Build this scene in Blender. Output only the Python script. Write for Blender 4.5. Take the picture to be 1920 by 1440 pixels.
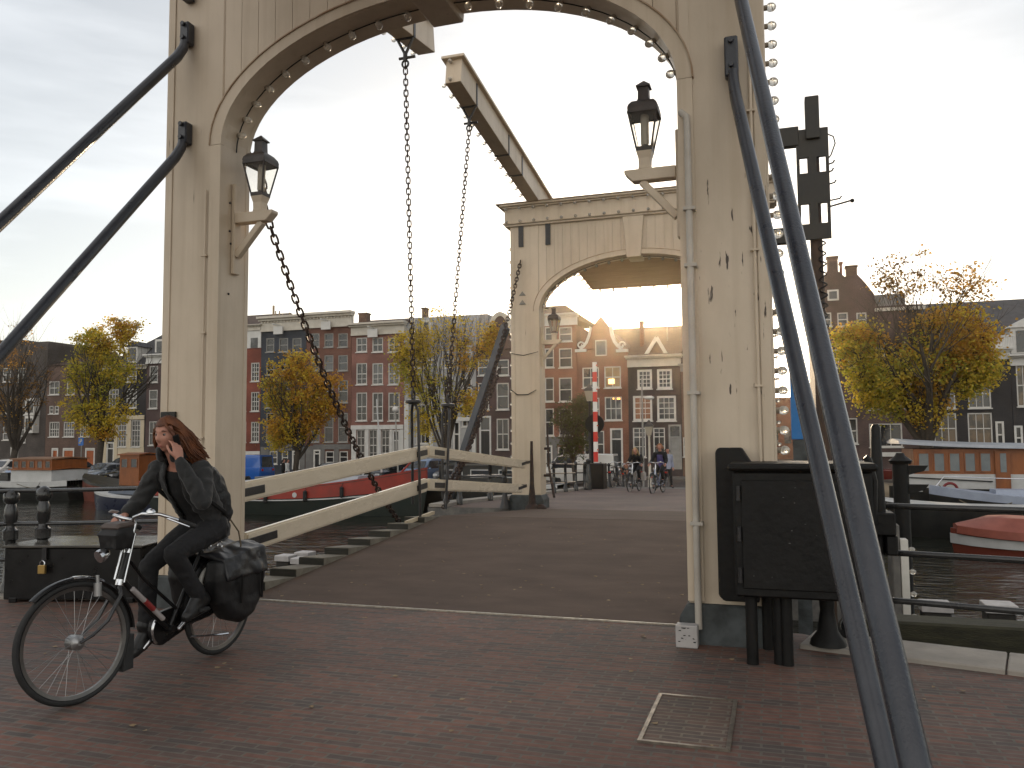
import bpy, bmesh, math, random
from mathutils import Vector, Matrix, noise
rnd = random.Random(11)
PI = math.pi
R_ = math.radians
scene = bpy.context.scene
for o in list(bpy.data.objects):
    bpy.data.objects.remove(o)
COL = scene.collection

# ------------------------------------------------------------------ camera
FPX, YAW, PITCH, ROLL, EYE = 1528.987, R_(17.896), R_(4.02), R_(0.444), 1.55
cfw = Vector((-math.sin(YAW)*math.cos(PITCH), math.cos(YAW)*math.cos(PITCH), math.sin(PITCH)))
crt = Vector((math.cos(YAW), math.sin(YAW), 0))
cup = crt.cross(cfw)
c_r = crt*math.cos(ROLL) - cup*math.sin(ROLL)
c_u = crt*math.sin(ROLL) + cup*math.cos(ROLL)
cam_d = bpy.data.cameras.new('camera')
cam = bpy.data.objects.new('camera', cam_d)
COL.objects.link(cam)
cam_d.sensor_fit = 'HORIZONTAL'
cam_d.sensor_width = 36.0
cam_d.lens = 36.0*FPX/1920.0
cam_d.clip_start = 0.05
cam_d.clip_end = 2000
M = Matrix((c_r, c_u, -cfw)).transposed().to_4x4()
M.translation = Vector((0, 0, EYE))
cam.matrix_world = M
scene.camera = cam

def ray(px, py):
    return cfw + c_r*((px-960)/FPX) - c_u*((py-720)/FPX)
def atY(px, py, Y):
    d = ray(px, py); return Vector((0, 0, EYE)) + d*(Y/d.y)
def atX(px, py, X):
    d = ray(px, py); return Vector((0, 0, EYE)) + d*(X/d.x)
def atZ(px, py, Z):
    d = ray(px, py); return Vector((0, 0, EYE)) + d*((Z-EYE)/d.z)

# ------------------------------------------------------------------ light
SUN_EL, SUN_AZ = R_(8.8), R_(-8.6)      # azimuth from +Y, negative to the left
SUN_STRENGTH, SKY_STRENGTH, EXPOSURE = 3.0, 0.08, 0.78
world = bpy.data.worlds.new('World')
scene.world = world
world.use_nodes = True
nt = world.node_tree
nt.nodes.clear()
w_out = nt.nodes.new('ShaderNodeOutputWorld')
w_bg = nt.nodes.new('ShaderNodeBackground')
sky = nt.nodes.new('ShaderNodeTexSky')
sky.sky_type = 'NISHITA'
sky.sun_disc = False
sky.sun_elevation = SUN_EL
sky.sun_rotation = SUN_AZ
sky.air_density = 1.0
sky.dust_density = 1.2
sky.ozone_density = 1.0
w_bg.inputs['Strength'].default_value = SKY_STRENGTH
# thin streaky clouds on the sky, thicker high up
tc = nt.nodes.new('ShaderNodeTexCoord')
mp = nt.nodes.new('ShaderNodeMapping')
mp.inputs['Scale'].default_value = (1.4, 1.4, 9.0)
mp.inputs['Rotation'].default_value = (0.10, -0.22, 0.3)
nz = nt.nodes.new('ShaderNodeTexNoise')
nz.inputs['Scale'].default_value = 1.7
nz.inputs['Detail'].default_value = 7
nz.inputs['Roughness'].default_value = 0.55
cr = nt.nodes.new('ShaderNodeValToRGB')
cr.color_ramp.elements[0].position = 0.44
cr.color_ramp.elements[1].position = 0.66
mx = nt.nodes.new('ShaderNodeMix')
mx.data_type = 'RGBA'
mul = nt.nodes.new('ShaderNodeMath'); mul.operation = 'MULTIPLY'; mul.inputs[1].default_value = 0.75
hs = nt.nodes.new('ShaderNodeHueSaturation'); hs.inputs['Saturation'].default_value = 0.55
cl = nt.nodes.new('ShaderNodeMix'); cl.data_type = 'RGBA'; cl.blend_type = 'ADD'
cl.inputs[0].default_value = 1.0
L = nt.links.new
L(tc.outputs['Generated'], mp.inputs['Vector']); L(mp.outputs[0], nz.inputs['Vector'])
L(nz.outputs['Fac'], cr.inputs[0]); L(cr.outputs[0], mul.inputs[0])
L(sky.outputs[0], hs.inputs['Color'])
L(hs.outputs[0], cl.inputs[6]); cl.inputs[7].default_value = (1.7, 1.68, 1.66, 1)
L(mul.outputs[0], mx.inputs[0]); L(hs.outputs[0], mx.inputs[6]); L(cl.outputs[2], mx.inputs[7])
# unseen bright cloud bank behind the camera, added to light the near portal faces
sx = nt.nodes.new('ShaderNodeSeparateXYZ'); L(tc.outputs['Generated'], sx.inputs[0])
mr = nt.nodes.new('ShaderNodeMapRange'); mr.interpolation_type = 'SMOOTHSTEP'
mr.inputs['From Min'].default_value = -0.25; mr.inputs['From Max'].default_value = 0.75
mr.inputs['To Min'].default_value = 0.0; mr.inputs['To Max'].default_value = 1.0
neg = nt.nodes.new('ShaderNodeMath'); neg.operation = 'MULTIPLY'; neg.inputs[1].default_value = -1
L(sx.outputs['Y'], neg.inputs[0]); L(neg.outputs[0], mr.inputs[0])
nz2 = nt.nodes.new('ShaderNodeTexNoise'); nz2.inputs['Scale'].default_value = 1.3; nz2.inputs['Detail'].default_value = 5
L(mp.outputs[0], nz2.inputs['Vector'])
mm = nt.nodes.new('ShaderNodeMath'); mm.operation = 'MULTIPLY'
ma = nt.nodes.new('ShaderNodeMath'); ma.operation = 'ADD'; ma.inputs[1].default_value = .5
L(nz2.outputs['Fac'], ma.inputs[0]); L(mr.outputs[0], mm.inputs[0]); L(ma.outputs[0], mm.inputs[1])
bk = nt.nodes.new('ShaderNodeVectorMath'); bk.operation = 'SCALE'; bk.inputs[0].default_value = (4.6, 4.05, 3.4)
L(mm.outputs[0], bk.inputs['Scale'])
ad = nt.nodes.new('ShaderNodeMix'); ad.data_type = 'RGBA'; ad.blend_type = 'ADD'; ad.inputs[0].default_value = 1.0
L(mx.outputs[2], ad.inputs[6]); L(bk.outputs[0], ad.inputs[7])
veil = nt.nodes.new('ShaderNodeMix'); veil.data_type = 'RGBA'; veil.blend_type = 'ADD'; veil.inputs[0].default_value = 1.0
veil.inputs[7].default_value = (2.25, 2.25, 2.27, 1)   # thin even high cloud
L(ad.outputs[2], veil.inputs[6]); L(veil.outputs[2], w_bg.inputs['Color'])
L(w_bg.outputs[0], w_out.inputs['Surface'])
sun_d = bpy.data.lights.new('sun', 'SUN')
sun_d.energy = SUN_STRENGTH
sun_d.angle = R_(0.6)
sun_d.color = (1.0, 0.78, 0.52)
sun = bpy.data.objects.new('sun', sun_d)
COL.objects.link(sun)
sd = Vector((math.sin(SUN_AZ)*math.cos(SUN_EL), math.cos(SUN_AZ)*math.cos(SUN_EL), math.sin(SUN_EL)))
sun.rotation_euler = sd.to_track_quat('Z', 'Y').to_euler()
sun.location = sd*100
vs = scene.view_settings
vs.view_transform = 'Standard'; vs.look = 'None'; vs.gamma = 1; vs.use_curve_mapping = False
vs.exposure = EXPOSURE
scene.cycles.max_bounces = 8
scene.cycles.transparent_max_bounces = 12

# ------------------------------------------------------------------ helpers
def wmat(o):
    m = Matrix.LocRotScale(o.location, o.rotation_euler, o.scale)
    return wmat(o.parent) @ m if o.parent else m
class MB:
    def __init__(self): self.bm = bmesh.new(); self.mi = 0
    def face(self, vs):
        try:
            f = self.bm.faces.new(vs); f.material_index = self.mi; return f
        except ValueError: return None
    def poly(self, pts):
        return self.face([self.bm.verts.new(p) for p in pts])
    def box(self, x0, x1, y0, y1, z0, z1):
        v = [self.bm.verts.new((x, y, z)) for x in (x0, x1) for y in (y0, y1) for z in (z0, z1)]
        for q in ((0,1,3,2),(4,6,7,5),(0,4,5,1),(2,3,7,6),(0,2,6,4),(1,5,7,3)): self.face([v[i] for i in q])
        return v
    def obox(self, c, sx, sy, sz, rot=None):
        rot = rot or Matrix.Identity(3)
        v = self.box(-sx/2, sx/2, -sy/2, sy/2, -sz/2, sz/2)
        for w in v: w.co = rot @ w.co + Vector(c)
        return v
    def beam(self, p, q, w, h, up=(0,0,1)):
        p, q = Vector(p), Vector(q); d = (q-p).normalized(); u = Vector(up)
        s = d.cross(u)
        if s.length < 1e-4: s = d.cross(Vector((1,0,0)))
        s.normalize(); u = s.cross(d)
        m = Matrix((s, d, u)).transposed()
        return self.obox((p+q)/2, w, (q-p).length, h, m)
    def tube(self, path, r, n=8, caps=True, closed=False):
        path = [Vector(p) for p in path]; N = len(path)
        rs = list(r) if isinstance(r, (list, tuple)) else [r]*N
        rings = []; prev = None
        for i in range(N):
            if closed: t = path[(i+1) % N]-path[i-1]
            else: t = path[min(i+1, N-1)]-path[max(i-1, 0)]
            t.normalize()
            if prev is None:
                a = Vector((0,0,1)) if abs(t.z) < .9 else Vector((1,0,0))
                s = t.cross(a).normalized()
            else:
                s = prev-t*prev.dot(t)
                s = s.normalized() if s.length > 1e-6 else t.orthogonal().normalized()
            prev = s; u = t.cross(s)
            rings.append([self.bm.verts.new(path[i]+(s*math.cos(2*PI*k/n)+u*math.sin(2*PI*k/n))*rs[i]) for k in range(n)])
        for i in range(N if closed else N-1):
            a, b = rings[i], rings[(i+1) % N]
            for k in range(n): self.face([a[k], a[(k+1)%n], b[(k+1)%n], b[k]])
        if caps and not closed:
            self.face(rings[0][::-1]); self.face(rings[-1])
        return rings
    def lathe(self, prof, c=(0,0,0), n=16, axis=(0,0,1), sq=False):
        ax = Vector(axis).normalized(); s = ax.orthogonal().normalized(); u = ax.cross(s)
        if abs(ax.z) > .99: s, u = Vector((1,0,0)), Vector((0,1,0))*(1 if ax.z > 0 else -1)
        c = Vector(c); off = PI/4 if sq else 0; rings = []
        for r, z in prof:
            rings.append([self.bm.verts.new(c+ax*z+(s*math.cos(off+2*PI*k/n)+u*math.sin(off+2*PI*k/n))*r) for k in range(n)])
        for a, b in zip(rings, rings[1:]):
            for k in range(n): self.face([a[k], a[(k+1)%n], b[(k+1)%n], b[k]])
        self.face(rings[0][::-1]); self.face(rings[-1])
        return rings
    def prism(self, pts, f, t0, t1):
        """polygon pts (2-D) extruded: f(a, b, t) -> 3-D point"""
        a = [self.bm.verts.new(f(p[0], p[1], t0)) for p in pts]
        b = [self.bm.verts.new(f(p[0], p[1], t1)) for p in pts]
        n = len(pts)
        self.face(a[::-1]); self.face(b)
        for i in range(n): self.face([a[i], a[(i+1)%n], b[(i+1)%n], b[i]])
    def sphere(self, c, r, u=12, v=8, sc=(1,1,1)):
        c = Vector(c); m = Matrix.Translation(c) @ Matrix.Diagonal((r*sc[0], r*sc[1], r*sc[2], 1))
        res = bmesh.ops.create_uvsphere(self.bm, u_segments=u, v_segments=v, radius=1, matrix=m)
        for w in res['verts']:
            for f in w.link_faces: f.material_index = self.mi
    def loft(self, rings, caps=True, closed=True):
        R = [[self.bm.verts.new(p) for p in r] for r in rings]
        n = len(R[0])
        for a, b in zip(R, R[1:]):
            for k in range(n if closed else n-1): self.face([a[k], a[(k+1)%n], b[(k+1)%n], b[k]])
        if caps: self.face(R[0][::-1]); self.face(R[-1])
        return R
    def build(self, name, mats, parent=None, smooth=0, bevel=0.0, local=False, seg=1):
        bm = self.bm
        bmesh.ops.recalc_face_normals(bm, faces=bm.faces[:])
        if bevel:
            es = [e for e in bm.edges if len(e.link_faces) == 2 and e.calc_face_angle(0) > .5]
            bmesh.ops.bevel(bm, geom=es, offset=bevel, segments=seg, affect='EDGES', clamp_overlap=True)
        loc = None
        if parent is not None:
            if not local: bm.transform(wmat(parent).inverted())
        else:
            if bm.verts and not local:
                xs = [v.co.x for v in bm.verts]; ys = [v.co.y for v in bm.verts]; zs = [v.co.z for v in bm.verts]
                loc = Vector(((min(xs)+max(xs))/2, (min(ys)+max(ys))/2, min(zs)))
                bm.transform(Matrix.Translation(-loc))
        me = bpy.data.meshes.new(name); bm.to_mesh(me); bm.free()
        if not isinstance(mats, (list, tuple)): mats = [mats]
        for m in mats: me.materials.append(m)
        if smooth:
            me.polygons.foreach_set('use_smooth', [True]*len(me.polygons))
            me.set_sharp_from_angle(angle=R_(smooth if smooth > 1 else 40))
        me.update()
        o = bpy.data.objects.new(name, me); COL.objects.link(o)
        if parent is not None: o.parent = parent
        if loc is not None: o.location = loc
        return o
def tag(o, label, cat, group=None):
    o['label'] = label; o['category'] = cat
    if group: o['group'] = group
    return o
def thing(name, label, cat, loc=(0,0,0), rz=0.0, group=None):
    o = bpy.data.objects.new(name, None); COL.objects.link(o)
    o.location = loc; o.rotation_euler = (0, 0, rz); o.empty_display_size = .2
    return tag(o, label, cat, group)
def struct(o, kind='structure'):
    o['kind'] = kind; return o
def kids(o): return [c for c in bpy.data.objects if c.parent == o]
def dup(root, loc, rz=0.0, label=None, group=None, parent=None):
    r = root.copy(); COL.objects.link(r); r.location = loc; r.rotation_euler = (0, 0, rz)
    if label: r['label'] = label
    if group: r['group'] = group
    if parent is not None: r.parent = parent
    for ch in root.children:
        c = ch.copy(); COL.objects.link(c); c.parent = r
        for g in ch.children:
            d = g.copy(); COL.objects.link(d); d.parent = c
    return r

# ------------------------------------------------------------------ materials
MATS = {}
def mat(name, col, rough=.6, col2=None, scale=4.0, detail=6, bump=0.0, bscale=None, metal=0.0, spec=.5, lo=.35, hi=.65,
        trans=0.0, emit=None, estr=0.0, stretch=(1,1,1), coord='Object', coat=0.0, extra=None, ior=1.45, alpha=1.0, sheen=0):
    if name in MATS: return MATS[name]
    m = bpy.data.materials.new(name); m.use_nodes = True
    t = m.node_tree; n = t.nodes; l = t.links.new
    b = n['Principled BSDF']
    b.inputs['Roughness'].default_value = rough; b.inputs['Metallic'].default_value = metal
    b.inputs['Specular IOR Level'].default_value = spec
    b.inputs['Transmission Weight'].default_value = trans; b.inputs['IOR'].default_value = ior
    b.inputs['Coat Weight'].default_value = coat; b.inputs['Alpha'].default_value = alpha
    b.inputs['Sheen Weight'].default_value = sheen
    b.inputs['Base Color'].default_value = (*col, 1)
    if emit: b.inputs['Emission Color'].default_value = (*emit, 1); b.inputs['Emission Strength'].default_value = estr
    tc = n.new('ShaderNodeTexCoord'); mp = n.new('ShaderNodeMapping'); mp.inputs['Scale'].default_value = stretch
    l(tc.outputs[coord], mp.inputs['Vector'])
    if col2:
        z = n.new('ShaderNodeTexNoise'); z.inputs['Scale'].default_value = scale; z.inputs['Detail'].default_value = detail
        z.inputs['Roughness'].default_value = .6
        r = n.new('ShaderNodeValToRGB'); r.color_ramp.elements[0].position = lo; r.color_ramp.elements[1].position = hi
        r.color_ramp.elements[0].color = (*col, 1); r.color_ramp.elements[1].color = (*col2, 1)
        l(mp.outputs[0], z.inputs['Vector']); l(z.outputs['Fac'], r.inputs[0]); l(r.outputs[0], b.inputs['Base Color'])
        m['_c'] = r.name
        rr = n.new('ShaderNodeMapRange'); rr.inputs['To Min'].default_value = max(0, rough-.12); rr.inputs['To Max'].default_value = min(1, rough+.12)
        l(z.outputs['Fac'], rr.inputs[0]); l(rr.outputs[0], b.inputs['Roughness'])
    if bump:
        z2 = n.new('ShaderNodeTexNoise'); z2.inputs['Scale'].default_value = bscale or scale*6; z2.inputs['Detail'].default_value = 5
        bp = n.new('ShaderNodeBump'); bp.inputs['Strength'].default_value = bump; bp.inputs['Distance'].default_value = .01
        l(mp.outputs[0], z2.inputs['Vector']); l(z2.outputs['Fac'], bp.inputs['Height']); l(bp.outputs[0], b.inputs['Normal'])
    if extra: extra(m, n, l, b, mp)
    MATS[name] = m
    return m
def over(n, l, b, fac_socket, col):
    """mix a colour over the present base colour where fac is 1"""
    mx = n.new('ShaderNodeMix'); mx.data_type = 'RGBA'; mx.inputs[7].default_value = (*col, 1)
    s = b.inputs['Base Color']
    if s.is_linked: l(s.links[0].from_socket, mx.inputs[6])
    else: mx.inputs[6].default_value = s.default_value
    l(fac_socket, mx.inputs[0]); l(mx.outputs[2], s)
def scratches(sx, sz, thr, col, sc=9.0, soft=.03, seed=0.0, zc=None, zk=.05, amt=1.0):
    def f(m, n, l, b, mp):
        tc = n.new('ShaderNodeTexCoord'); q = n.new('ShaderNodeMapping'); q.inputs['Scale'].default_value = (sx, sx, sz)
        q.inputs['Location'].default_value = (seed, seed*.7, seed*.3); q.inputs['Rotation'].default_value = (.05, .12, 0)
        z = n.new('ShaderNodeTexNoise'); z.inputs['Scale'].default_value = sc; z.inputs['Detail'].default_value = 4
        r = n.new('ShaderNodeValToRGB'); r.color_ramp.elements[0].position = thr; r.color_ramp.elements[1].position = thr+soft
        l(tc.outputs['Object'], q.inputs['Vector']); l(q.outputs[0], z.inputs['Vector']); l(z.outputs['Fac'], r.inputs[0])
        if zc is not None:      # scuffs gather round one height
            s = n.new('ShaderNodeSeparateXYZ'); l(tc.outputs['Object'], s.inputs[0])
            d = n.new('ShaderNodeMath'); d.operation = 'SUBTRACT'; d.inputs[1].default_value = zc; l(s.outputs['Z'], d.inputs[0])
            e = n.new('ShaderNodeMath'); e.operation = 'ABSOLUTE'; l(d.outputs[0], e.inputs[0])
            g = n.new('ShaderNodeMath'); g.operation = 'MULTIPLY_ADD'; g.inputs[1].default_value = -zk; l(e.outputs[0], g.inputs[0]); l(z.outputs['Fac'], g.inputs[2])
            l(g.outputs[0], r.inputs[0])
        if amt < 1:
            h = n.new('ShaderNodeMath'); h.operation = 'MULTIPLY'; h.inputs[1].default_value = amt; l(r.outputs[0], h.inputs[0]); over(n, l, b, h.outputs[0], col)
        else: over(n, l, b, r.outputs[0], col)
    return f
def both(*fs):
    def f(*a):
        for g in fs: g(*a)
    return f
def brick_extra(w, h, mortar, c1, c2, cm, rot=(0,0,0), bump=.4, big=True, mort_soft=.1):
    def f(m, n, l, b, mp):
        q = n.new('ShaderNodeMapping'); q.inputs['Rotation'].default_value = rot
        tc = n.new('ShaderNodeTexCoord'); l(tc.outputs['Object'], q.inputs['Vector'])
        # small wobble so courses are not ruler straight
        zn = n.new('ShaderNodeTexNoise'); zn.inputs['Scale'].default_value = 1.3; zn.inputs['Detail'].default_value = 3
        l(q.outputs[0], zn.inputs['Vector'])
        vm = n.new('ShaderNodeVectorMath'); vm.operation = 'MULTIPLY_ADD'; vm.inputs[1].default_value = (h*.7,)*3
        l(zn.outputs['Color'], vm.inputs[0]); l(q.outputs[0], vm.inputs[2])
        k = n.new('ShaderNodeTexBrick'); k.inputs['Scale'].default_value = 1; k.inputs['Brick Width'].default_value = w
        k.inputs['Row Height'].default_value = h; k.inputs['Mortar Size'].default_value = mortar; k.inputs['Mortar Smooth'].default_value = mort_soft
        k.inputs['Color1'].default_value = (*c1, 1); k.inputs['Color2'].default_value = (*c2, 1); k.inputs['Mortar'].default_value = (*cm, 1)
        l(vm.outputs[0], k.inputs['Vector'])
        z = n.new('ShaderNodeTexNoise'); z.inputs['Scale'].default_value = .55; z.inputs['Detail'].default_value = 9
        l(q.outputs[0], z.inputs['Vector'])
        z3 = n.new('ShaderNodeTexNoise'); z3.inputs['Scale'].default_value = 14; z3.inputs['Detail'].default_value = 6
        l(q.outputs[0], z3.inputs['Vector'])
        mr = n.new('ShaderNodeMapRange'); mr.inputs['From Min'].default_value = .3; mr.inputs['From Max'].default_value = .7
        mr.inputs['To Min'].default_value = .62; mr.inputs['To Max'].default_value = 1.3
        l(z.outputs['Fac'], mr.inputs[0])
        mr2 = n.new('ShaderNodeMapRange'); mr2.inputs['From Min'].default_value = .3; mr2.inputs['From Max'].default_value = .7
        mr2.inputs['To Min'].default_value = .8; mr2.inputs['To Max'].default_value = 1.15
        l(z3.outputs['Fac'], mr2.inputs[0])
        mu = n.new('ShaderNodeMath'); mu.operation = 'MULTIPLY'; l(mr.outputs[0], mu.inputs[0]); l(mr2.outputs[0], mu.inputs[1])
        mx = n.new('ShaderNodeVectorMath'); mx.operation = 'SCALE'; l(k.outputs['Color'], mx.inputs[0]); l(mu.outputs[0], mx.inputs['Scale'])
        l(mx.outputs[0], b.inputs['Base Color'])
        bp = n.new('ShaderNodeBump'); bp.inputs['Strength'].default_value = bump; bp.inputs['Distance'].default_value = .008
        ad = n.new('ShaderNodeMath'); ad.operation = 'MULTIPLY_ADD'; ad.inputs[1].default_value = -1.0
        l(k.outputs['Fac'], ad.inputs[0]); l(z3.outputs['Fac'], ad.inputs[2])
        l(ad.outputs[0], bp.inputs['Height']); l(bp.outputs[0], b.inputs['Normal'])
    return f

CREAM = mat('cream_paint', (.58,.485,.37), .45, (.50,.415,.31), 2.2, bump=.12, bscale=30, stretch=(1,1,.5),
            extra=both(scratches(9, .28, .50, (.36,.27,.175), 1.3, .22, 7.0, None, .05, .28), scratches(3, 3, .52, (.40,.32,.22), 1.6, .3, 2.0, .1, .10, .6), scratches(9, .7, .74, (.10,.075,.05), 2.2, .05)))
CREAM_WORN = mat('worn_cream_paint', (.57,.48,.37), .45, (.485,.405,.305), 2.0, bump=.15, bscale=30, stretch=(1,1,.5),
            extra=both(scratches(9, .28, .50, (.36,.27,.175), 1.3, .22, 4.0, None, .05, .28), scratches(3, 3, .52, (.40,.32,.22), 1.6, .3, 2.0, .1, .10, .6), scratches(13, 2.0, .615, (.05,.034,.025), 1.9, .03, 3.3, 2.85, .055)))
WHITE = mat('white_paint', (.62,.60,.55), .5, (.52,.5,.45), 3, bump=.08)
IRON = mat('black_iron', (.013,.013,.015), .36, (.03,.028,.028), 9, bump=.25, bscale=60)
RUST = mat('rusty_chain_iron', (.05,.024,.015), .6, (.025,.018,.016), 12, bump=.4, bscale=80, metal=.3)
STEEL = mat('blue_grey_steel_paint', (.020,.023,.031), .3, (.034,.037,.046), 5, bump=.3, bscale=70, metal=.0, coat=.2)
STONE = mat('grey_stone', (.16,.15,.135), .8, (.09,.088,.085), 5, bump=.5, bscale=25)
BLUESTONE = mat('blue_stone', (.075,.085,.088), .75, (.03,.034,.034), 4, bump=.5, bscale=30)
WOOD = mat('weathered_timber', (.11,.09,.065), .8, (.05,.042,.033), 3, bump=.6, bscale=14, stretch=(1,6,6))
DARKWOOD = mat('dark_wet_timber', (.028,.025,.02), .6, (.015,.016,.01), 4, bump=.6, bscale=14, stretch=(1,6,6))
GLASS = mat('lamp_glass', (.95,.92,.85), .06, trans=.95, ior=1.1)
BULBGLASS = mat('bulb_glass', (.86,.83,.76), .12, trans=.7, ior=1.3)
CHROME = mat('chrome', (.62,.63,.65), .18, metal=1.0)
BLACK = mat('black_paint', (.006,.006,.0065), .3, (.011,.011,.0115), 6, bump=.1, spec=.35)
BLACKMATT = mat('matt_black_paint', (.005,.005,.005), .5, (.010,.0095,.009), 3, bump=.5, bscale=16, spec=.25)
RUBBER = mat('rubber', (.014,.014,.014), .75, (.022,.022,.022), 20)
# ================================================================== SETTING
QZ, WZ = -1.25, -2.1            # quay level, water level
FACE = 62.0                     # house fronts
def zroad(y): return .05 if y < 18.6 else (.05-(y-18.6)*.0327 if y < 36 else max(QZ, -.519-(y-36)*.072))

ROADBRICK = mat('road_brick', (.1,.06,.05), .72, extra=brick_extra(.205,.054,.007,(.158,.070,.049),(.066,.052,.046),(.112,.096,.079), bump=.8))
DECKMAT = mat('bridge_deck_wear_layer', (.092,.057,.039), .8, (.070,.046,.033), 1.3, bump=.35, bscale=60, stretch=(1,2.2,1),
              extra=scratches(1.5, 1.5, .765, (.35,.27,.16), 26, .01))
WALLBRICK = mat('quay_brick', (.08,.05,.04), .85, extra=brick_extra(.21,.065,.01,(.075,.05,.04),(.045,.035,.03),(.05,.045,.04), rot=(-PI/2,0,0)))
def water_extra(m, n, l, b, mp):
    tc = n.new('ShaderNodeTexCoord'); q = n.new('ShaderNodeMapping'); q.inputs['Scale'].default_value = (.55,1.0,1); q.inputs['Rotation'].default_value=(0,0,.3)
    l(tc.outputs['Object'], q.inputs['Vector'])
    z = n.new('ShaderNodeTexNoise'); z.inputs['Scale'].default_value = 2.6; z.inputs['Detail'].default_value = 5; z.inputs['Distortion'].default_value=.6
    z2 = n.new('ShaderNodeTexNoise'); z2.inputs['Scale'].default_value = .5; z2.inputs['Detail'].default_value = 2
    l(q.outputs[0], z.inputs['Vector']); l(q.outputs[0], z2.inputs['Vector'])
    a = n.new('ShaderNodeMath'); a.operation='MULTIPLY_ADD'; a.inputs[1].default_value=1.6
    l(z2.outputs['Fac'], a.inputs[0]); l(z.outputs['Fac'], a.inputs[2])
    bp = n.new('ShaderNodeBump'); bp.inputs['Strength'].default_value = .5; bp.inputs['Distance'].default_value = .12
    l(a.outputs[0], bp.inputs['Height']); l(bp.outputs[0], b.inputs['Normal'])
WATER = mat('canal_water', (.012,.014,.010), .06, spec=.5, ior=1.33, extra=water_extra)

m = MB(); m.poly([(-500,-400,WZ),(400,-400,WZ),(400,60,WZ),(-500,60,WZ)])
struct(m.build('water', WATER, local=True))
# near bank: brick road on an abutment
near = [(-60,-80),(-60,-20),(-12,1.5),(-8.1,5.75),(-7.75,6.55),(-5.75,7.02),(0.15,7.02),(0.25,6.95),(2.2,6.42),(12,3.8),(60,-20),(60,-80)]
m = MB(); m.prism(near, lambda a,b,t: (a,b,t), -4, -.004); struct(m.build('abutment', STONE, local=True))
m = MB(); m.poly([(a,b,0) for a,b in near]); struct(m.build('road', ROADBRICK, local=True))
# steel joint between road and bascule leaf
m = MB(); m.box(-5.3,-.62,7.02,7.055,-.02,.012); struct(m.build('expansion_joint', mat('joint_metal',(.42,.38,.31),.4,(.25,.22,.18),20,metal=.3), local=True))
# natural stone kerb to the right of the portal, and the timber fender behind it
kd = Vector((.967,-.255,0)); kn = Vector((.255,.967,0))
k0 = Vector((.11,6.52,0))
m = MB()
for i in range(6):
    a = k0+kd*(i*1.32+.006); b = k0+kd*((i+1)*1.32-.006)
    m.poly_ = None
    pts = [a, b, b+kn*.52, a+kn*.52]
    m.prism([(p.x,p.y) for p in pts], lambda x,y,t: (x,y,t), -.1, .035)
struct(m.build('kerb', mat('kerb_stone',(.30,.27,.23),.75,(.22,.20,.175),3,bump=.35,bscale=40), bevel=.008, local=True))
m = MB()
for i in range(1):
    a = Vector((-6.1,6.72,0)); b = Vector((-9.0,5.95,0)); nn = Vector((-.26,.96,0))
    m.prism([(p.x,p.y) for p in (a, a+nn*.45, b+nn*.45, b)], lambda x,y,t: (x,y,t), -.1, .035)
struct(m.build('kerb', MATS['kerb_stone'], bevel=.008, local=True))
# far side: sloping approach road and quay
ys = [17.56,18.6,22,26,30,34,38,42,46.2]
m = MB()
L0 = [m.bm.verts.new((-7.75 if y>18 else -7.75,y,zroad(y))) for y in ys]; R0 = [m.bm.verts.new((2.1,y,zroad(y))) for y in ys]
for i in range(len(ys)-1): m.face([L0[i],R0[i],R0[i+1],L0[i+1]])
struct(m.build('approach_road', mat('far_road_brick',(.1,.06,.05),.72,extra=brick_extra(.205,.054,.007,(.15,.085,.065),(.10,.07,.06),(.075,.065,.055),bump=.5)), local=True))
m = MB()
def slab(a,b,t): return (a,b,zroad(b)-t)
for i in range(len(ys)-1):
    m.prism([(-7.75,ys[i]),(2.1,ys[i]),(2.1,ys[i+1]),(-7.75,ys[i+1])], slab, .004, .75)
for y in (17.7,27,36.5):
    m.box(-7.6,1.95,y,y+1.3,-4,-.6)
struct(m.build('approach_viaduct', STONE, local=True))
m = MB()
for s,x in ((-1,-7.5),(1,1.85)):
    for i in range(len(ys)-1):
        m.prism([(x-.22,ys[i]),(x+.22,ys[i]),(x+.22,ys[i+1]),(x-.22,ys[i+1])], lambda a,b,t: (a,b,zroad(b)+t), -.02, .07)
struct(m.build('approach_kerb', MATS['kerb_stone'], local=True))
STREET = mat('quay_street_brick',(.08,.06,.05),.8,extra=brick_extra(.21,.07,.008,(.085,.06,.05),(.065,.055,.05),(.05,.045,.04),bump=.4))
m = MB(); m.poly([(-500,46.2,QZ),(400,46.2,QZ),(400,600,QZ),(-500,600,QZ)]); struct(m.build('quay_street', STREET, local=True))
m = MB(); m.box(-500,400,46.0,46.45,-4,QZ+.09); struct(m.build('quay_wall', WALLBRICK, local=True))
m = MB(); m.box(-300,200,58.6,62.5,QZ-.2,QZ+.1); struct(m.build('pavement', mat('pavement_slabs',(.17,.155,.135),.8,(.11,.10,.09),2,bump=.3), local=True))
# fallen leaves and litter on the road: uncountable
m = MB(); rl = random.Random(4)
for i in range(260):
    y = rl.uniform(1.5,11.8); x = rl.uniform(-7,3)
    if y > 6.2: x = rl.uniform(-4.9,-.8)
    z = .006 if y < 7.0 else .075*(y-7.02)+.012
    r = rl.uniform(.008,.026); a = rl.uniform(0,6.3)
    pts = [(x+math.cos(a+k*PI/3)*r*(1 if k%2 else .6), y+math.sin(a+k*PI/3)*r*(1 if k%2 else .6), z+rl.uniform(0,.006)) for k in range(6)]
    m.poly(pts)
struct(m.build('fallen_leaves', mat('dry_leaf',(.16,.105,.05),.8,(.30,.22,.13),7), local=True), 'stuff')
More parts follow.
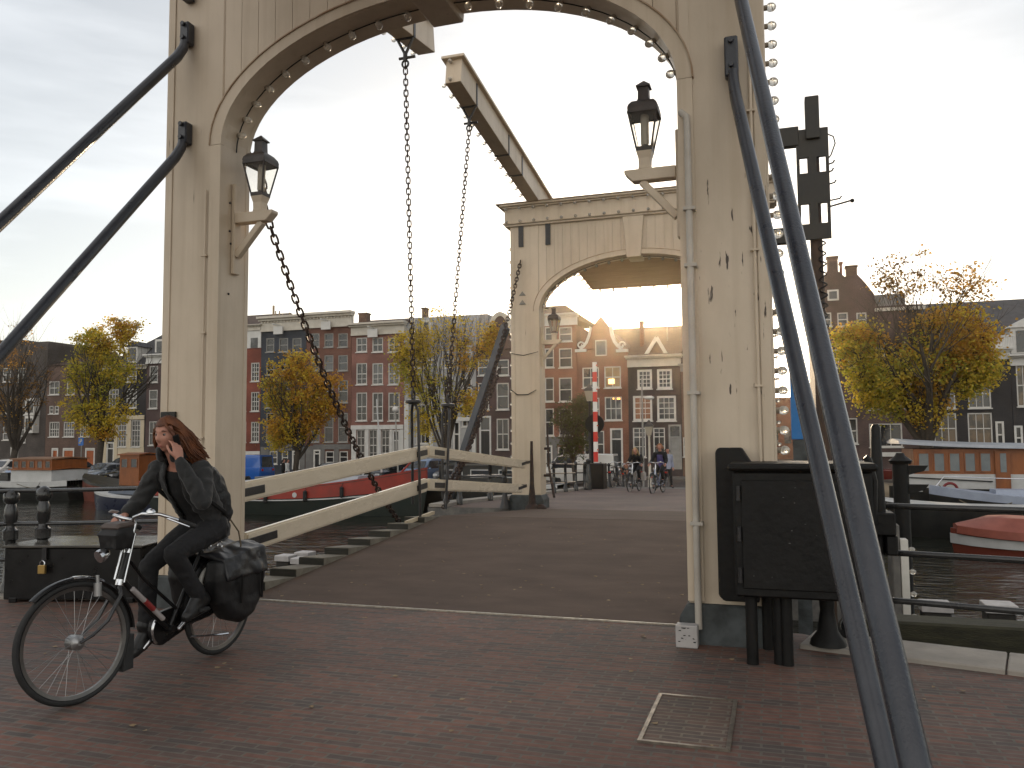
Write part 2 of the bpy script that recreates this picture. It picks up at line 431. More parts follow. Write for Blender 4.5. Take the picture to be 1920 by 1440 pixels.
# ================================================================== DRAWBRIDGE
XLO, XLI, XRI, XRO = -5.707, -5.030, -.676, .003      # outer / inner faces of the two posts
XC, HW = (XLI+XRI)/2, (XRI-XLI)/2
YN, YF, DEP = 6.4974, 17.612, .393
SPR = 4.44                                            # springing of the arch
def arch(h, w, n=40, z0=SPR):
    return [(XC-w*math.cos(PI*i/n), z0+h*math.sin(PI*i/n)) for i in range(n+1)]
def arch_z(x, h, w):
    u = (x-XC)/w
    return SPR + (h*math.sqrt(1-u*u) if abs(u) < 1 else 0)
RISE = 1.13
# one festoon bulb: socket + glass, copied everywhere
def make_bulb(parent, p, axis, r=.036):
    p = Vector(p); a = Vector(axis).normalized()
    m = MB(); m.lathe([(.022,0),(.024,.018),(.018,.030)], p, 8, a)
    s = m.build('light_bulb', mat('bulb_socket',(.25,.21,.16),.5), parent, smooth=1)
    m = MB(); m.lathe([(r*.45,.022),(r*.75,.028),(r*.97,.042),(r,.024+r*.9),(r*.9,.024+r*1.4),(r*.5,.024+r*1.85),(r*.12,.024+r*1.98)], p, 12, a)
    g = m.build('glass_globe', BULBGLASS, s, smooth=60)
    return s
def copy_bulb(src, parent, p, axis):
    """src was built with its foot at its parent's point p0 along axis a0"""
    s = src.copy(); COL.objects.link(s); s.parent = parent
    g = src.children[0].copy(); COL.objects.link(g); g.parent = s
    q = Vector(src['a0']).rotation_difference(Vector(axis).normalized())
    s.rotation_euler = q.to_euler()
    s.location = (Vector(p)-wmat(parent).translation) - q.to_matrix() @ Vector(src['p0'])
    return s
BULB0 = None
def bulb(parent, p, axis):
    global BULB0
    if BULB0 is None:
        BULB0 = make_bulb(parent, p, axis)
        BULB0['p0'] = list(Vector(p)-wmat(parent).translation); BULB0['a0'] = list(Vector(axis).normalized())
        return BULB0
    c = copy_bulb(BULB0, parent, p, axis)
    return c

def portal(name, label, Y0, sg, dz, right_worn):
    """Y0: the face turned to the camera; sg=+1: the body lies beyond it. dz lifts everything."""
    T = thing(name, label, 'bridge portal', (XC, Y0+DEP/2, dz), group='portals of the drawbridge')
    yf, yb = Y0, Y0+DEP
    Z = lambda z: z+dz
    for k, (x0, x1) in enumerate(((XLO, XLI), (XRI, XRO))):
        m = MB(); m.box(x0, x1, yf, yb, Z(.28), Z(6.42))
        # corner boards give the post its seams
        o = m.build('post', CREAM_WORN if (k and right_worn) else CREAM, T, bevel=.012)
        m = MB(); m.box(x0+.02, x0+.10, yf-.012, yf, Z(.30), Z(6.40)); m.box(x1-.10, x1-.02, yf-.012, yf, Z(.30), Z(4.44))
        m.box(x0+.02, x0+.10, yb, yb+.012, Z(.30), Z(6.40))
        m.build('corner_board', CREAM_WORN if (k and right_worn) else CREAM, T, bevel=.003)
        # blue stone plinth with chamfered shoulders
        m = MB(); a = .07
        xx = ((x0-a, x1+a))
        prof = [(xx[0],Z(-.1)),(xx[1],Z(-.1)),(xx[1],Z(.2)),(xx[1]-.06,Z(.3)),(xx[0]+.06,Z(.3)),(xx[0],Z(.2))]
        m.prism(prof, lambda p,q,t: (p,t,q), yf-.06, yb+.06)
        m.build('plinth', BLUESTONE, T, bevel=.012)
    # boarded spandrel
    m = MB(); x = XLI; bw = .193; inn = (RISE+.10, HW+.10)
    nb = round((XRI-XLI)/bw); bw = (XRI-XLI)/nb
    for i in range(nb):
        a, b = XLI+i*bw+.0025, XLI+(i+1)*bw-.0025
        pts = [(a+(b-a)*k/4) for k in range(5)]
        poly = [(q, Z(arch_z(q, RISE+.02, HW+.001))) for q in pts]+[(b, Z(6.42)), (a, Z(6.42))]
        m.prism(poly, lambda p,q,t: (p,t,q), yf+.012, yb-.012)
    m.build('arch_panel', CREAM, T)
    # soffit lining + front and back mouldings
    A, B = arch(RISE, HW), arch(RISE+.11, HW+.118)
    m = MB(); rings = []
    C = arch(RISE+.03, HW+.03)
    for (ax, az), (bx, bz) in zip(A, C):
        rings.append([(ax, yf-.004, Z(az)), (ax, yb+.004, Z(az)), (bx, yb+.004, Z(bz)), (bx, yf-.004, Z(bz))])
    m.loft(rings); m.build('arch_soffit', CREAM, T, smooth=35)
    for f0, f1 in ((yf-.035, yf+.02), (yb-.02, yb+.035)):
        m = MB(); rings = []
        for (ax, az), (bx, bz) in zip(arch(RISE+.004, HW-.004), B):
            rings.append([(ax, f0, Z(az)), (ax, f1, Z(az)), (bx, f1, Z(bz)), (bx, f0, Z(bz))])
        m.loft(rings)
        # straight legs of the moulding down to the plinth
        m.box(XLI-.118, XLI+.004, f0, f1, Z(.32), Z(SPR-.004)); m.box(XRI-.004, XRI+.118, f0, f1, Z(.32), Z(SPR-.004))
        m.build('arch_moulding', CREAM, T, smooth=35)
        m = MB(); rings = []
        for (ax, az), (bx, bz) in zip(B, arch(RISE+.122, HW+.130)):
            g0, g1 = (f0-.012, f1) if f0 < yf else (f0, f1+.012)
            rings.append([(ax, g0, Z(az)), (ax, g1, Z(az)), (bx, g1, Z(bz)), (bx, g0, Z(bz))])
        m.loft(rings); m.build('arch_bead', mat('weathered_bead',(.26,.16,.085),.6,(.4,.31,.22),6), T, smooth=35)
    # keystone passing through
    m = MB(); pts = [(XC-.155,Z(5.50)),(XC+.155,Z(5.50)),(XC+.235,Z(6.41)),(XC-.235,Z(6.41))]
    m.prism(pts, lambda p,q,t: (p,t,q), yf-.07, yb+.07); m.build('keystone', CREAM, T, bevel=.012)
    # cornice
    m = MB(); c0, c1 = XLO-.17, XRO+.17
    for (o, z0, z1) in ((.05,6.42,6.47),(.09,6.47,6.51),(.055,6.51,6.84),(.10,6.84,6.88),(.15,6.88,6.93)):
        m.box(XLO-.12-o+.06, XRO+.12+o-.06, yf-o, yb+o, Z(z0), Z(z1))
    m.build('cornice', CREAM, T, bevel=.008)
    m = MB(); m.box(XLO-.30, XRO+.30, yf-.17, yb+.17, Z(6.93), Z(6.95)); m.build('cornice_flashing', mat('lead_flashing',(.20,.13,.08),.5,(.28,.2,.13),5), T)
    # wiring along the soffit
    m = MB(); m.tube([(ax*.994+XC*.006, (yf+yb)/2, Z(az)-.012) for ax, az in A], .006, 5); m.build('cable', BLACK, T)
    n = 22
    for i in range(1, n):
        t = PI*i/n; ax, az = XC-HW*math.cos(t), SPR+RISE*math.sin(t)
        if abs(ax-XC) < .22: continue
        nrm = Vector((math.cos(t)*HW/HW, 0, -math.sin(t)))
        bulb(T, (ax, (yf+yb)/2, Z(az)), nrm)
    return T
NP = portal('bridge_portal', 'cream wooden drawbridge portal filling the foreground, its top beyond the picture', YN, 1, 0, True)
FP = portal('bridge_portal', 'smaller looking cream portal at the far end of the bridge deck, cornice set with bulbs', YF, 1, .05, False)
# bulbs down the outer edges
for k in range(20):
    z = 1.9+.315*k
    if z < 6.4: bulb(NP, (XLO, YN+.2, z), (-1,0,0))
for k in range(36):
    z = 1.0+.155*k
    if z < 6.4: bulb(NP, (XRO, YN+.2, z), (1,0,0))
for k in range(20):
    z = .9+.30*k
    if z < 6.3: bulb(FP, (XLO, YF+.2, z), (-1,0,0))
for k in range(15):
    x = XLO-.05+.325*k
    for z in (6.57,6.86): bulb(FP, (x, YF-.055 if z<6.8 else YF-.10, z), (0,-1,0))
for k in range(12): bulb(FP, (XRO, YF+.2, 1.0+.45*k), (1,0,0))
# details on the near portal
m = MB(); m.tube([(XRI+.075,YN-.075,.12),(XRI+.075,YN-.075,4.03),(XRI+.07,YN-.06,4.11),(XRI+.02,YN-.02,4.17)], .027, 10)
for z in (.9,1.9,2.9,3.35): m.box(XRI+.03,XRI+.125,YN-.105,YN-.0,z,z+.025)
m.build('drain_pipe', mat('grey_white_pipe',(.46,.43,.38),.45,(.38,.34,.29),4), NP, smooth=40)
m = MB(); m.tube([(XRO-.12,YN-.03,.9),(XRO-.12,YN-.03,6.2)], .012, 8)
for z in (1.95,3.0,4.1,5.2): m.box(XRO-.15,XRO-.09,YN-.045,YN,z,z+.015)
m.build('conduit', CREAM, NP, smooth=40)
m = MB(); m.tube([(XLI-.16,YN-.03,.9),(XLI-.16,YN-.03,4.0)], .011, 8)
for z in (1.6,2.6,3.35): m.box(XLI-.19,XLI-.13,YN-.05,YN,z,z+.015)
m.build('conduit', CREAM, NP, smooth=40)
m = MB(); m.box(-5.67,-5.50,YN-.03,YN-.002,1.62,1.86); m.build('name_plate', BLACK, NP, bevel=.004)
for z in (3.5,3.0,3.62,3.9):
    m = MB(); m.sphere((XLI+.006,YN+.12+.1*(z%.3),z),.012,6,4); m.build('bolt_head', IRON, NP)
# dark straps and small plates on the far portal
for x in (-5.44,-4.80):
    m = MB(); m.box(x-.055,x+.055,YF-.03,YF-.002,5.99,6.50); m.build('iron_strap', IRON, FP)
for z in (4.86,4.66):
    m = MB(); m.prism([(-5.50,z),(-5.34,z),(-5.42,z+.10)], lambda p,q,t:(p,t,q), YF-.02, YF-.002)
    m.build('marker_plate', mat('grey_plate',(.2,.19,.17),.5), FP)
m = MB(); m.tube([(-5.71,YF-.02,2.72),(-5.55,YF-.035,2.60),(-5.3,YF-.035,2.60),(-5.1,YF-.035,2.70)],.012,6)
m.tube([(-5.72,YF-.02,3.55),(-5.4,YF-.02,3.49),(-5.05,YF-.035,3.56)],.008,6)
m.build('cable', BLACK, FP)

# ---- balance beams (one pair per portal, on top of the posts)
def balance(Yp, sgn, ztip_bottom, ytip, dz, label, counter=True):
    T = thing('balance_beam', label, 'balance beam', (XC, Yp+DEP/2, 6.95+dz), group='balance beams of the drawbridge')
    slope = .149
    for k, (xa, xb) in enumerate(((-5.25,-4.96),(-.746,-.456))):
        p0 = Vector(((xa+xb)/2, ytip, ztip_bottom+.22)); 
        yr = ytip-sgn*9.1
        p1 = Vector(((xa+xb)/2, yr, ztip_bottom+.22-slope*9.1))
        m = MB(); m.beam(p0, p1, xb-xa, .44); b = m.build('beam', CREAM, T, bevel=.006)
        m = MB(); up = Vector((0,slope*-sgn*-1,1)).normalized()
        m.beam(p0+Vector((0,sgn*.05,.245)), p1+Vector((0,0,.245)), xb-xa+.13, .05); m.build('beam_capping', CREAM, T, bevel=.004)
        for d in (.75,2.6,3.5):
            m = MB(); y = ytip-sgn*d; z = ztip_bottom-slope*d
            m.box(xa-.012, xb+.012, y-.03, y+.03, z-.012, z+.40)
            m.build('iron_strap', IRON, T)
        m = MB(); y = ytip-sgn*.75; z = ztip_bottom-slope*.75; xm=(xa+xb)/2
        for x in (xa,xb): m.tube([(x,y,z+.02),(x*.75+xm*.25,y,z-.05),(xm,y,z-.26)], .022, 6)
        m.tube([(xm,y,z-.22),(xm,y,z-.36)], .035, 8); m.tube([(xm-.10,y,z-.31),(xm+.16,y,z-.31)], .022, 8)
        m.tube([(xm+.05*math.cos(a),y,z-.40+.055*math.sin(a)) for a in [2*PI*i/12 for i in range(12)]], .016, 6, closed=True)
        m.build('chain_yoke', IRON, T)
        if k == 0:
            for i in range(14):
                y = ytip-sgn*(.05+.34*i); z = ztip_bottom-slope*(.05+.34*i)
                bulb(T, (xa, y, z+.03), (-1,0,-.4))
            for zz in (.06,.38): bulb(T, (xa+.1, ytip, ztip_bottom+zz), (0,sgn,0))
    if counter:
        m = MB(); y0, y1 = Yp+DEP/2-sgn*.9, Yp+DEP/2-sgn*4.6
        if sgn < 0:
            A_ = [(18.9,5.80),(21.4,5.55),(21.4,6.3),(18.9,6.75)]
        else:
            A_ = [(5.2,5.85),(2.2,5.55),(2.2,6.3),(5.2,6.75)]
        m.prism(A_, lambda p,q,t:(t,p,q+dz), -4.62, -1.08)
        m.build('counterweight', mat('brown_counterweight',(.30,.19,.10),.6,(.24,.15,.08),2,bump=.3,stretch=(1,8,1)), T, bevel=.01)
        if sgn < 0:
            for i in range(10): bulb(T, (-4.4+.36*i, 21.4, 5.56+dz), (0,.5,-1))
            for i in range(6): bulb(T, (-4.62, 19.2+.4*i, 5.78-.1*.4*i+dz), (-1,0,-.4))
    return T
balance(YN, 1, 7.69, 11.5, 0, 'near pair of cream balance beams reaching out from behind the big arch')
balance(YF, -1, 7.70, 12.67, .05, 'cream balance beam rising above the far portal with a dark strapped tip')

# ---- chains
def chain_mesh(m, p, q, pitch, r, w, sag=0.0):
    p, q = Vector(p), Vector(q); n = max(2, round((q-p).length/pitch)); rnd_ = random.Random(3)
    pts = [p.lerp(q, i/n)-Vector((0,0,sag*4*(i/n)*(1-i/n))) for i in range(n+1)]
    for i in range(n):
        a, b = pts[i], pts[i+1]; c = (a+b)/2; d = (b-a).normalized()
        s = d.cross(Vector((.3,.95,.1))).normalized(); u = s.cross(d)
        ang = (PI/4 if i % 2 else -PI/4)+rnd_.uniform(-.15,.15)
        e = s*math.cos(ang)+u*math.sin(ang)
        hl = (b-a).length*.5+r*.9
        pr_ = []
        for t in range(10):
            th = 2*PI*t/10
            pr_.append(c+e*(w*.5*math.cos(th))+d*((hl-w*.35)*(1 if math.sin(th)>0 else -1)*(abs(math.sin(th))>.2)+w*.35*math.sin(th)))
        m.tube(pr_, r, 5, closed=True)
def chain(name, label, p, q, pitch=.08, r=.011, w=.062, sag=0.0):
    m = MB(); chain_mesh(m, p, q, pitch, r, w, sag)
    o = m.build(name, RUST, smooth=60); return tag(o, label, 'chain', 'chains of the drawbridge')

# ---- the two leaves of the deck
def zleaf(y): return .075*(y-7.02)+.012 if y < 12.03 else .388-(y-12.03)*.0605
def leaf(label, y0, y1, rails):
    T = thing('bascule_leaf', label, 'bridge leaf', (XC, (y0+y1)/2, 0), group='leaves of the drawbridge deck')
    m = MB(); m.prism([(y0,zleaf(y0+.001)),(y1,zleaf(y1-.001)),(y1,zleaf(y1-.001)-.09),(y0,zleaf(y0+.001)-.09)], lambda p,q,t:(t,p,q), -5.06, -.645)
    m.build('deck', DECKMAT, T)
    for x in (-5.0,-3.9,-2.85,-1.8,-.72):
        m = MB(); m.prism([(y0+.02,zleaf(y0+.03)-.093),(y1-.02,zleaf(y1-.03)-.093),(y1-.02,zleaf(y1-.03)-.33),(y0+.02,zleaf(y0+.03)-.33)], lambda p,q,t:(t,p,q), x-.09, x+.09)
        m.build('girder', DARKWOOD, T)
    return T
LN = leaf('near deck leaf rising away between the posts, with cream rails', 7.06, 12.02, 0)
LF = leaf('far deck leaf dropping towards the far portal, with cream rails', 12.04, 17.54, 0)
CLEAT = mat('grey_cleat_timber', (.20,.18,.14), .8, (.12,.105,.08), 5, bump=.5, bscale=30)
def cleat(T, y, xa, xb, rev=1):
    z = zleaf(y); m = MB()
    m.prism([(y,z-.10),(y,z+.085),(y+.56*rev,z+.045),(y+.56*rev,z-.06)], lambda p,q,t:(t,p,q), xa, xb)
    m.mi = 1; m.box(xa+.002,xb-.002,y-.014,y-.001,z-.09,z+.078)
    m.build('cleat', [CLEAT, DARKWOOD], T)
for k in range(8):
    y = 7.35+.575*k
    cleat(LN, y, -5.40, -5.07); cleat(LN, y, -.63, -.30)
for T_, ya, yb in ((LN,7.06,12.0),(LF,12.06,17.5)):
    for xa,xb in ((-5.40,-5.07),(-.63,-.30)):
        m = MB(); m.prism([(ya,zleaf(ya+.01)-.06),(yb,zleaf(yb)-.06),(yb,zleaf(yb)-.22),(ya,zleaf(ya+.01)-.22)], lambda p,q,t:(t,p,q), xa, xb)
        m.build('edge_timber', DARKWOOD, T_)
m = MB(); m.beam((-5.2,11.0,zleaf(11.0)+.06),(-5.2,12.0,zleaf(11.98)+.05),.05,.05); m.build('stop_bar', mat('bleached_wood',(.5,.42,.29),.6,(.4,.32,.22),6), LN)
RAILMAT = mat('cream_rail_paint', (.68,.585,.45), .28, (.60,.515,.385), 3, coat=.3, bump=.1, bscale=25, stretch=(2,.5,2))
def rail(T, p, q, h, w=.09):
    p, q = Vector(p), Vector(q)
    d = (q-p).normalized()
    m = MB(); m.beam(p-Vector((0,0,h/2)), q-Vector((0,0,h/2)), w, h); m.build('rail', RAILMAT, T, bevel=.022, seg=2)
def strap(T, p, q, h=.085, w=.11):
    m = MB(); m.beam(p, q, w, h); m.build('iron_strap', IRON, T, bevel=.003)
for x in (-5.245, -.461):
    # near leaf: upper and lower rail, straps at both ends
    for (za, zb, ya) in ((1.137,1.497,6.98),(.63,.985,7.22)):
        yb = 11.80; rail(LN, (x,ya,za), (x,yb,zb), .205)
        s = (zb-za)/(yb-ya); c = -.105
        strap(LN, (x,ya-.01,za+c), (x,ya+.52,za+c+.52*s)); strap(LN, (x,yb-.42,zb+c-.42*s), (x,yb-.04,zb+c))
    for (za, zb, yb) in ((1.497,1.137,17.05),(.975,.63,16.80)):
        ya = 11.84; rail(LF, (x,ya,za), (x,yb,zb), .185)
        s = (zb-za)/(yb-ya); c = -.095
        strap(LF, (x,ya+.22,za+c+.22*s), (x,ya+.62,za+c+.62*s)); strap(LF, (x,yb-.30,zb+c-.3*s), (x,yb+.28,zb+c+.05), h=.06)
# lever post in front of the far portal
m = MB(); x = -5.13; y = 17.25
m.tube([(x,y,.05),(x,y,.36),(x,y,.62),(x,y,1.55)], [.10,.075,.05,.03], 8); m.lathe([(.16,.0),(.15,.08),(.10,.13),(.06,.18)], (x,y,.04), 12); m.lathe([(.13,.0),(.12,.07),(.05,.13)], (x+.2,y+.02,.04), 12)
tag(m.build('lever_post', RUST, smooth=40), 'dark rusty iron post standing in front of the far portal leg', 'iron post')
m = MB(); m.tube([(-4.92,17.8,1.95),(-4.88,17.75,1.0),(-4.72,17.6,.30)], [.02,.025,.03], 6); m.tube([(-4.98,17.78,1.38),(-4.86,17.75,1.38)],.03,8); m.tube([(-4.98,17.72,.78),(-4.84,17.70,.78)],.03,8)
tag(m.build('lever_bar', RUST, smooth=40), 'thin dark rusty lever leaning against the inner side of the far portal', 'iron lever')
# hanger forks
def fork(label, ring, front_low, pxb, pxf):
    T = thing('hanger_fork', label, 'hanger fork', (ring.x, ring.y, zleaf(ring.y)), group='hanger forks at the leaf tips')
    m = MB(); m.tube([ring+Vector((.0,.05*math.cos(a),.075*math.sin(a)+.01)) for a in [2*PI*i/14 for i in range(14)]], .017, 6, closed=True)
    m.build('shackle', IRON, T, smooth=60)
    m = MB(); m.lathe([(.05,.02),(.12,.0),(.12,-.035),(.06,-.06)], ring+Vector((0,0,-.07)), 10); m.build('collar', IRON, T, smooth=40)
    for x, (top, low) in zip((-5.33,-5.165),(pxb,pxf)):
        a, b = atX(*top, x), atX(*low, x)
        m = MB(); m.tube([ring+Vector((0,0,-.11)), a.lerp(ring, .35)+Vector((0,0,-.02)), a+Vector((0,0,-.03)), b], .022, 8); m.build('hanger_bar', IRON, T, smooth=40)
    return T
R1 = atX(775,742,-5.25); R2 = atX(840,750,-5.25)
fork('black iron hanger fork at the tip of the near leaf', R1, None, ((772,768),(774,945)), ((784,768),(788,969)))
fork('black iron hanger fork at the start of the far leaf', R2, None, ((829,775),(830,935)), ((843,775),(836,955)))
chain('hanger_chain', 'rusty chain hanging from the near balance beam, leftmost of two vertical chains', (-5.105,10.75,7.19), R1+Vector((0,0,.06)))
chain('hanger_chain', 'rusty chain hanging from the strapped tip of the far balance beam', (-5.105,13.42,7.20), R2+Vector((0,0,.06)))
chain('safety_chain', 'slack rusty chain running from behind the left lantern down to the deck edge', (-5.45,6.94,5.6), (-5.45,11.28,.36), .085, .013, .07, .58)
chain('safety_chain', 'slack rusty chain hooked on the left leg of the far portal', (-5.45,17.58,5.66), (-5.45,13.0,.42), .085, .013, .07, .52)
chain('safety_chain', 'second rusty chain beside the grey strut left of the far portal', (-5.75,17.0,3.2), (-5.95,14.2,.6), .085, .013, .07, .2)

# ---- stay rods
def stay(label, p_top, p_bend, p_end, r=.055, group='stay rods of the near portal', mt=None):
    T = thing('stay_rod', label, 'stay rod', Vector(p_end), group=group)
    p_top, p_bend, p_end = Vector(p_top), Vector(p_bend), Vector(p_end)
    d = (p_end-p_bend).normalized(); up = (p_top-p_bend)
    m = MB(); q = [p_bend+up*.35, p_bend+up*.12+d*.01, p_bend+d*.12, p_end]
    m.tube(q, [r*.8, r*.95, r, r], 14); m.build('rod', mt or STEEL, T, smooth=60)
    m = MB(); m.box(p_top.x-.052, p_top.x+.052, p_top.y-.045, YN-.002, p_bend.z+up.z*.25, p_top.z); m.build('bracket', mt or STEEL, T, bevel=.012)
    m = MB(); m.lathe([(.16,-.02),(.16,.03),(.10,.05),(.08,.14),(.06,.15)], (p_end.x,p_end.y,0), 14); m.build('foot', mt or STEEL, T, smooth=40)
    for f in (.45,.9):
        m = MB(); m.tube([(p_top.x,p_top.y-.075,p_bend.z+up.z*f),(p_top.x,p_top.y-.04,p_bend.z+up.z*f)], .022, 6); m.build('bolt_head', mt or STEEL, T)
    return T
def ext(a, b, z):
    a, b = Vector(a), Vector(b); t = (z-a.z)/(b.z-a.z); return a+(b-a)*t
for lab, zt, zb, px in (('upper dark stay rod leaving the left portal leg','5.70',5.40,(0,418)),('lower dark stay rod leaving the left portal leg','4.69',4.40,(0,665))):
    zt = float(zt); b = Vector((-5.43,6.40,zb)); e = atY(*px, 4.72)
    stay(lab, (-5.43,6.44,zt), b, ext(b, e, 0.0), .049)
b = Vector((-.235,6.40,4.27)); e = atY(1664,1440,3.6); stay('blue grey stay rod nearer the right leg, with its bracket in view', (-.25,6.44,4.70), b, ext(b,e,0), .047)
b = Vector((-.24,6.40,5.40)); e = atY(1717,1440,2.75); stay('blue grey stay rod crossing the right foreground, rightmost of the pair', (-.26,6.44,5.72), b, ext(b,e,0), .047)
T = thing('portal_bracket', 'dark iron bracket end high on the left portal leg', 'bracket', (-5.43,6.44,5.93))
m = MB(); m.box(-5.48,-5.38,6.41,YN-.002,5.93,6.35); m.build('plate', STEEL, T, bevel=.01)
m = MB(); m.tube([(-5.43,6.38,6.2),(-5.43,6.41,6.2)],.022,6); m.build('bolt_head', STEEL, T)
# broad flat strut behind the far portal
m = MB(); a, b_ = atY(948,612,17.75), atY(857,885,19.4); m.beam(a, ext(a,b_,-.1), .27, .12, (1,.4,.6)); tag(m.build('flat_strut', mat('grey_strut_paint',(.075,.082,.095),.55,(.055,.06,.07),4), bevel=.01), 'broad flat grey strut leaning against the far portal from the left', 'strut')

# ---- lanterns
GREY_COPPER = mat('dark_lantern_metal', (.055,.042,.036), .45, (.03,.026,.024), 8, bump=.2)
def frustum(m, c, z0, h0, z1, h1):
    m.loft([[Vector(c)+Vector((sx*h0,sy*h0,z0)) for sx,sy in ((-1,-1),(1,-1),(1,1),(-1,1))],[Vector(c)+Vector((sx*h1,sy*h1,z1)) for sx,sy in ((-1,-1),(1,-1),(1,1),(-1,1))]])
def lantern(label, loc):
    """bracket grows along +x from the wall at x=0; z=0 is the underside of the arm"""
    T = thing('wall_lantern', label, 'lantern', (0,0,0), group='lanterns on the portals')
    c = Vector((.30,0,0))
    m = MB(); m.box(0.003,.045,-.05,.05,-.50,.40); m.build('back_plate', CREAM, T, bevel=.008)
    m = MB(); m.prism([(.045,0),(.40,0),(.47,.07),(.47,.10),(.045,.10)], lambda p,q,t:(p,t,q), -.055, .055); m.build('arm', CREAM, T, bevel=.006)
    m = MB(); m.beam((.045,0,-.32),(.33,0,.0),.07,.06,(0,0,1)); m.build('brace', CREAM, T, bevel=.005)
    m = MB()
    m.loft([[c+Vector((sx*h,sy*h,z)) for sx,sy in ((-1,-1),(1,-1),(1,1),(-1,1))] for z,h in ((.10,.052),(.13,.048),(.19,.050),(.235,.062),(.25,.066))]); m.build('neck', CREAM, T, bevel=.003)
    m = MB()
    z0, z1, h0, h1 = .27, .57, .062, .118
    for sx,sy in ((-1,-1),(1,-1),(1,1),(-1,1)): m.tube([c+Vector((sx*h0,sy*h0,z0)), c+Vector((sx*h1,sy*h1,z1))], .0085, 5)
    frustum(m, c, .25, .066, .285, .069)
    for z,h in ((z1,h1),):
        P = [c+Vector((sx*h,sy*h,z)) for sx,sy in ((-1,-1),(1,-1),(1,1),(-1,1))]
        for i in range(4): m.beam(P[i],P[(i+1)%4],.018,.02)
    m.build('lantern_frame', GREY_COPPER, T, smooth=30)
    m = MB(); q0 = [c+Vector((sx*(h0-.004),sy*(h0-.004),z0+.01)) for sx,sy in ((-1,-1),(1,-1),(1,1),(-1,1))]; q1 = [c+Vector((sx*(h1-.004),sy*(h1-.004),z1)) for sx,sy in ((-1,-1),(1,-1),(1,1),(-1,1))]
    for i in range(4): m.poly([q0[i],q0[(i+1)%4],q1[(i+1)%4],q1[i]])
    m.build('glass_pane', GLASS, T)
    m = MB()
    m.loft([[c+Vector((h*math.cos(PI/4+2*PI*k/16)*(1.0+.28*abs(math.sin(4*PI*k/16))**1.5 if False else 1)*(1/max(abs(math.cos(PI/4+2*PI*k/16)),abs(math.sin(PI/4+2*PI*k/16)))*.86+.14), h*math.sin(PI/4+2*PI*k/16)*(1/max(abs(math.cos(PI/4+2*PI*k/16)),abs(math.sin(PI/4+2*PI*k/16)))*.86+.14), z)) for k in range(16)] for z,h in ((.57,.124),(.60,.130),(.63,.122),(.665,.095),(.68,.055),(.70,.048),(.80,.045))])
    frustum(m, c, .80, .058, .81, .060); frustum(m, c, .81, .060, .865, .004)
    m.build('cap', GREY_COPPER, T, smooth=35)
    m = MB(); m.lathe([(.03,.0),(.035,.02),(.035,.24),(.03,.27)], c+Vector((0,0,.31)), 12); m.build('lamp_tube', mat('frosted_tube',(.35,.32,.27),.5), T, smooth=50)
    T.location = loc
    return T
W1 = lantern('lantern on the left leg of the big portal, in front of the slack chain', (XLI, 6.69, 3.70))
dup(W1, (XRI, 6.69, 3.70), PI, 'lantern on the right leg of the big portal, seen against the white sky')
dup(W1, (XLI+.0, 17.80, 3.74), 0, 'small looking lantern on the far portal with brick houses behind')
# ================================================================== NEAR FURNITURE
# chest built round the railing posts
c0, c1 = Vector((-7.31,6.23,0)), Vector((-5.98,6.60,0)); cd = (c1-c0).normalized(); cn = Vector((-cd.y,cd.x,0))
CH = thing('grit_chest', 'long black iron chest with a brass padlock, left of the cyclist', 'chest', (c0+c1)/2)
def P(a, b, z): return c0+cd*a+cn*b+Vector((0,0,z))
Lc = (c1-c0).length
def pbox(m, a0,a1,b0,b1,z0,z1):
    v = m.box(0,1,0,1,0,1)
    for w in v: w.co = P(a0+(a1-a0)*w.co.x, b0+(b1-b0)*w.co.y, z0+(z1-z0)*w.co.z)
m = MB(); pbox(m, 0,Lc,0,.80,.03,.53); pbox(m, .06,.14,-.012,.02,0,.05); pbox(m,Lc-.14,Lc-.06,-.012,.02,0,.05); m.build('body', BLACK, CH, bevel=.008)
m = MB(); pbox(m, -.02,Lc+.02,-.025,.82,.535,.56); m.build('lid', mat('worn_lid_paint',(.05,.048,.043),.16,(.09,.082,.07),5,bump=.12,bscale=12), CH, bevel=.006)
m = MB(); pbox(m, .40,.445,-.035,-.012,.42,.54); m.build('hasp', IRON, CH)
m = MB(); pbox(m, .385,.46,-.075,-.040,.29,.375); l_ = m.build('padlock', mat('brass',(.42,.28,.10),.35,metal=.8), CH, bevel=.006)
m = MB(); m.tube([P(.40,-.055,.375),P(.40,-.055,.40),P(.4225,-.055,.42),P(.445,-.055,.40),P(.445,-.055,.375)], .007, 6); m.build('shackle', CHROME, l_, smooth=50)
# balusters and rails (left)
IRONPOST = mat('cast_iron_gloss', (.012,.012,.012), .22, (.03,.03,.03), 6, bump=.2, coat=.3)
def baluster(T, x, y, z0, h):
    m = MB(); s = h/1.08
    prof = [(.085,0),(.085,.10),(.06,.14),(.052,.40),(.052,.55),(.075,.57),(.075,.66),(.05,.68),(.045,.72),(.06,.75),(.068,.82),(.062,.88),(.045,.93),(.072,.95),(.078,.98),(.078,1.03),(.05,1.06),(.015,1.08)]
    m.lathe([(r, z*s) for r, z in prof], (x,y,z0), 12); m.build('baluster', IRONPOST, T, smooth=45)
FL = thing('canal_railing', 'black cast iron railing with two turned posts above the chest', 'railing', (-7.23,6.55,0), group='cast iron railings beside the portal')
pa = atY(80,1015,6.62); pb = atY(30,1015,6.62)
pa = Vector((pa.x,6.62,0)); pb = Vector((pb.x,6.55,0))
baluster(FL, pa.x, pa.y, 0, 1.125); baluster(FL, pb.x, pb.y, 0, 1.09)
e = Vector((-5.62,6.98,0)); bk = Vector((-8.3,5.35,0))
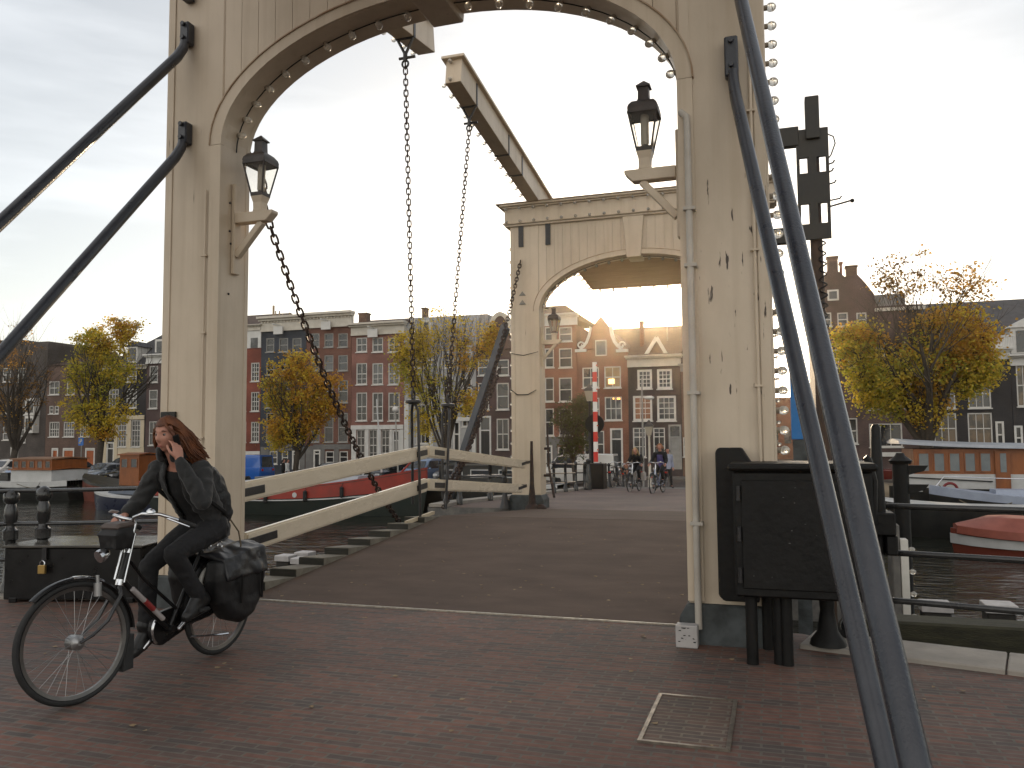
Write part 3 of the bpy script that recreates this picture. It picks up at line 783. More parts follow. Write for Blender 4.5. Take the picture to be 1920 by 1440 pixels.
for z in (1.075,.735,.37):
    m = MB(); m.tube([bk+Vector((0,0,z-.01)), pb+Vector((0,0,z)), pa+Vector((0,0,z)), e+Vector((0,0,z+.035))], .021, 8); m.build('rail', IRONPOST, FL, smooth=60)
# right railing
FR = thing('canal_railing', 'black iron railing of three bars over the water at the right edge', 'railing', (.75,6.75,0), group='cast iron railings beside the portal')
ra = Vector((.50,6.88,0)); rb = ra+kd*3.3
for z, zz in ((1.04,1.04),(.69,.695),(.335,.345)):
    m = MB(); m.tube([ra+Vector((0,0,z)), rb+Vector((0,0,zz))], .023, 10); m.build('rail', IRONPOST, FR, smooth=60)
baluster(FR, ra.x, ra.y, .03, 1.1); baluster(FR, rb.x, rb.y, .03, 1.1)
# far mirrored railings, left of the far portal
FF = thing('canal_railing', 'black iron railing left of the far portal foot', 'railing', (-6.6,17.7,0), group='cast iron railings beside the portal')
fa, fb = Vector((-5.95,17.75,.05)), Vector((-7.55,18.2,.05))
for z in (1.04,.69,.36):
    m = MB(); m.tube([fa+Vector((0,0,z)), fb+Vector((0,0,z))], .022, 8); m.build('rail', IRONPOST, FF, smooth=60)
baluster(FF, fb.x, fb.y, .05, 1.1); baluster(FF, fa.x+.02, fa.y, .05, 1.1)
m = MB(); m.lathe([(.13,0),(.10,.12),(.06,.25),(.05,.36)], (-5.82,17.45,.05), 12)
tag(m.build('flared_stand', IRON, smooth=40), 'dark flared iron stand left of the far portal plinth', 'iron stand')

# control cabinet on the right leg
CB = thing('control_cabinet', 'big black control cabinet on thin legs beside the right portal leg', 'cabinet', (.12,6.2,0))
m = MB(); m.prism([(-.44,.40),(-.40,.36),(-.15,.36),(-.15,1.33),(-.25,1.49),(-.42,1.49),(-.44,1.46)], lambda p,q,t:(p,t,q), 6.30, YN-.03); m.build('mounting_plate', BLACKMATT, CB, bevel=.01)
m = MB(); m.box(-.30,.60,5.90,6.62,.47,1.33); m.build('body', BLACKMATT, CB, bevel=.015)
m = MB(); m.box(-.335,.635,5.865,6.66,1.332,1.385); m.build('lid', BLACKMATT, CB, bevel=.018)
m = MB(); m.box(-.245,.545,5.885,5.899,.53,1.27); d_ = m.build('door', BLACKMATT, CB, bevel=.006)
m = MB(); m.tube([(.50,5.885,.86),(.50,5.855,.86),(.50,5.855,.96),(.50,5.885,.96)],.009,6); m.build('handle', IRON, d_, smooth=50)
for z in (.62,.90,1.18):
    m = MB(); m.tube([(-.262,5.884,z-.05),(-.262,5.884,z+.05)],.014,8); m.build('hinge', IRON, CB, smooth=50)
m = MB(); rk = random.Random(2)
for i in range(16):
    x, z = rk.uniform(-.2,.4), rk.uniform(.6,1.22); m.box(x,x+rk.uniform(.003,.016),5.8832,5.8846,z,z+rk.uniform(.002,.006))
m.build('paint_chips', mat('chipped_paint',(.09,.085,.08),.6), d_)
for x, y in ((-.20,6.0),(-.02,6.05),(.03,6.03),(-.10,6.45),(.02,6.5)):
    m = MB(); m.tube([(x,y,-.0),(x,y,.475)], .042, 10); m.build('leg', BLACKMATT, CB, smooth=50)
m = MB(); m.lathe([(.13,0.0),(.12,.04),(.075,.10),(.05,.25),(.06,.42)], (.32,6.55,.035), 12); m.build('pedestal', BLACKMATT, CB, smooth=45)
# small white box on the plinth corner, with scribbles
SB = thing('junction_box', 'small white scribbled box at the foot of the drain pipe', 'utility box', (-.66,6.30,0))
m = MB(); m.box(-.762,-.60,6.30,6.415,.0,.165); m.build('body', mat('scuffed_white_plastic',(.42,.40,.39),.5,(.34,.32,.31),5,extra=scratches(9,9,.70,(.05,.045,.05),9,.03,1.2)), SB, bevel=.006)
rs = random.Random(8)
m = MB()
for i in range(11):
    x = -.745+rs.uniform(0,.12); z = (.145,.125,.09,.07,.045)[i%5]
    m.poly([(x,6.2975,z),(x+rs.uniform(.008,.025),6.2975,z+rs.uniform(-.004,.004)),(x+rs.uniform(.008,.02),6.2975,z+.007),(x,6.2975,z+.006)])
m.build('scribbles', BLACK, SB)
# manhole
MH = thing('manhole_cover', 'brick filled manhole cover with a steel frame in the road', 'manhole cover', (-.495,4.71,0))
m = MB()
x0,x1,y0,y1 = -.727,-.264,4.30,5.125; t_=.022
for a,b,c,d in ((x0,x1,y0,y0+t_),(x0,x1,y1-t_,y1),(x0,x0+t_,y0+t_,y1-t_),(x1-t_,x1,y0+t_,y1-t_)): m.box(a,b,c,d,-.02,.012)
m.build('frame', mat('worn_steel',(.24,.21,.17),.4,(.12,.10,.085),12,metal=.6), MH)
m = MB(); m.box(x0+t_,x1-t_,y0+t_,y1-t_,-.02,.007); m.build('brick_filling', mat('manhole_brick',(.1,.06,.05),.75,extra=brick_extra(.205,.054,.007,(.115,.066,.048),(.075,.056,.047),(.135,.112,.085),bump=.6)), MH)
# black pole with arms right of the cabinet
PL = thing('swing_gate_post', 'black tapering post with bracket arms between cabinet and railing', 'post', (.67,6.45,0))
m = MB(); m.tube([(.69,6.5,.72),(.69,6.5,1.05),(.692,6.5,1.63),(.692,6.5,1.655)], [.052,.05,.033,.018], 10); m.build('pole', BLACKMATT, PL, smooth=40)
m = MB(); m.box(.60,.79,6.38,6.62,.86,1.02); m.box(.72,.80,6.4,6.6,.72,.86); m.build('bracket', BLACKMATT, PL, bevel=.01)
m = MB(); m.tube([(.60,6.35,1.42),(.62,6.35,1.40),(.65,6.35,1.25),(.64,6.35,.95)], [.02,.028,.028,.025], 8); m.build('bent_arm', BLACKMATT, PL, smooth=40)
m = MB(); m.tube([(.70,6.55,.03),(.68,6.52,.76)], .03, 8); m.build('stem', BLACKMATT, PL, smooth=40)
# bollard with leaf shaped fins further right
FB = thing('fender_bollard', 'dark bollard with pointed fins beyond the railing', 'bollard', (1.35,13.0,-.4))
m = MB(); a = atY(1688,870,13.0); m.tube([(a.x,13,-2.4),(a.x,13,a.z)], .11, 10); m.lathe([(.14,0),(.16,.05),(.07,.12),(.05,.16)], (a.x-.0,13,a.z), 10); m.build('stem', BLACKMATT, FB, smooth=40)
for z in (0,-.27):
    m = MB(); m.prism([(.08,-.02),(.36,-.02),(.30,-.10),(.08,-.16)], lambda p,q,t:(a.x+p,t,a.z+q+z), 12.96, 13.04); m.build('fin', BLACKMATT, FB)
# signal mast on the right
MS = thing('signal_mast', 'tall dark signal mast with lamp panel right of the portal', 'signal mast', (.60,12.0,-1.5))
MASTMAT = mat('mast_brown', (.06,.032,.018), .6, (.035,.022,.016), 5, bump=.4)
DARKGREEN = mat('dark_signal_paint', (.022,.022,.02), .55, (.035,.033,.028), 5)
Y = 12.0
def Sx(px, py): p = atY(px, py, Y); return p
a, b = Sx(1522,215), Sx(1540,880)
m = MB(); m.tube([(a.x+.04,Y+.1,-2.6),(a.x,Y+.1,a.z)], .085, 10); m.build('pole', MASTMAT, MS, smooth=50)
m = MB()
p0, p1 = Sx(1508,186), Sx(1537,262); m.box(p0.x,p1.x,Y-.1,Y+.1,p1.z,p0.z); m.build('top_box', DARKGREEN, MS, bevel=.01)
m = MB()
xl, xr = Sx(1493,300).x, Sx(1554,300).x
# panel with four openings, built from bars
zt, zb_ = Sx(1524,243).z, Sx(1524,450).z
H_ = zt-zb_
def zz(f): return zt-H_*f
wd = xr-xl
m.box(xl+wd*.38, xl+wd*.62, Y-.05, Y+.0, zz(1), zz(0))
for f0,f1 in ((0,.26),(.40,.68),(.86,1.0)): 
    m.box(xl, xl+wd*.38, Y-.05, Y, zz(f1), zz(f0)); m.box(xl+wd*.62, xr, Y-.05, Y, zz(f1), zz(f0))
for f0,f1 in ((.26,.40),(.68,.86)):
    m.box(xl, xl+wd*.10, Y-.05, Y, zz(f1), zz(f0)); m.box(xr-wd*.10, xr, Y-.05, Y, zz(f1), zz(f0))
m.build('signal_panel', DARKGREEN, MS)
m = MB()
for (pa_,pb_) in (((1462,243),(1498,275)),((1452,430),(1498,456))):
    q0,q1 = Sx(*pa_),Sx(*pb_); m.box(q0.x-.15,q1.x,Y-.06,Y+.06,q1.z,q0.z)
    m.build('bracket_arm', DARKGREEN, MS, bevel=.01); m = MB()
m.bm.free()
m = MB()
for (x,y) in ((1562,305),(1560,320),(1565,342),(1575,372)):
    q = Sx(x,y); m.tube([(xr-.02,Y,q.z-.02),(q.x,Y,q.z),(q.x+.02,Y-.02,q.z+.03)], .012, 5)
q = Sx(1598,376); m.tube([(xr-.02,Y,q.z-.06),(q.x,Y-.02,q.z)], .014, 5); m.sphere(q,.03,8,6)
m.build('hook_arms', DARKGREEN, MS, smooth=50)
m = MB(); pts=[]
for i in range(120):
    t = i/119; q = Sx(1530+12*t, 452+330*t); pts.append((q.x+.075+.05*math.sin(i*.9), Y+.02*math.cos(i*.9), q.z))
m.tube(pts, .012, 5); m.build('cable', BLACK, MS, smooth=60)
m = MB(); q = Sx(1556,262); m.tube([(xr-.03,Y,q.z+.1),(xr+.07,Y,q.z+.04),(xr+.09,Y,q.z-.06),(xr+.03,Y,q.z-.22),(xr-.02,Y,q.z-.28)], .010, 5); m.build('cable', BLACK, MS, smooth=60)
# blue panel beyond the cabinet
m = MB(); q0,q1 = atY(1480,690,16), atY(1502,824,16); m.box(q0.x,q1.x+.12,15.95,16.05,q1.z,q0.z)
BP = thing('blue_board', 'upright blue board glimpsed between the stay rods', 'board', ((q0.x+q1.x)/2,16,q1.z-1.0))
m.build('panel', mat('bright_blue_paint',(.02,.16,.42),.45,(.015,.13,.36),3), BP, bevel=.01)
m = MB(); m.box(q0.x+.02,q1.x+.10,15.97,16.03,-2.5,q1.z-.005); m.build('post', BLUESTONE, BP)
# pier post with bulbs, piles, fender beams
PP = thing('fender_post', 'grey stone fender post with white edge board and bulbs in the water', 'fender post', (1.45,12,-2.4))
x_ = atY(1668,1000,12).x; x2 = atY(1685,1000,12).x; x3 = atY(1700,1000,12).x
m = MB(); m.box(x_,x2,11.9,12.3,-2.6,.42); m.build('stone_post', STONE, PP, bevel=.02)
m = MB(); m.box(x2+.002,x3,11.9,12.1,-2.4,atY(1690,1010,12).z); m.build('edge_board', WHITE, PP, bevel=.006)
for k in range(8): bulb(PP, (x3, 12.0, .08-.29*k), (1,0,0))
PILE = mat('tarred_pile', (.02,.018,.016), .8, (.04,.036,.03), 6, bump=.6)
CAPM = mat('white_pile_cap', (.46,.44,.43), .55, (.36,.34,.33), 7, bump=.25)
def pile(label, p, w, ctop, g):
    T = thing('mooring_pile', label, 'mooring pile', (p.x,p.y,-3), group=g)
    m = MB(); m.box(p.x-w*.46,p.x+w*.46,p.y-w*.46,p.y+w*.46,-3.5,ctop-.11); m.build('shaft', PILE, T, bevel=.02)
    m = MB(); w2=w*.52; m.loft([[(p.x+sx*w2*f,p.y+sy*w2*f,z) for sx,sy in ((-1,-1),(1,-1),(1,1),(-1,1))] for z,f in ((ctop-.11,1),(ctop-.01,1),(ctop,.94))]); m.build('cap', CAPM, T, bevel=.006)
    return T
for px,lab in (((1753,1128),'white capped mooring pile half behind the lowest bar of the railing'),((1872,1130),'white capped mooring pile nearest the right edge of the picture')):
    pile(lab, atZ(*px,-.6), .36, -.6, 'white capped piles right of the bridge')
for px,lab in (((536,1040),'leftmost white capped pile beside the deck edge'),((572,1034),'farther white capped pile beside the deck edge'),((566,1045),'white capped pile in front of another beside the deck edge')):
    pile(lab, atZ(*px,-.6), .30, -.6, 'white capped piles left of the bridge')
for i,(ya,z0,z1) in enumerate(((8.2,-.55,-.04),)):
    FB2 = thing('timber_fender', 'mossy dark timber fender along the abutment below the right railing', 'timber fender', (4,8.2,-2.6))
    m = MB(); m.box(.55,9,8.0,8.35,-.34,-.06); m.build('top_beam', mat('mossy_timber',(.045,.042,.022),.85,(.025,.024,.015),4,bump=.6,stretch=(1,5,5)), FB2, bevel=.02)
    m = MB(); m.box(.62,9,8.05,8.3,-.9,-.43); m.build('lower_beam', DARKWOOD, FB2, bevel=.02)
    for k in range(5):
        m = MB(); m.box(.7+2*k,1.0+2*k,8.05,8.3,-3.2,-.345 if False else -.9); m.build('fender_pile', DARKWOOD, FB2)
# far approach: railing, barrier boom, bollard
AR = thing('approach_railing', 'iron railing with three sunlit bars along the far approach', 'railing', (-7.2,33,-.4))
rp = [(-7.25,y) for y in (18.3,20.5,22.7,24.9,27.0,28.6,30.2,31.8)]+[(-7.25,y) for y in (34.8,36.6,38.4,40.2,42.2,44.2)]
for x,y in rp:
    m = MB(); z = zroad(y); m.lathe([(.085,0),(.08,.18),(.055,.22),(.05,.95),(.075,.99),(.075,1.05),(.03,1.10)], (x,y,z), 8); m.build('rail_post', IRONPOST, AR, smooth=45)
for (ya,yb) in ((18.3,32.4),(34.4,45.5)):
    for h in (1.0,.67,.34):
        m = MB(); m.tube([(-7.25,ya+(yb-ya)*i/8,zroad(ya+(yb-ya)*i/8)+h) for i in range(9)], .028, 6); m.build('rail', mat('rail_bronze',(.06,.045,.035),.2,(.03,.025,.02),4,coat=.5), AR, smooth=60)
AR2 = thing('approach_railing', 'iron railing along the right side of the far approach, behind the right leg', 'railing', (1.85,33,-.4))
for i in range(14):
    y=19+i*2; m = MB(); m.lathe([(.085,0),(.08,.18),(.055,.22),(.05,.95),(.075,.99),(.075,1.05),(.03,1.10)], (1.85,y,zroad(y)), 8); m.build('rail_post', IRONPOST, AR2, smooth=45)
for h in (1.0,.67,.34):
    m = MB(); m.tube([(1.85,18.8+26.6*i/10,zroad(18.8+26.6*i/10)+h) for i in range(11)], .028, 6); m.build('rail', MATS['rail_bronze'], AR2, smooth=60)
BB = thing('barrier_boom', 'raised red and white striped barrier on a black base by the far railing', 'barrier', (-7.1,33.3,zroad(33.3)))
zb0 = zroad(33.3)
m = MB(); m.box(-7.60,-6.75,32.9,33.7,zb0,zb0+1.05); m.build('base', BLACKMATT, BB, bevel=.03)
pa_ = atY(1118,866,33.3); pt_ = atY(1118,679,33.3); nst = 10
STR = [mat('barrier_red',(.55,.025,.015),.45), mat('barrier_white',(.72,.70,.66),.45)]
m = MB()
for i in range(nst):
    m.mi = i % 2
    za, zc = pa_.z+(pt_.z-pa_.z)*i/nst, pa_.z+(pt_.z-pa_.z)*(i+1)/nst
    m.box(pa_.x-.085+.0, pa_.x+.085, 33.2, 33.3, za+.001, zc-.001)
m.build('boom', STR, BB)
m = MB()
for i in range(8):
    zc = pa_.z+.5+i*.5; m.sphere((pa_.x+.10,33.18,zc),.035,8,6)
m.build('boom_lights', mat('red_lamp_glass',(.5,.08,.03),.3), BB, smooth=60)
m = MB(); q = atY(1115,795,33.45); m.tube([(q.x,33.42,q.z),(q.x,33.48,q.z)], .40, 24); m.tube([(q.x-.12,33.46,zb0+.9),(q.x-.12,33.46,q.z)],.05,8); m.build('round_sign_back', BLACKMATT, BB, smooth=40)
m = MB(); q = atY(1103,880,31.5); zq = zroad(31.5); m.lathe([(.14,0),(.13,.4),(.09,.7),(.08,.95),(.05,1.0),(.10,1.08),(.09,1.18),(.02,1.22)], (q.x,31.5,zq), 10)
tag(m.build('iron_bollard', IRONPOST, smooth=45), 'dark iron bollard with a round head in front of the barrier base', 'bollard')
# ================================================================== HOUSES ACROSS THE WATER
FRAMEW = mat('window_white', (.60,.58,.54), .5, (.5,.48,.44), 2)
FRAMEG = mat('window_grey', (.30,.29,.27), .5, (.24,.23,.21), 2)
GLZ = [mat('window_glass_dark', (.012,.013,.014), .05, (.03,.03,.032), .8, spec=.7),
       mat('window_glass_curtain', (.10,.10,.10), .12, (.03,.03,.03), .6, spec=.6, lo=.45, hi=.55),
       mat('window_glass_blue', (.03,.035,.04), .06, (.012,.012,.013), .5, spec=.8),
       mat('window_glass_warm', (.14,.06,.03), .12, (.06,.03,.02), 1.2, emit=(1,.32,.08), estr=.05),
       mat('window_glass_amber', (.2,.13,.06), .15, (.10,.06,.03), 1.2, emit=(1,.55,.15), estr=.05)]
GLZ.append(mat('window_glass_tree_reflection', (.13,.085,.045), .12, (.035,.028,.02), .9, spec=.7, lo=.42, hi=.55))  # amber reflection of the yellow tree put into the pane colour
DOORM = mat('dark_door_paint', (.014,.014,.014), .4, (.02,.02,.02), 4)
ROOFDARK = mat('dark_roof_tiles', (.026,.026,.03), .7, (.045,.043,.045), 3, bump=.5, bscale=9)
ROOFBROWN = mat('brown_roof_tiles', (.085,.05,.033), .75, (.055,.036,.027), 3, bump=.5, bscale=9)
CORN = mat('cornice_cream', (.55,.51,.44), .55, (.47,.43,.36), 2, bump=.1)
CORNW = mat('cornice_white', (.60,.59,.56), .55, (.52,.51,.48), 2, bump=.1)
def wallmat(name, c1, c2):
    return mat(name, c1, .85, extra=brick_extra(.21,.066,.010,c1,c2,tuple(min(1,v*1.25+.012) for v in c1), rot=(-PI/2,0,0), bump=.35))
HB = {}
rw = random.Random(21)
def px2(x, y, Y=FACE): p = atY(x, y, Y); return p.x, p.z
def window(T, x0, x1, y0, y1, grid=(2,3), frame=None, glass=None, sill=True, transom=None, fw=.085):
    """one window: frame mesh with glazing bars and sill, and its pane"""
    xm, ym = (x0+x1)/2, (y0+y1)/2
    a, b = atY(x0, ym, FACE).x, atY(x1, ym, FACE).x
    zt, zb = atY(xm, y0, FACE).z, atY(xm, y1, FACE).z
    frame = frame or FRAMEW
    m = MB(); yf, yb = FACE+.03, FACE+.13
    m.box(a,a+fw,yf,yb,zb,zt); m.box(b-fw,b,yf,yb,zb,zt); m.box(a+fw,b-fw,yf,yb,zt-fw,zt); m.box(a+fw,b-fw,yf,yb,zb,zb+fw)
    c, r = grid
    tr = zb+(zt-zb)*(transom if transom else .5)
    if r > 1: m.box(a+fw,b-fw,yf+.01,yb,tr-.035,tr+.035)
    for i in range(1, c):
        x = a+fw+(b-a-2*fw)*i/c; m.box(x-.022,x+.022,yf+.02,yb-.01,zb+fw,zt-fw)
    if r > 2:
        for z0_, z1_, k in ((zb+fw, tr-.035, max(1,r//2+r%2)), (tr+.035, zt-fw, max(1,r//2))):
            for j in range(1, k):
                z = z0_+(z1_-z0_)*j/k; m.box(a+fw,b-fw,yf+.021,yb-.011,z-.02,z+.02)
    if sill: m.box(a-.06,b+.06,FACE-.09,FACE+.03,zb-.085,zb-.002)
    o = m.build('window', frame, T)
    m = MB(); m.poly([(a+fw*.5,yb-.03,zb+fw*.5),(b-fw*.5,yb-.03,zb+fw*.5),(b-fw*.5,yb-.03,zt-fw*.5),(a+fw*.5,yb-.03,zt-fw*.5)])
    m.build('pane', GLZ[glass] if glass is not None else GLZ[rw.choice((0,0,1,2))], o)
    return (a, b, zb, zt)
def door(T, x0, x1, y0, y1, col=None, frame=None, fan=.28):
    xm, ym = (x0+x1)/2, (y0+y1)/2
    a, b = atY(x0, ym, FACE).x, atY(x1, ym, FACE).x; zt = atY(xm, y0, FACE).z; zb = max(QZ+.12, atY(xm, y1, FACE).z)
    m = MB(); yf, yb = FACE-.04, FACE+.13; fw = .13
    m.box(a,a+fw,yf,yb,zb,zt); m.box(b-fw,b,yf,yb,zb,zt); m.box(a+fw,b-fw,yf,yb,zt-fw,zt)
    zc = zt-(zt-zb)*fan; m.box(a+fw,b-fw,yf+.02,yb,zc-.05,zc+.05)
    o = m.build('door', frame or FRAMEW, T)
    m = MB(); m.poly([(a+fw,yb-.04,zc+.05),(b-fw,yb-.04,zc+.05),(b-fw,yb-.04,zt-fw),(a+fw,yb-.04,zt-fw)]); m.build('fanlight', GLZ[2], o)
    m = MB(); m.box(a+fw,b-fw,yb-.09,yb-.05,zb,zc-.05)
    for i in range(2):
        for j in range(2):
            w_=(b-a-2*fw)/2; h_=(zc-zb)/2; m.box(a+fw+w_*i+.08,a+fw+w_*(i+1)-.08,yb-.105,yb-.09,zb+h_*j+.12,zb+h_*(j+1)-.12)
    m.build('door_leaf', col or DOORM, o)
    return (a, b, zb, zt)
def wall_front(m, X0, X1, Z0, Z1, ops):
    xs = sorted({X0, X1, *[o[0] for o in ops], *[o[1] for o in ops]}); zs = sorted({Z0, Z1, *[o[2] for o in ops], *[o[3] for o in ops]})
    xs = [x for x in xs if X0-1e-6 <= x <= X1+1e-6]; zs = [z for z in zs if Z0-1e-6 <= z <= Z1+1e-6]
    V = {}
    def v(x, z):
        k = (round(x,4), round(z,4))
        if k not in V: V[k] = m.bm.verts.new((x, FACE, z))
        return V[k]
    for x0, x1 in zip(xs, xs[1:]):
        for z0, z1 in zip(zs, zs[1:]):
            cx, cz = (x0+x1)/2, (z0+z1)/2
            if any(o[0] < cx < o[1] and o[2] < cz < o[3] for o in ops): continue
            m.face([v(x0,z0), v(x1,z0), v(x1,z1), v(x0,z1)])
    for a, b, c, d in ops:   # reveals
        for q in (((a,c),(a,d)),((b,d),(b,c)),((a,d),(b,d)),((b,c),(a,c))):
            (p0,r0),(p1,r1) = q; m.poly([(p0,FACE,r0),(p1,FACE,r1),(p1,FACE+.16,r1),(p0,FACE+.16,r0)])
def house(name, label, x0, x1, ytop, wm, wins=(), doors=(), depth=9.0, ground=None, split=None):
    """x0, x1, ytop and the openings are read off the photograph and laid on the street front at its real distance"""
    xm = (x0+x1)/2
    X0, X1 = atY(x0, 780, FACE).x+.01, atY(x1, 780, FACE).x-.01; ZT = atY(xm, ytop, FACE).z
    T = thing(name, label, 'house', ((X0+X1)/2, FACE+depth/2, QZ), group='houses along the far quay')
    ops = []
    for w in wins: ops.append(window(T, *w[:4], **(w[4] if len(w) > 4 else {})))
    for d in doors: ops.append(door(T, *d[:4], **(d[4] if len(d) > 4 else {})))
    ops = [(max(a,X0+.03),min(b,X1-.03),max(c,QZ+.05),min(d,ZT-.05)) for a,b,c,d in ops]
    m = MB(); wall_front(m, X0, X1, QZ-.2, ZT, ops)
    m.mi = 0
    m.poly([(X0,FACE,QZ-.2),(X0,FACE,ZT),(X0,FACE+depth,ZT),(X0,FACE+depth,QZ-.2)]); m.poly([(X1,FACE,QZ-.2),(X1,FACE+depth,QZ-.2),(X1,FACE+depth,ZT),(X1,FACE,ZT)])
    m.poly([(X0,FACE+depth,QZ-.2),(X0,FACE+depth,ZT),(X1,FACE+depth,ZT),(X1,FACE+depth,QZ-.2)])
    m.poly([(X0,FACE,ZT-.01),(X1,FACE,ZT-.01),(X1,FACE+depth,ZT-.01),(X0,FACE+depth,ZT-.01)])
    m.poly([(X0+.02,FACE+.5,QZ),(X1-.02,FACE+.5,QZ),(X1-.02,FACE+.5,ZT-.05),(X0+.02,FACE+.5,ZT-.05)])
    bm_wall = m.build('wall', wm, T)
    return T, X0, X1, ZT
def cornice(T, X0, X1, y0, y1, xm, mt=None, over_=.12, proud=.35, dent=False):
    zt, zb = atY(xm, y0, FACE).z, atY(xm, y1, FACE).z; h = zt-zb
    m = MB(); m.box(X0-over_*.3,X1+over_*.3,FACE-.10,FACE+.3,zb,zb+h*.70); m.box(X0-over_*.2,X1+over_*.2,FACE-.17,FACE-.10,zb-.03,zb+h*.12)
    m.box(X0-over_,X1+over_,FACE-proud*.6,FACE+.3,zb+h*.70,zb+h*.85); m.box(X0-over_*1.5,X1+over_*1.5,FACE-proud,FACE+.3,zb+h*.85,zt)
    if dent:
        n = int((X1-X0)/.32)
        for i in range(n): x = X0+(X1-X0)*(i+.5)/n; m.box(x-.07,x+.07,FACE-.22,FACE-.10,zb+h*.58,zb+h*.695)
    m.build('cornice', mt or CORN, T)
    return zt
def band(T, name, x0, x1, y0, y1, mt, proud=.06, xs=None, zs=None):
    xm, ym = (x0+x1)/2, (y0+y1)/2
    a, b = (xs or (atY(x0,ym,FACE).x, atY(x1,ym,FACE).x)); zt, zb = atY(xm,y0,FACE).z, atY(xm,y1,FACE).z
    m = MB(); m.box(a,b,FACE-proud,FACE+.012,zb,zt); return m.build(name, mt, T)
def roof_slab(T, pts, th=.15, mt=None, name='roof'):
    m = MB(); n = (Vector(pts[1])-Vector(pts[0])).cross(Vector(pts[2])-Vector(pts[0])).normalized()*th
    a = [m.bm.verts.new(Vector(p)) for p in pts]; b = [m.bm.verts.new(Vector(p)-n) for p in pts]
    m.face(a); m.face(b[::-1]); k = len(pts)
    for i in range(k): m.face([a[i], b[i], b[(i+1)%k], a[(i+1)%k]])
    return m.build(name, mt or ROOFDARK, T)
def pitched(T, X0, X1, zt, y_ridge, xm, dep=4.5, mt=None, hipl=0, hipr=0, back=9.0):
    zr = atY(xm, y_ridge, FACE+dep).z
    m = MB(); a=(X0-.1,FACE-.15,zt); b=(X1+.1,FACE-.15,zt); c=(X1+.1-hipr,FACE+dep,zr); d=(X0-.1+hipl,FACE+dep,zr); e=(X0-.1,FACE+back,zt); f=(X1+.1,FACE+back,zt)
    va=[m.bm.verts.new(p) for p in (a,b,c,d,e,f)]
    m.face([va[0],va[1],va[2],va[3]]); m.face([va[5],va[4],va[3],va[2]]); m.face([va[0],va[3],va[4]]); m.face([va[1],va[5],va[2]])
    return m.build('roof', mt or ROOFDARK, T), zr
def chimney(T, roof, px0, px1, y0, y1, Y, mt, pots=2):
    a, b = atY(px0, y0, Y).x, atY(px1, y0, Y).x; zt, zb = atY(px0,y0,Y).z, atY(px0,y1,Y).z
    m = MB(); m.box(a,b,Y-.35,Y+.35,zb-1.0,zt-.12); m.box(a-.06,b+.06,Y-.41,Y+.41,zt-.12,zt)
    o = m.build('chimney', mt, roof if roof is not None else T)
    return o
G23, G34, G22, G12, G11 = dict(grid=(2,3)), dict(grid=(3,4)), dict(grid=(2,2)), dict(grid=(1,2)), dict(grid=(1,1))
W = lambda x0,x1,y0,y1,**k: (x0,x1,y0,y1,k)

B_DARKGREY = wallmat('brick_dark_grey', (.075,.062,.055), (.055,.048,.045))
B_BROWN = wallmat('brick_brown', (.115,.072,.055), (.085,.058,.048))
B_BLACK = wallmat('brick_black', (.026,.024,.025), (.035,.032,.032))
B_RED = wallmat('brick_red', (.19,.055,.035), (.15,.045,.032))
B_BLUE = wallmat('brick_blue_black', (.04,.046,.058), (.034,.038,.046))
B_BROWNRED = wallmat('brick_brown_red', (.145,.066,.046), (.115,.055,.042))
B_ROSE = wallmat('brick_rose', (.20,.095,.075), (.165,.08,.065))
B_ORANGE = wallmat('brick_orange_brown', (.20,.085,.05), (.16,.07,.045))
B_PURPLE = wallmat('brick_purple_brown', (.085,.055,.05), (.065,.045,.043))
PALE = mat('pale_grey_plaster', (.36,.36,.35), .8, (.29,.29,.285), 1.2, bump=.2)
GREYSTONE = mat('ground_floor_stone', (.17,.165,.155), .8, (.125,.12,.115), 1.5, bump=.3)
CREAMPL = mat('cream_plaster', (.58,.49,.35), .8, (.50,.42,.30), 1.2, bump=.2)

# --- leftmost modern block
T,X0,X1,ZT = house('apartment_block', 'dark stepped apartment block with white bay windows at the left edge', -130, 86, 651, B_DARKGREY,
    [W(5,20,690,716,**G12),W(33,48,690,716,**G12),W(5,20,745,775,**G12),W(5,20,800,825,**G12),W(33,48,750,778,**G12),W(33,48,805,830,**G12),W(-60,-40,700,730,**G12),W(-60,-40,760,790,**G12)],
    [(20,34,838,872)])
for (xa,xb,ya,yb) in ((60,76,747,779),(58,74,780,812)):
    xm=(xa+xb)/2; a,b=atY(xa,ya,FACE).x,atY(xb,ya,FACE).x; zt,zb=atY(xm,ya,FACE).z,atY(xm,yb,FACE).z
    m=MB(); m.box(a,b,FACE-.7,FACE+.01,zb,zb+.25); m.box(a,b,FACE-.7,FACE+.01,zt-.25,zt); 
    for x in (a,b-.1): m.box(x,x+.1,FACE-.7,FACE+.01,zb+.25,zt-.25)
    o=m.build('bay_window',FRAMEW,T); m=MB(); m.box(a+.1,b-.1,FACE-.62,FACE-.02,zb+.25,zt-.25); m.build('pane',GLZ[0],o)
m=MB(); p0,p1=atY(31,643,FACE),atY(82,651,FACE); m.box(X0,p0.x,FACE+.3,FACE+8,ZT-.02,p0.z+.4); m.box(p0.x+.01,X1-.6,FACE+.6,FACE+8,ZT-.02,ZT+.35); m.build('roof_storey',B_DARKGREY,T)
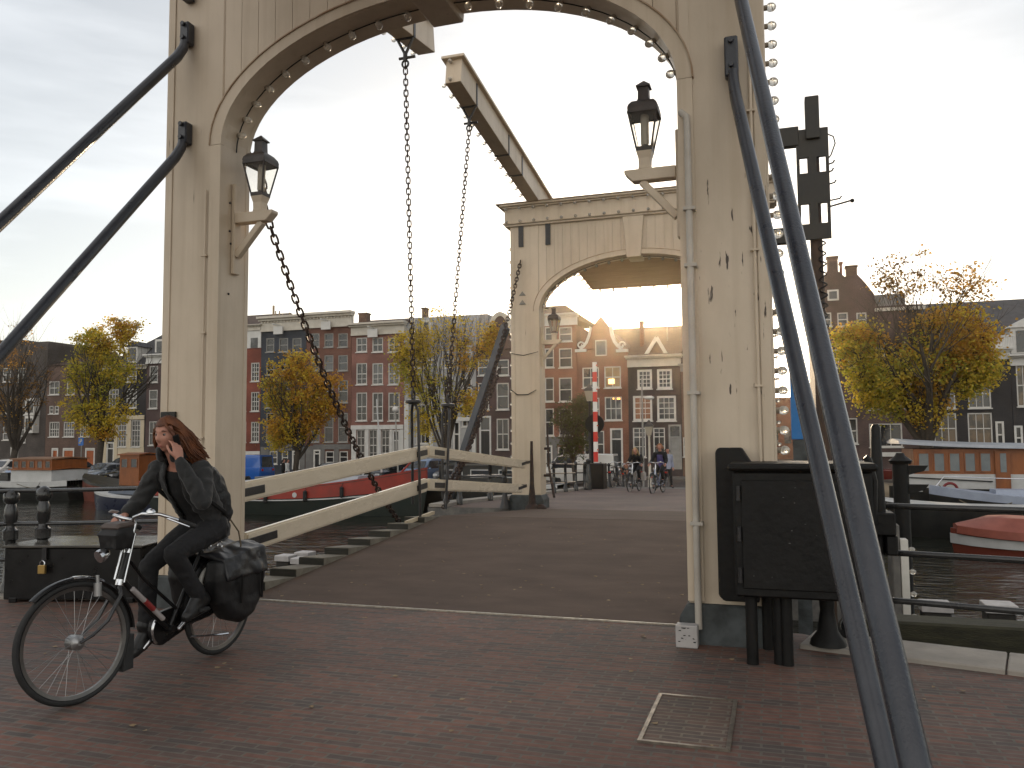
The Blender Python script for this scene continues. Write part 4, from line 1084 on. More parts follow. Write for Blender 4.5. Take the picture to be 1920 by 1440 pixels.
# --- brown building behind the yellow tree
T,X0,X1,ZT = house('quay_building', 'low brown building with orange garage doors behind the yellow tree', 86, 191, 684, B_BROWN,
    [W(92,100,761,776,**G12),W(102,110,761,776,**G12),W(92,111,791,819,grid=(4,3)),W(119,139,791,819,grid=(4,3)),W(150,168,791,819,grid=(4,3)),W(92,111,715,740,**G22),W(125,140,715,740,**G22),W(155,170,715,740,**G22)],
    [(97,109,840,872,dict(col=mat('orange_door',(.35,.09,.02),.5,(.28,.07,.02),3),fan=.12)),(118,139,840,872,dict(col=MATS['orange_door'],fan=.12)),(160,178,840,872,dict(col=MATS['orange_door'],fan=.12))])
pitched(T,X0,X1,ZT,672,140,3.5,ROOFBROWN)
# --- black house with cream shop front
T,X0,X1,ZT = house('canal_house', 'black house with cream ground floor, dark hipped roof and one dormer', 191, 273, 693, B_BLACK,
    [W(204,222,695.5,717,**G34),W(238,256,695.5,716,**G34),W(204,222,730,765,**G34,glass=1),W(237,256,729,765,**G34,glass=1),
     W(221,237,788,838,grid=(3,5),glass=1,transom=.62),W(246,263,788,838,grid=(3,5),glass=1,transom=.62),W(201,214,788,822,grid=(2,3),glass=1)],
    [(200,214,829,872)])
cornice(T,X0,X1,686,693,230,CORN,proud=.5)
r,zr = pitched(T,X0,X1,atY(230,686,FACE).z,618,262,4.6,ROOFDARK,hipl=4.6)
sh=[(195,269,781,787,FRAMEW)]
for xs_ in ((192,200),(214.5,220.5),(237.5,245.5),(263.5,270)): band(T,'cream_pier',xs_[0],xs_[1],787.5,868,CREAMPL,.05)
band(T,'cream_pier',191.5,271,779,787,CREAMPL,.10)
band(T,'cream_pier',220.8,270,838.8,868,CREAMPL,.04)
p0,p1=atY(237,650,FACE),atY(255,682,FACE)
m=MB(); m.box(p0.x,p1.x,FACE+.15,FACE+2.2,p1.z,p0.z); dm=m.build('dormer',FRAMEW,T)
m=MB(); m.box(p0.x+.18,p1.x-.18,FACE+.12,FACE+.145,p1.z+.3,p0.z-.15); m.build('pane',GLZ[1],dm)
m=MB(); m.prism([(p0.x-.2,p0.z),(p1.x+.2,p0.z),((p0.x+p1.x)/2,p0.z+.55)],lambda p,q,t:(p,t,q),FACE+.05,FACE+3); m.build('dormer_roof',ROOFDARK,T)
# --- brown-grey neighbour
T,X0,X1,ZT = house('canal_house', 'grey brown house with a white cornice, half hidden by the left portal leg', 273, 372, 678, B_PURPLE,
    [W(280,296,686,717,**G12),W(279,295,731,766,**G12),W(279,295,790,835,**G22),W(310,326,686,717,**G12),W(310,326,731,766,**G12),W(340,356,686,717,**G12),W(340,356,731,766,**G12)],
    [(318,332,800,872)])
zc=cornice(T,X0,X1,663,680,320,CORNW,proud=.5); pitched(T,X0,X1,zc,622,320,4.5,ROOFDARK)
p0,p1=atY(288,636,FACE),atY(305,663,FACE); m=MB(); m.box(p0.x,p1.x,FACE+.2,FACE+2.4,p1.z,p0.z); dm=m.build('dormer',FRAMEW,T); m=MB(); m.box(p0.x+.2,p1.x-.2,FACE+.17,FACE+.195,p1.z+.2,p0.z-.2); m.build('pane',GLZ[0],dm)
# --- red brick house
wl=[]
for xa,xb in ((375,389),(403,417),(431,445),(447,461.5),(470.5,486)):
    for ya,yb in ((680,715),(735,771),(791,829)): wl.append(W(xa,xb,ya,yb,**G34))
T,X0,X1,ZT = house('canal_house', 'red brick house with white sash windows just right of the left portal leg', 372, 488, 655, B_RED, wl, [(400,416,838,874)])
for xa,xb in ((447,461),(470,485)): pass
zt,zb=atY(430,617,FACE).z,atY(430,655,FACE).z
m=MB(); m.box(X0,X1,FACE-.06,FACE+3,zb+.001,zt); at_=m.build('attic_band',CORNW,T)
for xa,xb in ((403,416),(431,444),(450,462),(471,484)):
    p0,p1=atY(xa,634,FACE),atY(xb,652,FACE); m=MB(); m.box(p0.x,p1.x,FACE-.075,FACE-.062,p1.z,p0.z); m.build('pane',GLZ[1],at_)
cornice(T,X0,X1,612,622,430,CORN,proud=.45,dent=True); pitched(T,X0,X1,zt+.1,594,430,4.5,ROOFBROWN)
band(T,'shop_front',450,487,846,876,CORNW,.05)
# --- blue black house and brown red house under one cornice
wl=[W(xa,xb,ya,yb,frame=FRAMEG,**g) for xa,xb in ((499,514),(523,540),(548,565)) for ya,yb,g in ((634,660,G12),(683,703,G12),(727,765,G12),(774,828,G12))]
T,X0,X1,ZT = house('canal_house', 'blue black house behind the orange tree, under a long cream cornice', 488, 573, 618, B_BLUE, wl+[W(505,520,846,870,**G12),W(528,540,846,870,**G12)], [(548,562,845,880,dict(fan=.2))])
cornice(T,X0,X1,593,620,530,CORN,proud=.6,dent=True)
band(T,'stone_base',489,504.5,838,880,GREYSTONE,.05); band(T,'stone_base',504.5,548,832,845,GREYSTONE,.05); band(T,'stone_base',562.5,572,838,880,GREYSTONE,.05)
m=MB(); 
for (px_,y0_) in ((513,573),(517,583),(524,583),(530,588),(543,586)):
    p=atY(px_,y0_,FACE+2.5); m.tube([(p.x,FACE+2.5,ZT),(p.x,FACE+2.5,p.z)],.10 if px_==513 else .06,6)
    m.build('flue_pipe',mat('flue_metal',(.3,.22,.14),.5),T); m=MB()
m.bm.free()
def hoist(T,px_,py_):
    p=atY(px_,py_,FACE); m=MB(); m.box(p.x-.05,p.x+.05,FACE-1.3,FACE-.1,p.z,p.z+.1); m.box(p.x-.45,p.x+.45,FACE-.5,FACE-.36,p.z-.75,p.z-.05); m.build('hoist_beam',CORNW,T)
hoist(T,527,612)
wl=[W(xa,xb,ya,yb,frame=FRAMEG,**g) for xa,xb in ((583,599),(608,625),(634,652)) for ya,yb,g in ((625,651,G12),(666,695,G12),(713,755,G12),(774,829,G12))]
T,X0,X1,ZT = house('canal_house', 'brown red house with three window columns between the blue black and the rose brick house', 573, 658.5, 612, B_BROWNRED, wl+[W(610,626,846,868,**G12),W(636,652,846,868,**G12)], [(588,601,843,882,dict(fan=.2))])
cornice(T,X0,X1,586,613.5,615,CORN,proud=.6,dent=True); hoist(T,616,603)
band(T,'stone_base',573.5,587.5,836,882,GREYSTONE,.05); band(T,'stone_base',587.5,657.5,833,842.5,GREYSTONE,.05); band(T,'stone_base',601.5,609,842.5,882,GREYSTONE,.05); band(T,'stone_base',626.5,635.5,842.5,882,GREYSTONE,.05)
# --- rose brick house
wl=[W(xa,xb,ya,yb,**g) for xa,xb in ((668,688),(698,718),(728,749)) for ya,yb,g in ((633,660,G22),(681,721,G23),(736,789,G23))]
wl+=[W(669,684,806,864,grid=(2,4),fw=.06),W(692,707,806,864,grid=(2,4),fw=.06),W(715,730,806,864,grid=(2,4),fw=.06)]
T,X0,X1,ZT = house('canal_house', 'rose brick house with nine white windows and a white shop front', 658.5, 758, 625, B_ROSE, wl, [(736,750,806,878,dict(frame=CORNW,col=FRAMEG))])
zc=cornice(T,X0,X1,605,627,708,CORN,proud=.6); pitched(T,X0,X1,zc,600,708,3.5,ROOFBROWN); hoist(T,703,617)
chimney(T,None,676,691,588,606,FACE+2,B_BROWN)
band(T,'shop_front',659,757,797,805,CORNW,.12)
for a,b in ((659.5,668),(685,691.5),(708,714.5),(731,735.5),(750.5,757)): band(T,'shop_pilaster',a,b,805.2,876,CORNW,.08)
# --- pale house with rounded mansard
wl=[W(xa,xb,ya,yb,**g) for xa,xb in ((772,788),(800,818),(832,850),(866,884)) for ya,yb,g in ((660,690,G22),(708,745,G22))]
wl+=[W(780,806,758,832,grid=(3,3)),W(826,846,758,832,grid=(2,3)),W(866,884,758,800,grid=(2,3))]
T,X0,X1,ZT = house('canal_house', 'pale grey plastered house with a rounded roof behind the bare upright tree', 758, 893, 640, PALE, wl, [(850,863,790,876)])
m=MB(); zt_=atY(830,594,FACE+3).z
prof=[(FACE-.1,ZT),(FACE+.25,ZT+(zt_-ZT)*.55),(FACE+1.1,ZT+(zt_-ZT)*.88),(FACE+2.8,zt_),(FACE+7,zt_),(FACE+9,ZT)]
m.prism(prof,lambda p,q,t:(t,p,q),X0,X1); m.build('roof',mat('zinc_roof',(.30,.30,.30),.55,(.24,.24,.235),1.5),T)
p0,p1=atY(790,605,FACE),atY(808,625,FACE); m=MB(); m.box(p0.x,p1.x,FACE-.05,FACE+2,p1.z,p0.z+.2); dm=m.build('dormer',FRAMEW,T); m=MB(); m.box(p0.x+.2,p1.x-.2,FACE-.08,FACE-.055,p1.z+.1,p0.z); m.build('pane',GLZ[0],dm)
for a,b in ((759,767),(806.5,812),(886,892.5)): band(T,'white_column',a,b,752,876,CORNW,.14)
chimney(T,None,794,801,578,598,FACE+5,B_BROWN)
band(T,'white_panel',850,884,782,789.5,CORNW,.1)
# --- dark house with round gable
wl=[W(xa,xb,ya,yb,**G12) for xa,xb in ((896,917),(931,954)) for ya,yb in ((674,704),(718,768))]+[W(931,954,785,843,**G22)]
T,X0,X1,ZT = house('canal_house', 'dark brown house with a round topped white gable beside the grey strut', 893, 968, 656, B_PURPLE, wl, [(899,921,780,876,dict(frame=CORNW))])
c=atY(938,625,FACE); m=MB(); pts=[(X0+.4,ZT-.02),(X1-.2,ZT-.02)]
rad=atY(953,625,FACE).x-c.x; rz=atY(938,592,FACE).z-c.z
pts+=[(c.x+rad*math.cos(t)*1.05,c.z+rz*math.sin(t)) for t in [PI*i/16 for i in range(17)]]
m.prism(pts,lambda p,q,t:(p,t,q),FACE+.002,FACE+.45); m.build('gable',B_PURPLE,T)
m=MB(); m.loft([[ (c.x+(rad*1.05+o)*math.cos(t),y,c.z+(rz+o)*math.sin(t)) for o,y in ((-.02,FACE-.12),(.32,FACE-.12),(.32,FACE+.5),(-.02,FACE+.5))] for t in [PI*i/16 for i in range(17)]]); m.build('gable_coping',CORN,T)
pitched(T,X0,X1,ZT,640,930,4,ROOFBROWN)
# --- house behind the far portal leg
wl=[W(xa,xb,ya,yb,**g) for xa,xb in ((974,990),(998,1014),(1021.5,1038.5),(1048,1072.5)) for ya,yb,g in ((613,640,G12),(653,689,G12),(708,753,G12),(766,817,G12))]
T,X0,X1,ZT = house('canal_house', 'orange brown house with a white cornice right of the far portal leg', 968, 1083, 611, B_ORANGE, wl+[W(1046,1076,838,866,grid=(3,1))], [(1022,1036,835,880,dict(fan=.3))])
zc=cornice(T,X0,X1,590,611,1030,CORNW,proud=.5); r,zr=pitched(T,X0,X1,zc,574,1030,5,ROOFBROWN,hipr=4.5,hipl=3)
band(T,'stone_base',1022,1082,819,834.5,GREYSTONE,.06); band(T,'stone_base',1037,1045.5,834.5,880,GREYSTONE,.06); band(T,'stone_base',1076.5,1082,834.5,880,GREYSTONE,.06)
# --- bell gable
wl=[W(1092,1123,689,727,glass=2,**G22),W(1133,1164,687,727,glass=4,**G22),W(1093,1124,746,789,grid=(3,2)),W(1134,1166,744,788,grid=(3,2),glass=1),W(1095,1133,808,858,grid=(2,2))]
T,X0,X1,ZT = house('gabled_house', 'orange brown house with a bell shaped gable, white scrolls and a lit window', 1083, 1178.5, 655, B_ORANGE, wl, [(1144.5,1168,803,876)])
def gp(px_,py_): p=atY(px_,py_,FACE); return (p.x,p.z)
left=[(1090,655),(1096,651),(1102,643),(1107,630),(1110,614)]; right=[(1142,613),(1145,630),(1150,642),(1156,650),(1163,655)]
poly=[gp(*q) for q in left]+[gp(1112,611),gp(1126,593),gp(1140,611)]+[gp(*q) for q in right]
w0,w1=gp(1116,638),gp(1138,667)
m=MB(); m.prism(poly,lambda p,q,t:(p,t,q),FACE+.002,FACE+.5); m.build('gable',B_ORANGE,T)
m=MB()
for side,extra_ in ((left,-.18),(right[::-1],.18)):
    P_=[gp(*q) for q in side]
    m.loft([[(x-.0,FACE-.10,z-.02),(x+extra_,FACE-.10,z+.10),(x+extra_,FACE+.55,z+.10),(x,FACE+.55,z-.02)] for x,z in P_])
    m.build('gable_coping',CORNW,T,smooth=40); m=MB()
m.bm.free()
for px_ in (1089,1166):
    q=gp(px_,650); m=MB(); s_=1 if px_<1100 else -1
    m.tube([(q[0]+.30*math.cos(a)*(1-a/9),FACE-.06,q[1]+.1+.30*math.sin(a)*(1-a/9)) for a in [i*.5 for i in range(15)]],.075,6); m.box(q[0]-.45,q[0]+.45,FACE-.14,FACE+.3,q[1]-.42,q[1]-.20); m.build('scroll',CORNW,T)
m=MB(); a,b=w0[0],w1[0]; zt,zb=w0[1],w1[1]
for q in ((a,a+.09,zb,zt),(b-.09,b,zb,zt),(a+.09,b-.09,zt-.09,zt),(a+.09,b-.09,zb,zb+.09)): m.box(q[0],q[1],FACE-.05,FACE+.0,q[2],q[3])
o=m.build('window',FRAMEW,T); m=MB(); m.box(a+.05,b-.05,FACE-.02,FACE-.005,zb+.05,zt-.05); m.build('pane',GLZ[2],o)
rid=atY(1126,612,FACE+6).z
m=MB(); m.prism([(X0,ZT),(X1,ZT),(gp(1126,600)[0],gp(1126,607)[1])],lambda p,q,t:(p,t,q),FACE+.55,FACE+9); m.build('roof',ROOFBROWN,T)
m=MB(); p=atY(1146,715,FACE); m.box(p.x-.24,p.x+.24,FACE+.05,FACE+.09,p.z-.2,p.z+.2); m.build('lit_lamp_shade',mat('lit_lamp',(.9,.6,.3),.5,emit=(1,.6,.22),estr=1.6),T)
for px_ in (1150,1158,1161):
    m=MB(); p=atY(px_,747.5,FACE); m.sphere((p.x,FACE+.08,p.z),.07,8,6); m.build('ceiling_lamp',mat('lit_bulb',(.9,.5,.2),.5,emit=(1,.4,.08),estr=2.5),T)
# --- dark house with white cornice and the attic triangle
wl=[W(1195,1222.5,693,729,**G34,fw=.16),W(1232,1260,692,729,**G34,fw=.16),W(1187,1223,742,789,**G34,fw=.16,glass=3),W(1232,1267.5,742,789,**G34,fw=.16,glass=1),W(1187,1211,802,857,grid=(2,4),glass=1,transom=.68),W(1225,1247,802,855,grid=(2,4),transom=.68,glass=1)]
T,X0,X1,ZT = house('canal_house', 'dark house with big white framed windows, white cornice and a white triangle on its roof', 1178.5, 1278, 686, B_BLACK if False else wallmat('brick_umber',(.055,.04,.036),(.043,.033,.031)), wl, [(1254,1278,796,880,dict(frame=FRAMEG,col=FRAMEG))])
zc=cornice(T,X0,X1,666,686.5,1228,CORN,proud=.55)
r,zr=pitched(T,X0,X1,zc,617,1228,6,ROOFBROWN,back=12)
m=MB()
A_,Bp,C_=gp(1209,666),gp(1230,632),gp(1250,666)
m.beam((A_[0],FACE+.3,A_[1]),(Bp[0],FACE+.3,Bp[1]),.25,.22,(0,1,0)); m.beam((Bp[0],FACE+.3,Bp[1]),(C_[0],FACE+.3,C_[1]),.25,.22,(0,1,0)); m.build('attic_gable_frame',CORNW,T)
m=MB(); m.prism([A_,C_,Bp],lambda p,q,t:(p,t,q),FACE+.42,FACE+4); m.build('attic_gable',ROOFBROWN,T)
chimney(T,None,1200.5,1206,603,655,FACE+2.2,B_ORANGE)
m=MB(); p=atY(1251,612,FACE+3); m.tube([(p.x,FACE+3,p.z-3),(p.x,FACE+3,p.z)],.05,6); m.build('aerial',FRAMEG,T)
# --- broad roofed house in the row behind
T = thing('rear_house','brown house behind, its long roof showing above the bell gabled house','house',(-9,75,QZ),group='houses along the far quay')
xa,xb=atY(1128,640,73).x,atY(1420,640,73).x; zr_=atY(1175,615,76).z
m=MB(); m.box(xa,xb,71.5,81,QZ,zr_-3.2); m.build('wall',B_BROWN,T)
m=MB(); m.prism([(71.2,zr_-3.2),(81.3,zr_-3.2),(76.2,zr_)],lambda p,q,t:(t,p,q),xa-.1,xb+.1); m.build('roof',ROOFBROWN,T)
# --- brown house at the corner, mostly behind the right leg
T,X0,X1,ZT = house('canal_house', 'brown house with a grey cornice squeezed between the dark house and the right leg', 1278, 1432, 694, wallmat('brick_tan',(.17,.10,.065),(.13,.08,.055)),
    [W(xa,xb,ya,yb,**G22) for xa,xb in ((1300,1320),(1340,1360),(1385,1405)) for ya,yb in ((710,745),(760,800))]+[W(1281,1287,820,856,**G12)], [(1320,1340,815,880)])
zc=cornice(T,X0,X1,680,694,1350,FRAMEG,proud=.4); pitched(T,X0,X1,zc,616,1350,5.5,ROOFBROWN,hipr=3)
# --- house with stepped chimneys on the right
wl=[W(1544,1559,586,612,**G12),W(1570,1590,586,612,**G12),W(1606,1625,586,612,**G12),W(1590,1608,655,690,**G12),W(1555,1573,655,690,**G12),W(1629,1660,640,668,**G22),W(1687,1708,640,668,**G22),
    W(1629,1660,690,722,**G22),W(1687,1710,690,722,**G22),W(1555,1573,720,755,**G12),W(1629,1660,740,768,**G22),W(1687,1710,744,768,**G22),W(1586,1608,784,832,**G12),W(1630,1692,794,838,grid=(3,1))]
T,X0,X1,ZT = house('gabled_house', 'purple brown house with two chimneys beside the stay rods, behind the big right tree', 1530, 1736, 575, B_PURPLE, wl, [(1560,1578,800,880)])
poly=[gp(1530,575),(X0,gp(1530,540)[1]),gp(1541,528),gp(1552,506),gp(1556,490),gp(1569,490),gp(1570,507),gp(1584,519),gp(1608,515),gp(1624,532),gp(1639,551),gp(1642,575)]
poly[0]=(X0,ZT-.01)
m=MB(); m.prism(poly,lambda p,q,t:(p,t,q),FACE+.002,FACE+6); m.build('gable',B_PURPLE,T)
chimney(T,None,1550,1570,483,506,FACE+1,B_BROWN); chimney(T,None,1585,1606,500,525,FACE+2,B_BROWN); chimney(T,None,1574,1578,493,512,FACE+1.5,B_RED)
p0,p1=gp(1551,544),gp(1573,563); m=MB(); m.box(p0[0],p1[0],FACE-.05,FACE+0,p1[1],p0[1]); o=m.build('window',FRAMEW,T); m=MB(); m.box(p0[0]+.12,p1[0]-.12,FACE-.06,FACE-.051,p1[1]+.12,p0[1]-.12); m.build('pane',GLZ[2],o)
m=MB(); a,b=gp(1640,551),gp(1700,575); m.box(a[0],b[0],FACE+.5,FACE+6,ZT,a[1]); m.build('roof_storey',mat('grey_dormer',(.22,.21,.2),.7,(.14,.13,.12),2),T)
band(T,'white_band',1640,1735,576,582,CORN,.15); band(T,'shop_front',1640,1694,848,856,CORNW,.15)
# --- black house on the right
wl=[W(1751,1794,775,832,grid=(3,2),glass=5,frame=FRAMEW),W(1815,1861,774,833,grid=(3,2),glass=5),W(1752,1791,712,766,grid=(3,2)),W(1815,1858,712,765,grid=(3,2)),W(1752,1791,690,705,**G22)]
T,X0,X1,ZT = house('canal_house', 'black brick house with tall white framed windows behind the right side of the big tree', 1736, 1899, 674, B_BLACK, wl, [(1868,1884,790,880)])
zc=cornice(T,X0,X1,655,675,1817,CORNW,proud=.5,dent=True); r,zr=pitched(T,X0,X1,zc,566,1817,6,mat('slate_roof',(.075,.072,.075),.6,(.055,.052,.054),2,bump=.4,bscale=9),back=12)
m=MB(); 
for i in range(26):
    q=gp(1860+1.6*i,648); m.tube([(q[0],FACE-.1,zc),(q[0],FACE-.1,zc+.75)],.06,6) if i%2==0 else None
q0,q1=gp(1858,640),gp(1899,640); m.box(q0[0],q1[0],FACE-.18,FACE-.02,zc+.75,zc+.85); m.build('balustrade',CORNW,T)
# --- last house at the right edge
wl=[W(1906,1932,683,762,grid=(2,2),glass=5),W(1960,1990,683,762,grid=(2,2)),W(2020,2050,683,762,grid=(2,2)),W(1925,1950,790,840,**G22),W(1980,2010,790,840,**G22)]
T,X0,X1,ZT = house('canal_house', 'dark house with white dormer and white door frame at the right edge of the picture', 1899, 2100, 680, B_BLACK, wl, [(1903,1919,798,880,dict(frame=CORNW))])
zc=cornice(T,X0,X1,662,682,2000,CORNW,proud=.6); r,zr=pitched(T,X0,X1,zc,556,2000,6,MATS['slate_roof'],back=12)
p0,p1=gp(1893,615),gp(1925,661); m=MB(); m.box(max(p0[0],X0),p1[0]+1.2,FACE-.05,FACE+3,zc,p0[1]); m.prism([(X0-.1,p0[1]),(p1[0]+1.3,p0[1]),((X0+p1[0]+1.2)/2,p0[1]+.7)],lambda p,q,t:(p,t,q),FACE-.2,FACE+3); dm=m.build('dormer',CORNW,T)
q0,q1=gp(1904,620),gp(1925,660); m=MB(); m.box(q0[0],q1[0],FACE-.08,FACE-.055,q1[1],q0[1]); m.build('pane',GLZ[2],dm)
# --- far building closing the side street
m=MB(); a,b=atY(1425,800,120).x,atY(1560,800,120).x; zt=atY(1480,745,120).z; m.box(a,b,120,130,QZ,zt)
FBT=thing('street_building','low building far down the side street, glimpsed beside the right leg','house',((a+b)/2,125,QZ))
m.build('wall',B_ORANGE,FBT)
for i in range(6):
    x=a+1.5+i*1.7; m=MB(); m.box(x,x+.9,119.93,119.99,QZ+2.2,QZ+4.0); m.build('window',GLZ[1],FBT)
# ================================================================== TREES
def leafmat(name, c1, c2):
    if name in MATS: return MATS[name]
    m = bpy.data.materials.new(name); m.use_nodes = True; t = m.node_tree; n = t.nodes; l = t.links.new
    b = n['Principled BSDF']; out = n['Material Output']; b.inputs['Roughness'].default_value = .6; b.inputs['Specular IOR Level'].default_value = .2
    tc = n.new('ShaderNodeTexCoord'); z = n.new('ShaderNodeTexNoise'); z.inputs['Scale'].default_value = 1.1; z.inputs['Detail'].default_value = 4
    r = n.new('ShaderNodeValToRGB'); r.color_ramp.elements[0].position=.35; r.color_ramp.elements[1].position=.65; r.color_ramp.elements[0].color=(*c1,1); r.color_ramp.elements[1].color=(*c2,1)
    tr = n.new('ShaderNodeBsdfTranslucent'); mx = n.new('ShaderNodeMixShader'); mx.inputs[0].default_value=.5
    l(tc.outputs['Object'], z.inputs['Vector']); l(z.outputs['Fac'], r.inputs[0]); l(r.outputs[0], b.inputs['Base Color']); l(r.outputs[0], tr.inputs['Color'])
    l(b.outputs[0], mx.inputs[1]); l(tr.outputs[0], mx.inputs[2]); l(mx.outputs[0], out.inputs['Surface'])
    MATS[name]=m; return m
LY = leafmat('leaf_yellow', (.66,.46,.05), (.55,.43,.055)); LG = leafmat('leaf_green', (.34,.34,.045), (.46,.40,.055)); LO = leafmat('leaf_orange', (.56,.30,.04), (.48,.27,.045)); LD = leafmat('leaf_dark', (.06,.075,.025), (.09,.095,.03)); LB = leafmat('leaf_brown', (.26,.14,.04), (.18,.10,.035))
BARK = mat('bark', (.035,.028,.022), .9, (.06,.048,.036), 8, bump=.6)
def tree(label, px_base, Y, top, crown, leaves, fork=3.0, tr=.22, spread=.6, nl=7, n_leaf=9000, seed=1, lsize=.17, leaf_top=.75, up=.75, z0=None, levels=3, clump=.55, mixw=None, name='autumn_tree', group='trees on the quays'):
    """crown: list of (px, py, rx, rz, weight, slot list); px/py read off the photograph at the trunk's distance"""
    r_ = random.Random(seed)
    base = atY(px_base, 860, Y); bx = base.x; z0 = QZ if z0 is None else z0; ztop = atY(top[0], top[1], Y).z
    T = thing(name, label, 'tree', (bx, Y, z0), group=group)
    tips = []; m = MB()
    def branch(p, d, ln, rad, lev):
        pts = [p]; rs = [rad]; q = p; n = 5; dd = d
        for i in range(n):
            dd = (dd+Vector((r_.uniform(-.16,.16), r_.uniform(-.16,.16), .05+up*.08))).normalized()
            q = q+dd*(ln/n); pts.append(q); rs.append(rad*(1-.62*(i+1)/n))
            if lev >= 1: tips.append((q, lev))
        m.tube(pts, rs, 6 if lev < 2 else (4 if lev < 3 else 3), caps=False)
        if lev < levels:
            k = r_.choice((3,4)) if lev < 2 else 3
            for j in range(k):
                t = r_.uniform(.35,1.0); i = min(n-1, int(t*n)); s = pts[i].lerp(pts[i+1], t*n-i)
                a = r_.uniform(0,2*PI); side = dd.orthogonal(); side.rotate(Matrix.Rotation(a,3,dd))
                nd = (dd*(.55+up*.5)+side*spread*r_.uniform(.6,1.2)+Vector((0,0,up*.35))).normalized()
                branch(s, nd, ln*r_.uniform(.5,.78), rs[i]*.62, lev+1)
    H = ztop-z0
    tp = [Vector((bx,Y,z0-.1)), Vector((bx+r_.uniform(-.1,.1),Y,z0+fork*.5)), Vector((bx+r_.uniform(-.2,.2),Y+.1,z0+fork))]
    m.tube(tp, [tr*1.25, tr, tr*.9], 10, caps=False)
    for j in range(nl):
        a = 2*PI*j/nl+r_.uniform(-.3,.3); tilt = r_.uniform(.25,1.0)*spread
        if j == 0: tilt = .08
        d = Vector((math.cos(a)*tilt, math.sin(a)*tilt, 1)).normalized()
        branch(tp[2]-Vector((0,0,r_.uniform(0,fork*.25))), d, (H-fork)*r_.uniform(.42,.62), tr*.62, 1)
    mw = m
    # leaves: clumps inside the crown regions, carried near branch points
    m = MB(); tot = sum(c[4] for c in crown)
    for (cx, cy, rx, rz, wgt, slots) in crown:
        c = atY(cx, cy, Y); sx = rx*abs(atY(cx+1,cy,Y).x-c.x); sz = rz*abs(atY(cx,cy+1,Y).z-c.z); sy = sx*.8
        ncl = max(3, int(n_leaf*wgt/tot/26))
        for k in range(ncl):
            while True:
                u = Vector((r_.uniform(-1,1), r_.uniform(-1,1), r_.uniform(-1,1)))
                if u.length < 1: break
            u = u*(.55+.45*r_.random()) if r_.random()<.5 else u
            cc = Vector((c.x+u.x*sx, Y+u.y*sy, c.z+u.z*sz))
            nb = min(tips, key=lambda t: (t[0]-cc).length_squared)[0]
            cc = cc.lerp(nb, .35); m.mi = r_.choice(slots); cs = clump*r_.uniform(.6,1.25)
            if (cc-nb).length < 3.2:
                q1 = nb.lerp(cc,.5)+Vector((r_.uniform(-.15,.15),0,r_.uniform(0,.2))); q2 = cc+(cc-nb).normalized()*.3
                mw.tube([nb, q1, cc, q2], [.02,.015,.010,.004], 3, caps=False)
                for _k in range(2): mw.tube([q1, q1.lerp(cc,.6)+Vector((r_.uniform(-.4,.4),r_.uniform(-.4,.4),r_.uniform(-.1,.4)))], [.011,.004], 3, caps=False)
            for q in range(26):
                p = cc+Vector((r_.gauss(0,.5)*cs, r_.gauss(0,.5)*cs, r_.gauss(0,.34)*cs))
                a = Vector((r_.uniform(-1,1), r_.uniform(-1,1), r_.uniform(-.7,.7))).normalized(); b = a.orthogonal(); b.rotate(Matrix.Rotation(r_.uniform(0,6.3),3,a))
                s = lsize*r_.uniform(.6,1.2)
                m.poly([p-a*s*.5, p+b*s*.3, p+a*s*.55, p-b*s*.3])
    m.build('crown', leaves, T)
    mw.build('trunk', BARK, T, smooth=60)
    return T
tree('bare tree with a few brown leaves at the left edge', 24, 50, (30,588), [(40,720,60,70,.6,[0]),(20,660,60,60,.25,[0,1]),(5,780,40,40,.4,[0,1])], [LB,LO], fork=2.6, tr=.26, spread=.75, nl=9, n_leaf=2600, seed=5, lsize=.15, up=.8, levels=4)
tree('tall yellow green tree beside the black house with the cream ground floor', 184, 50, (215,592), [(180,640,38,40,1.0,[0,1]),(236,615,34,22,.5,[0,2]),(208,628,32,34,.8,[0,2]),(200,660,36,30,.6,[0]),(160,700,42,45,1.1,[0,1,1]),(165,770,55,50,1.5,[0,1,0]),(215,700,40,40,.8,[0,1]),(225,780,25,30,.3,[0]),(195,815,30,22,.4,[0,2])], [LY,LG,LO], fork=3.2, tr=.25, nl=8, n_leaf=18000, seed=2, spread=.6)
tree('orange yellow tree in front of the blue black house', 556, 49, (565,652), [(560,690,50,36,1.2,[0,2]),(525,740,40,45,1.2,[0,1,2]),(590,750,45,45,1.2,[0,2]),(620,715,32,28,.5,[2]),(635,770,22,20,.25,[2]),(545,805,60,32,1.2,[0,2]),(505,830,26,24,.4,[0]),(590,790,30,24,.4,[2])], [LY,LG,LO], fork=2.2, tr=.2, nl=8, n_leaf=15000, seed=3, spread=.75)
tree('upright bare branched tree with thin yellow foliage, in front of the pale house', 838, 49, (835,540), [(775,650,50,40,.9,[0]),(830,620,60,45,.35,[0]),(760,700,36,50,.6,[0,1]),(880,660,45,45,.45,[0,2]),(800,740,60,55,.6,[0,1]),(890,760,26,35,.4,[2,0]),(790,800,40,30,.3,[0]),(930,640,20,40,.4,[2,0])], [LY,LG,LO], fork=2.0, tr=.14, nl=13, n_leaf=12500, seed=9, spread=.42, up=1.1, levels=4, lsize=.15, clump=.6)
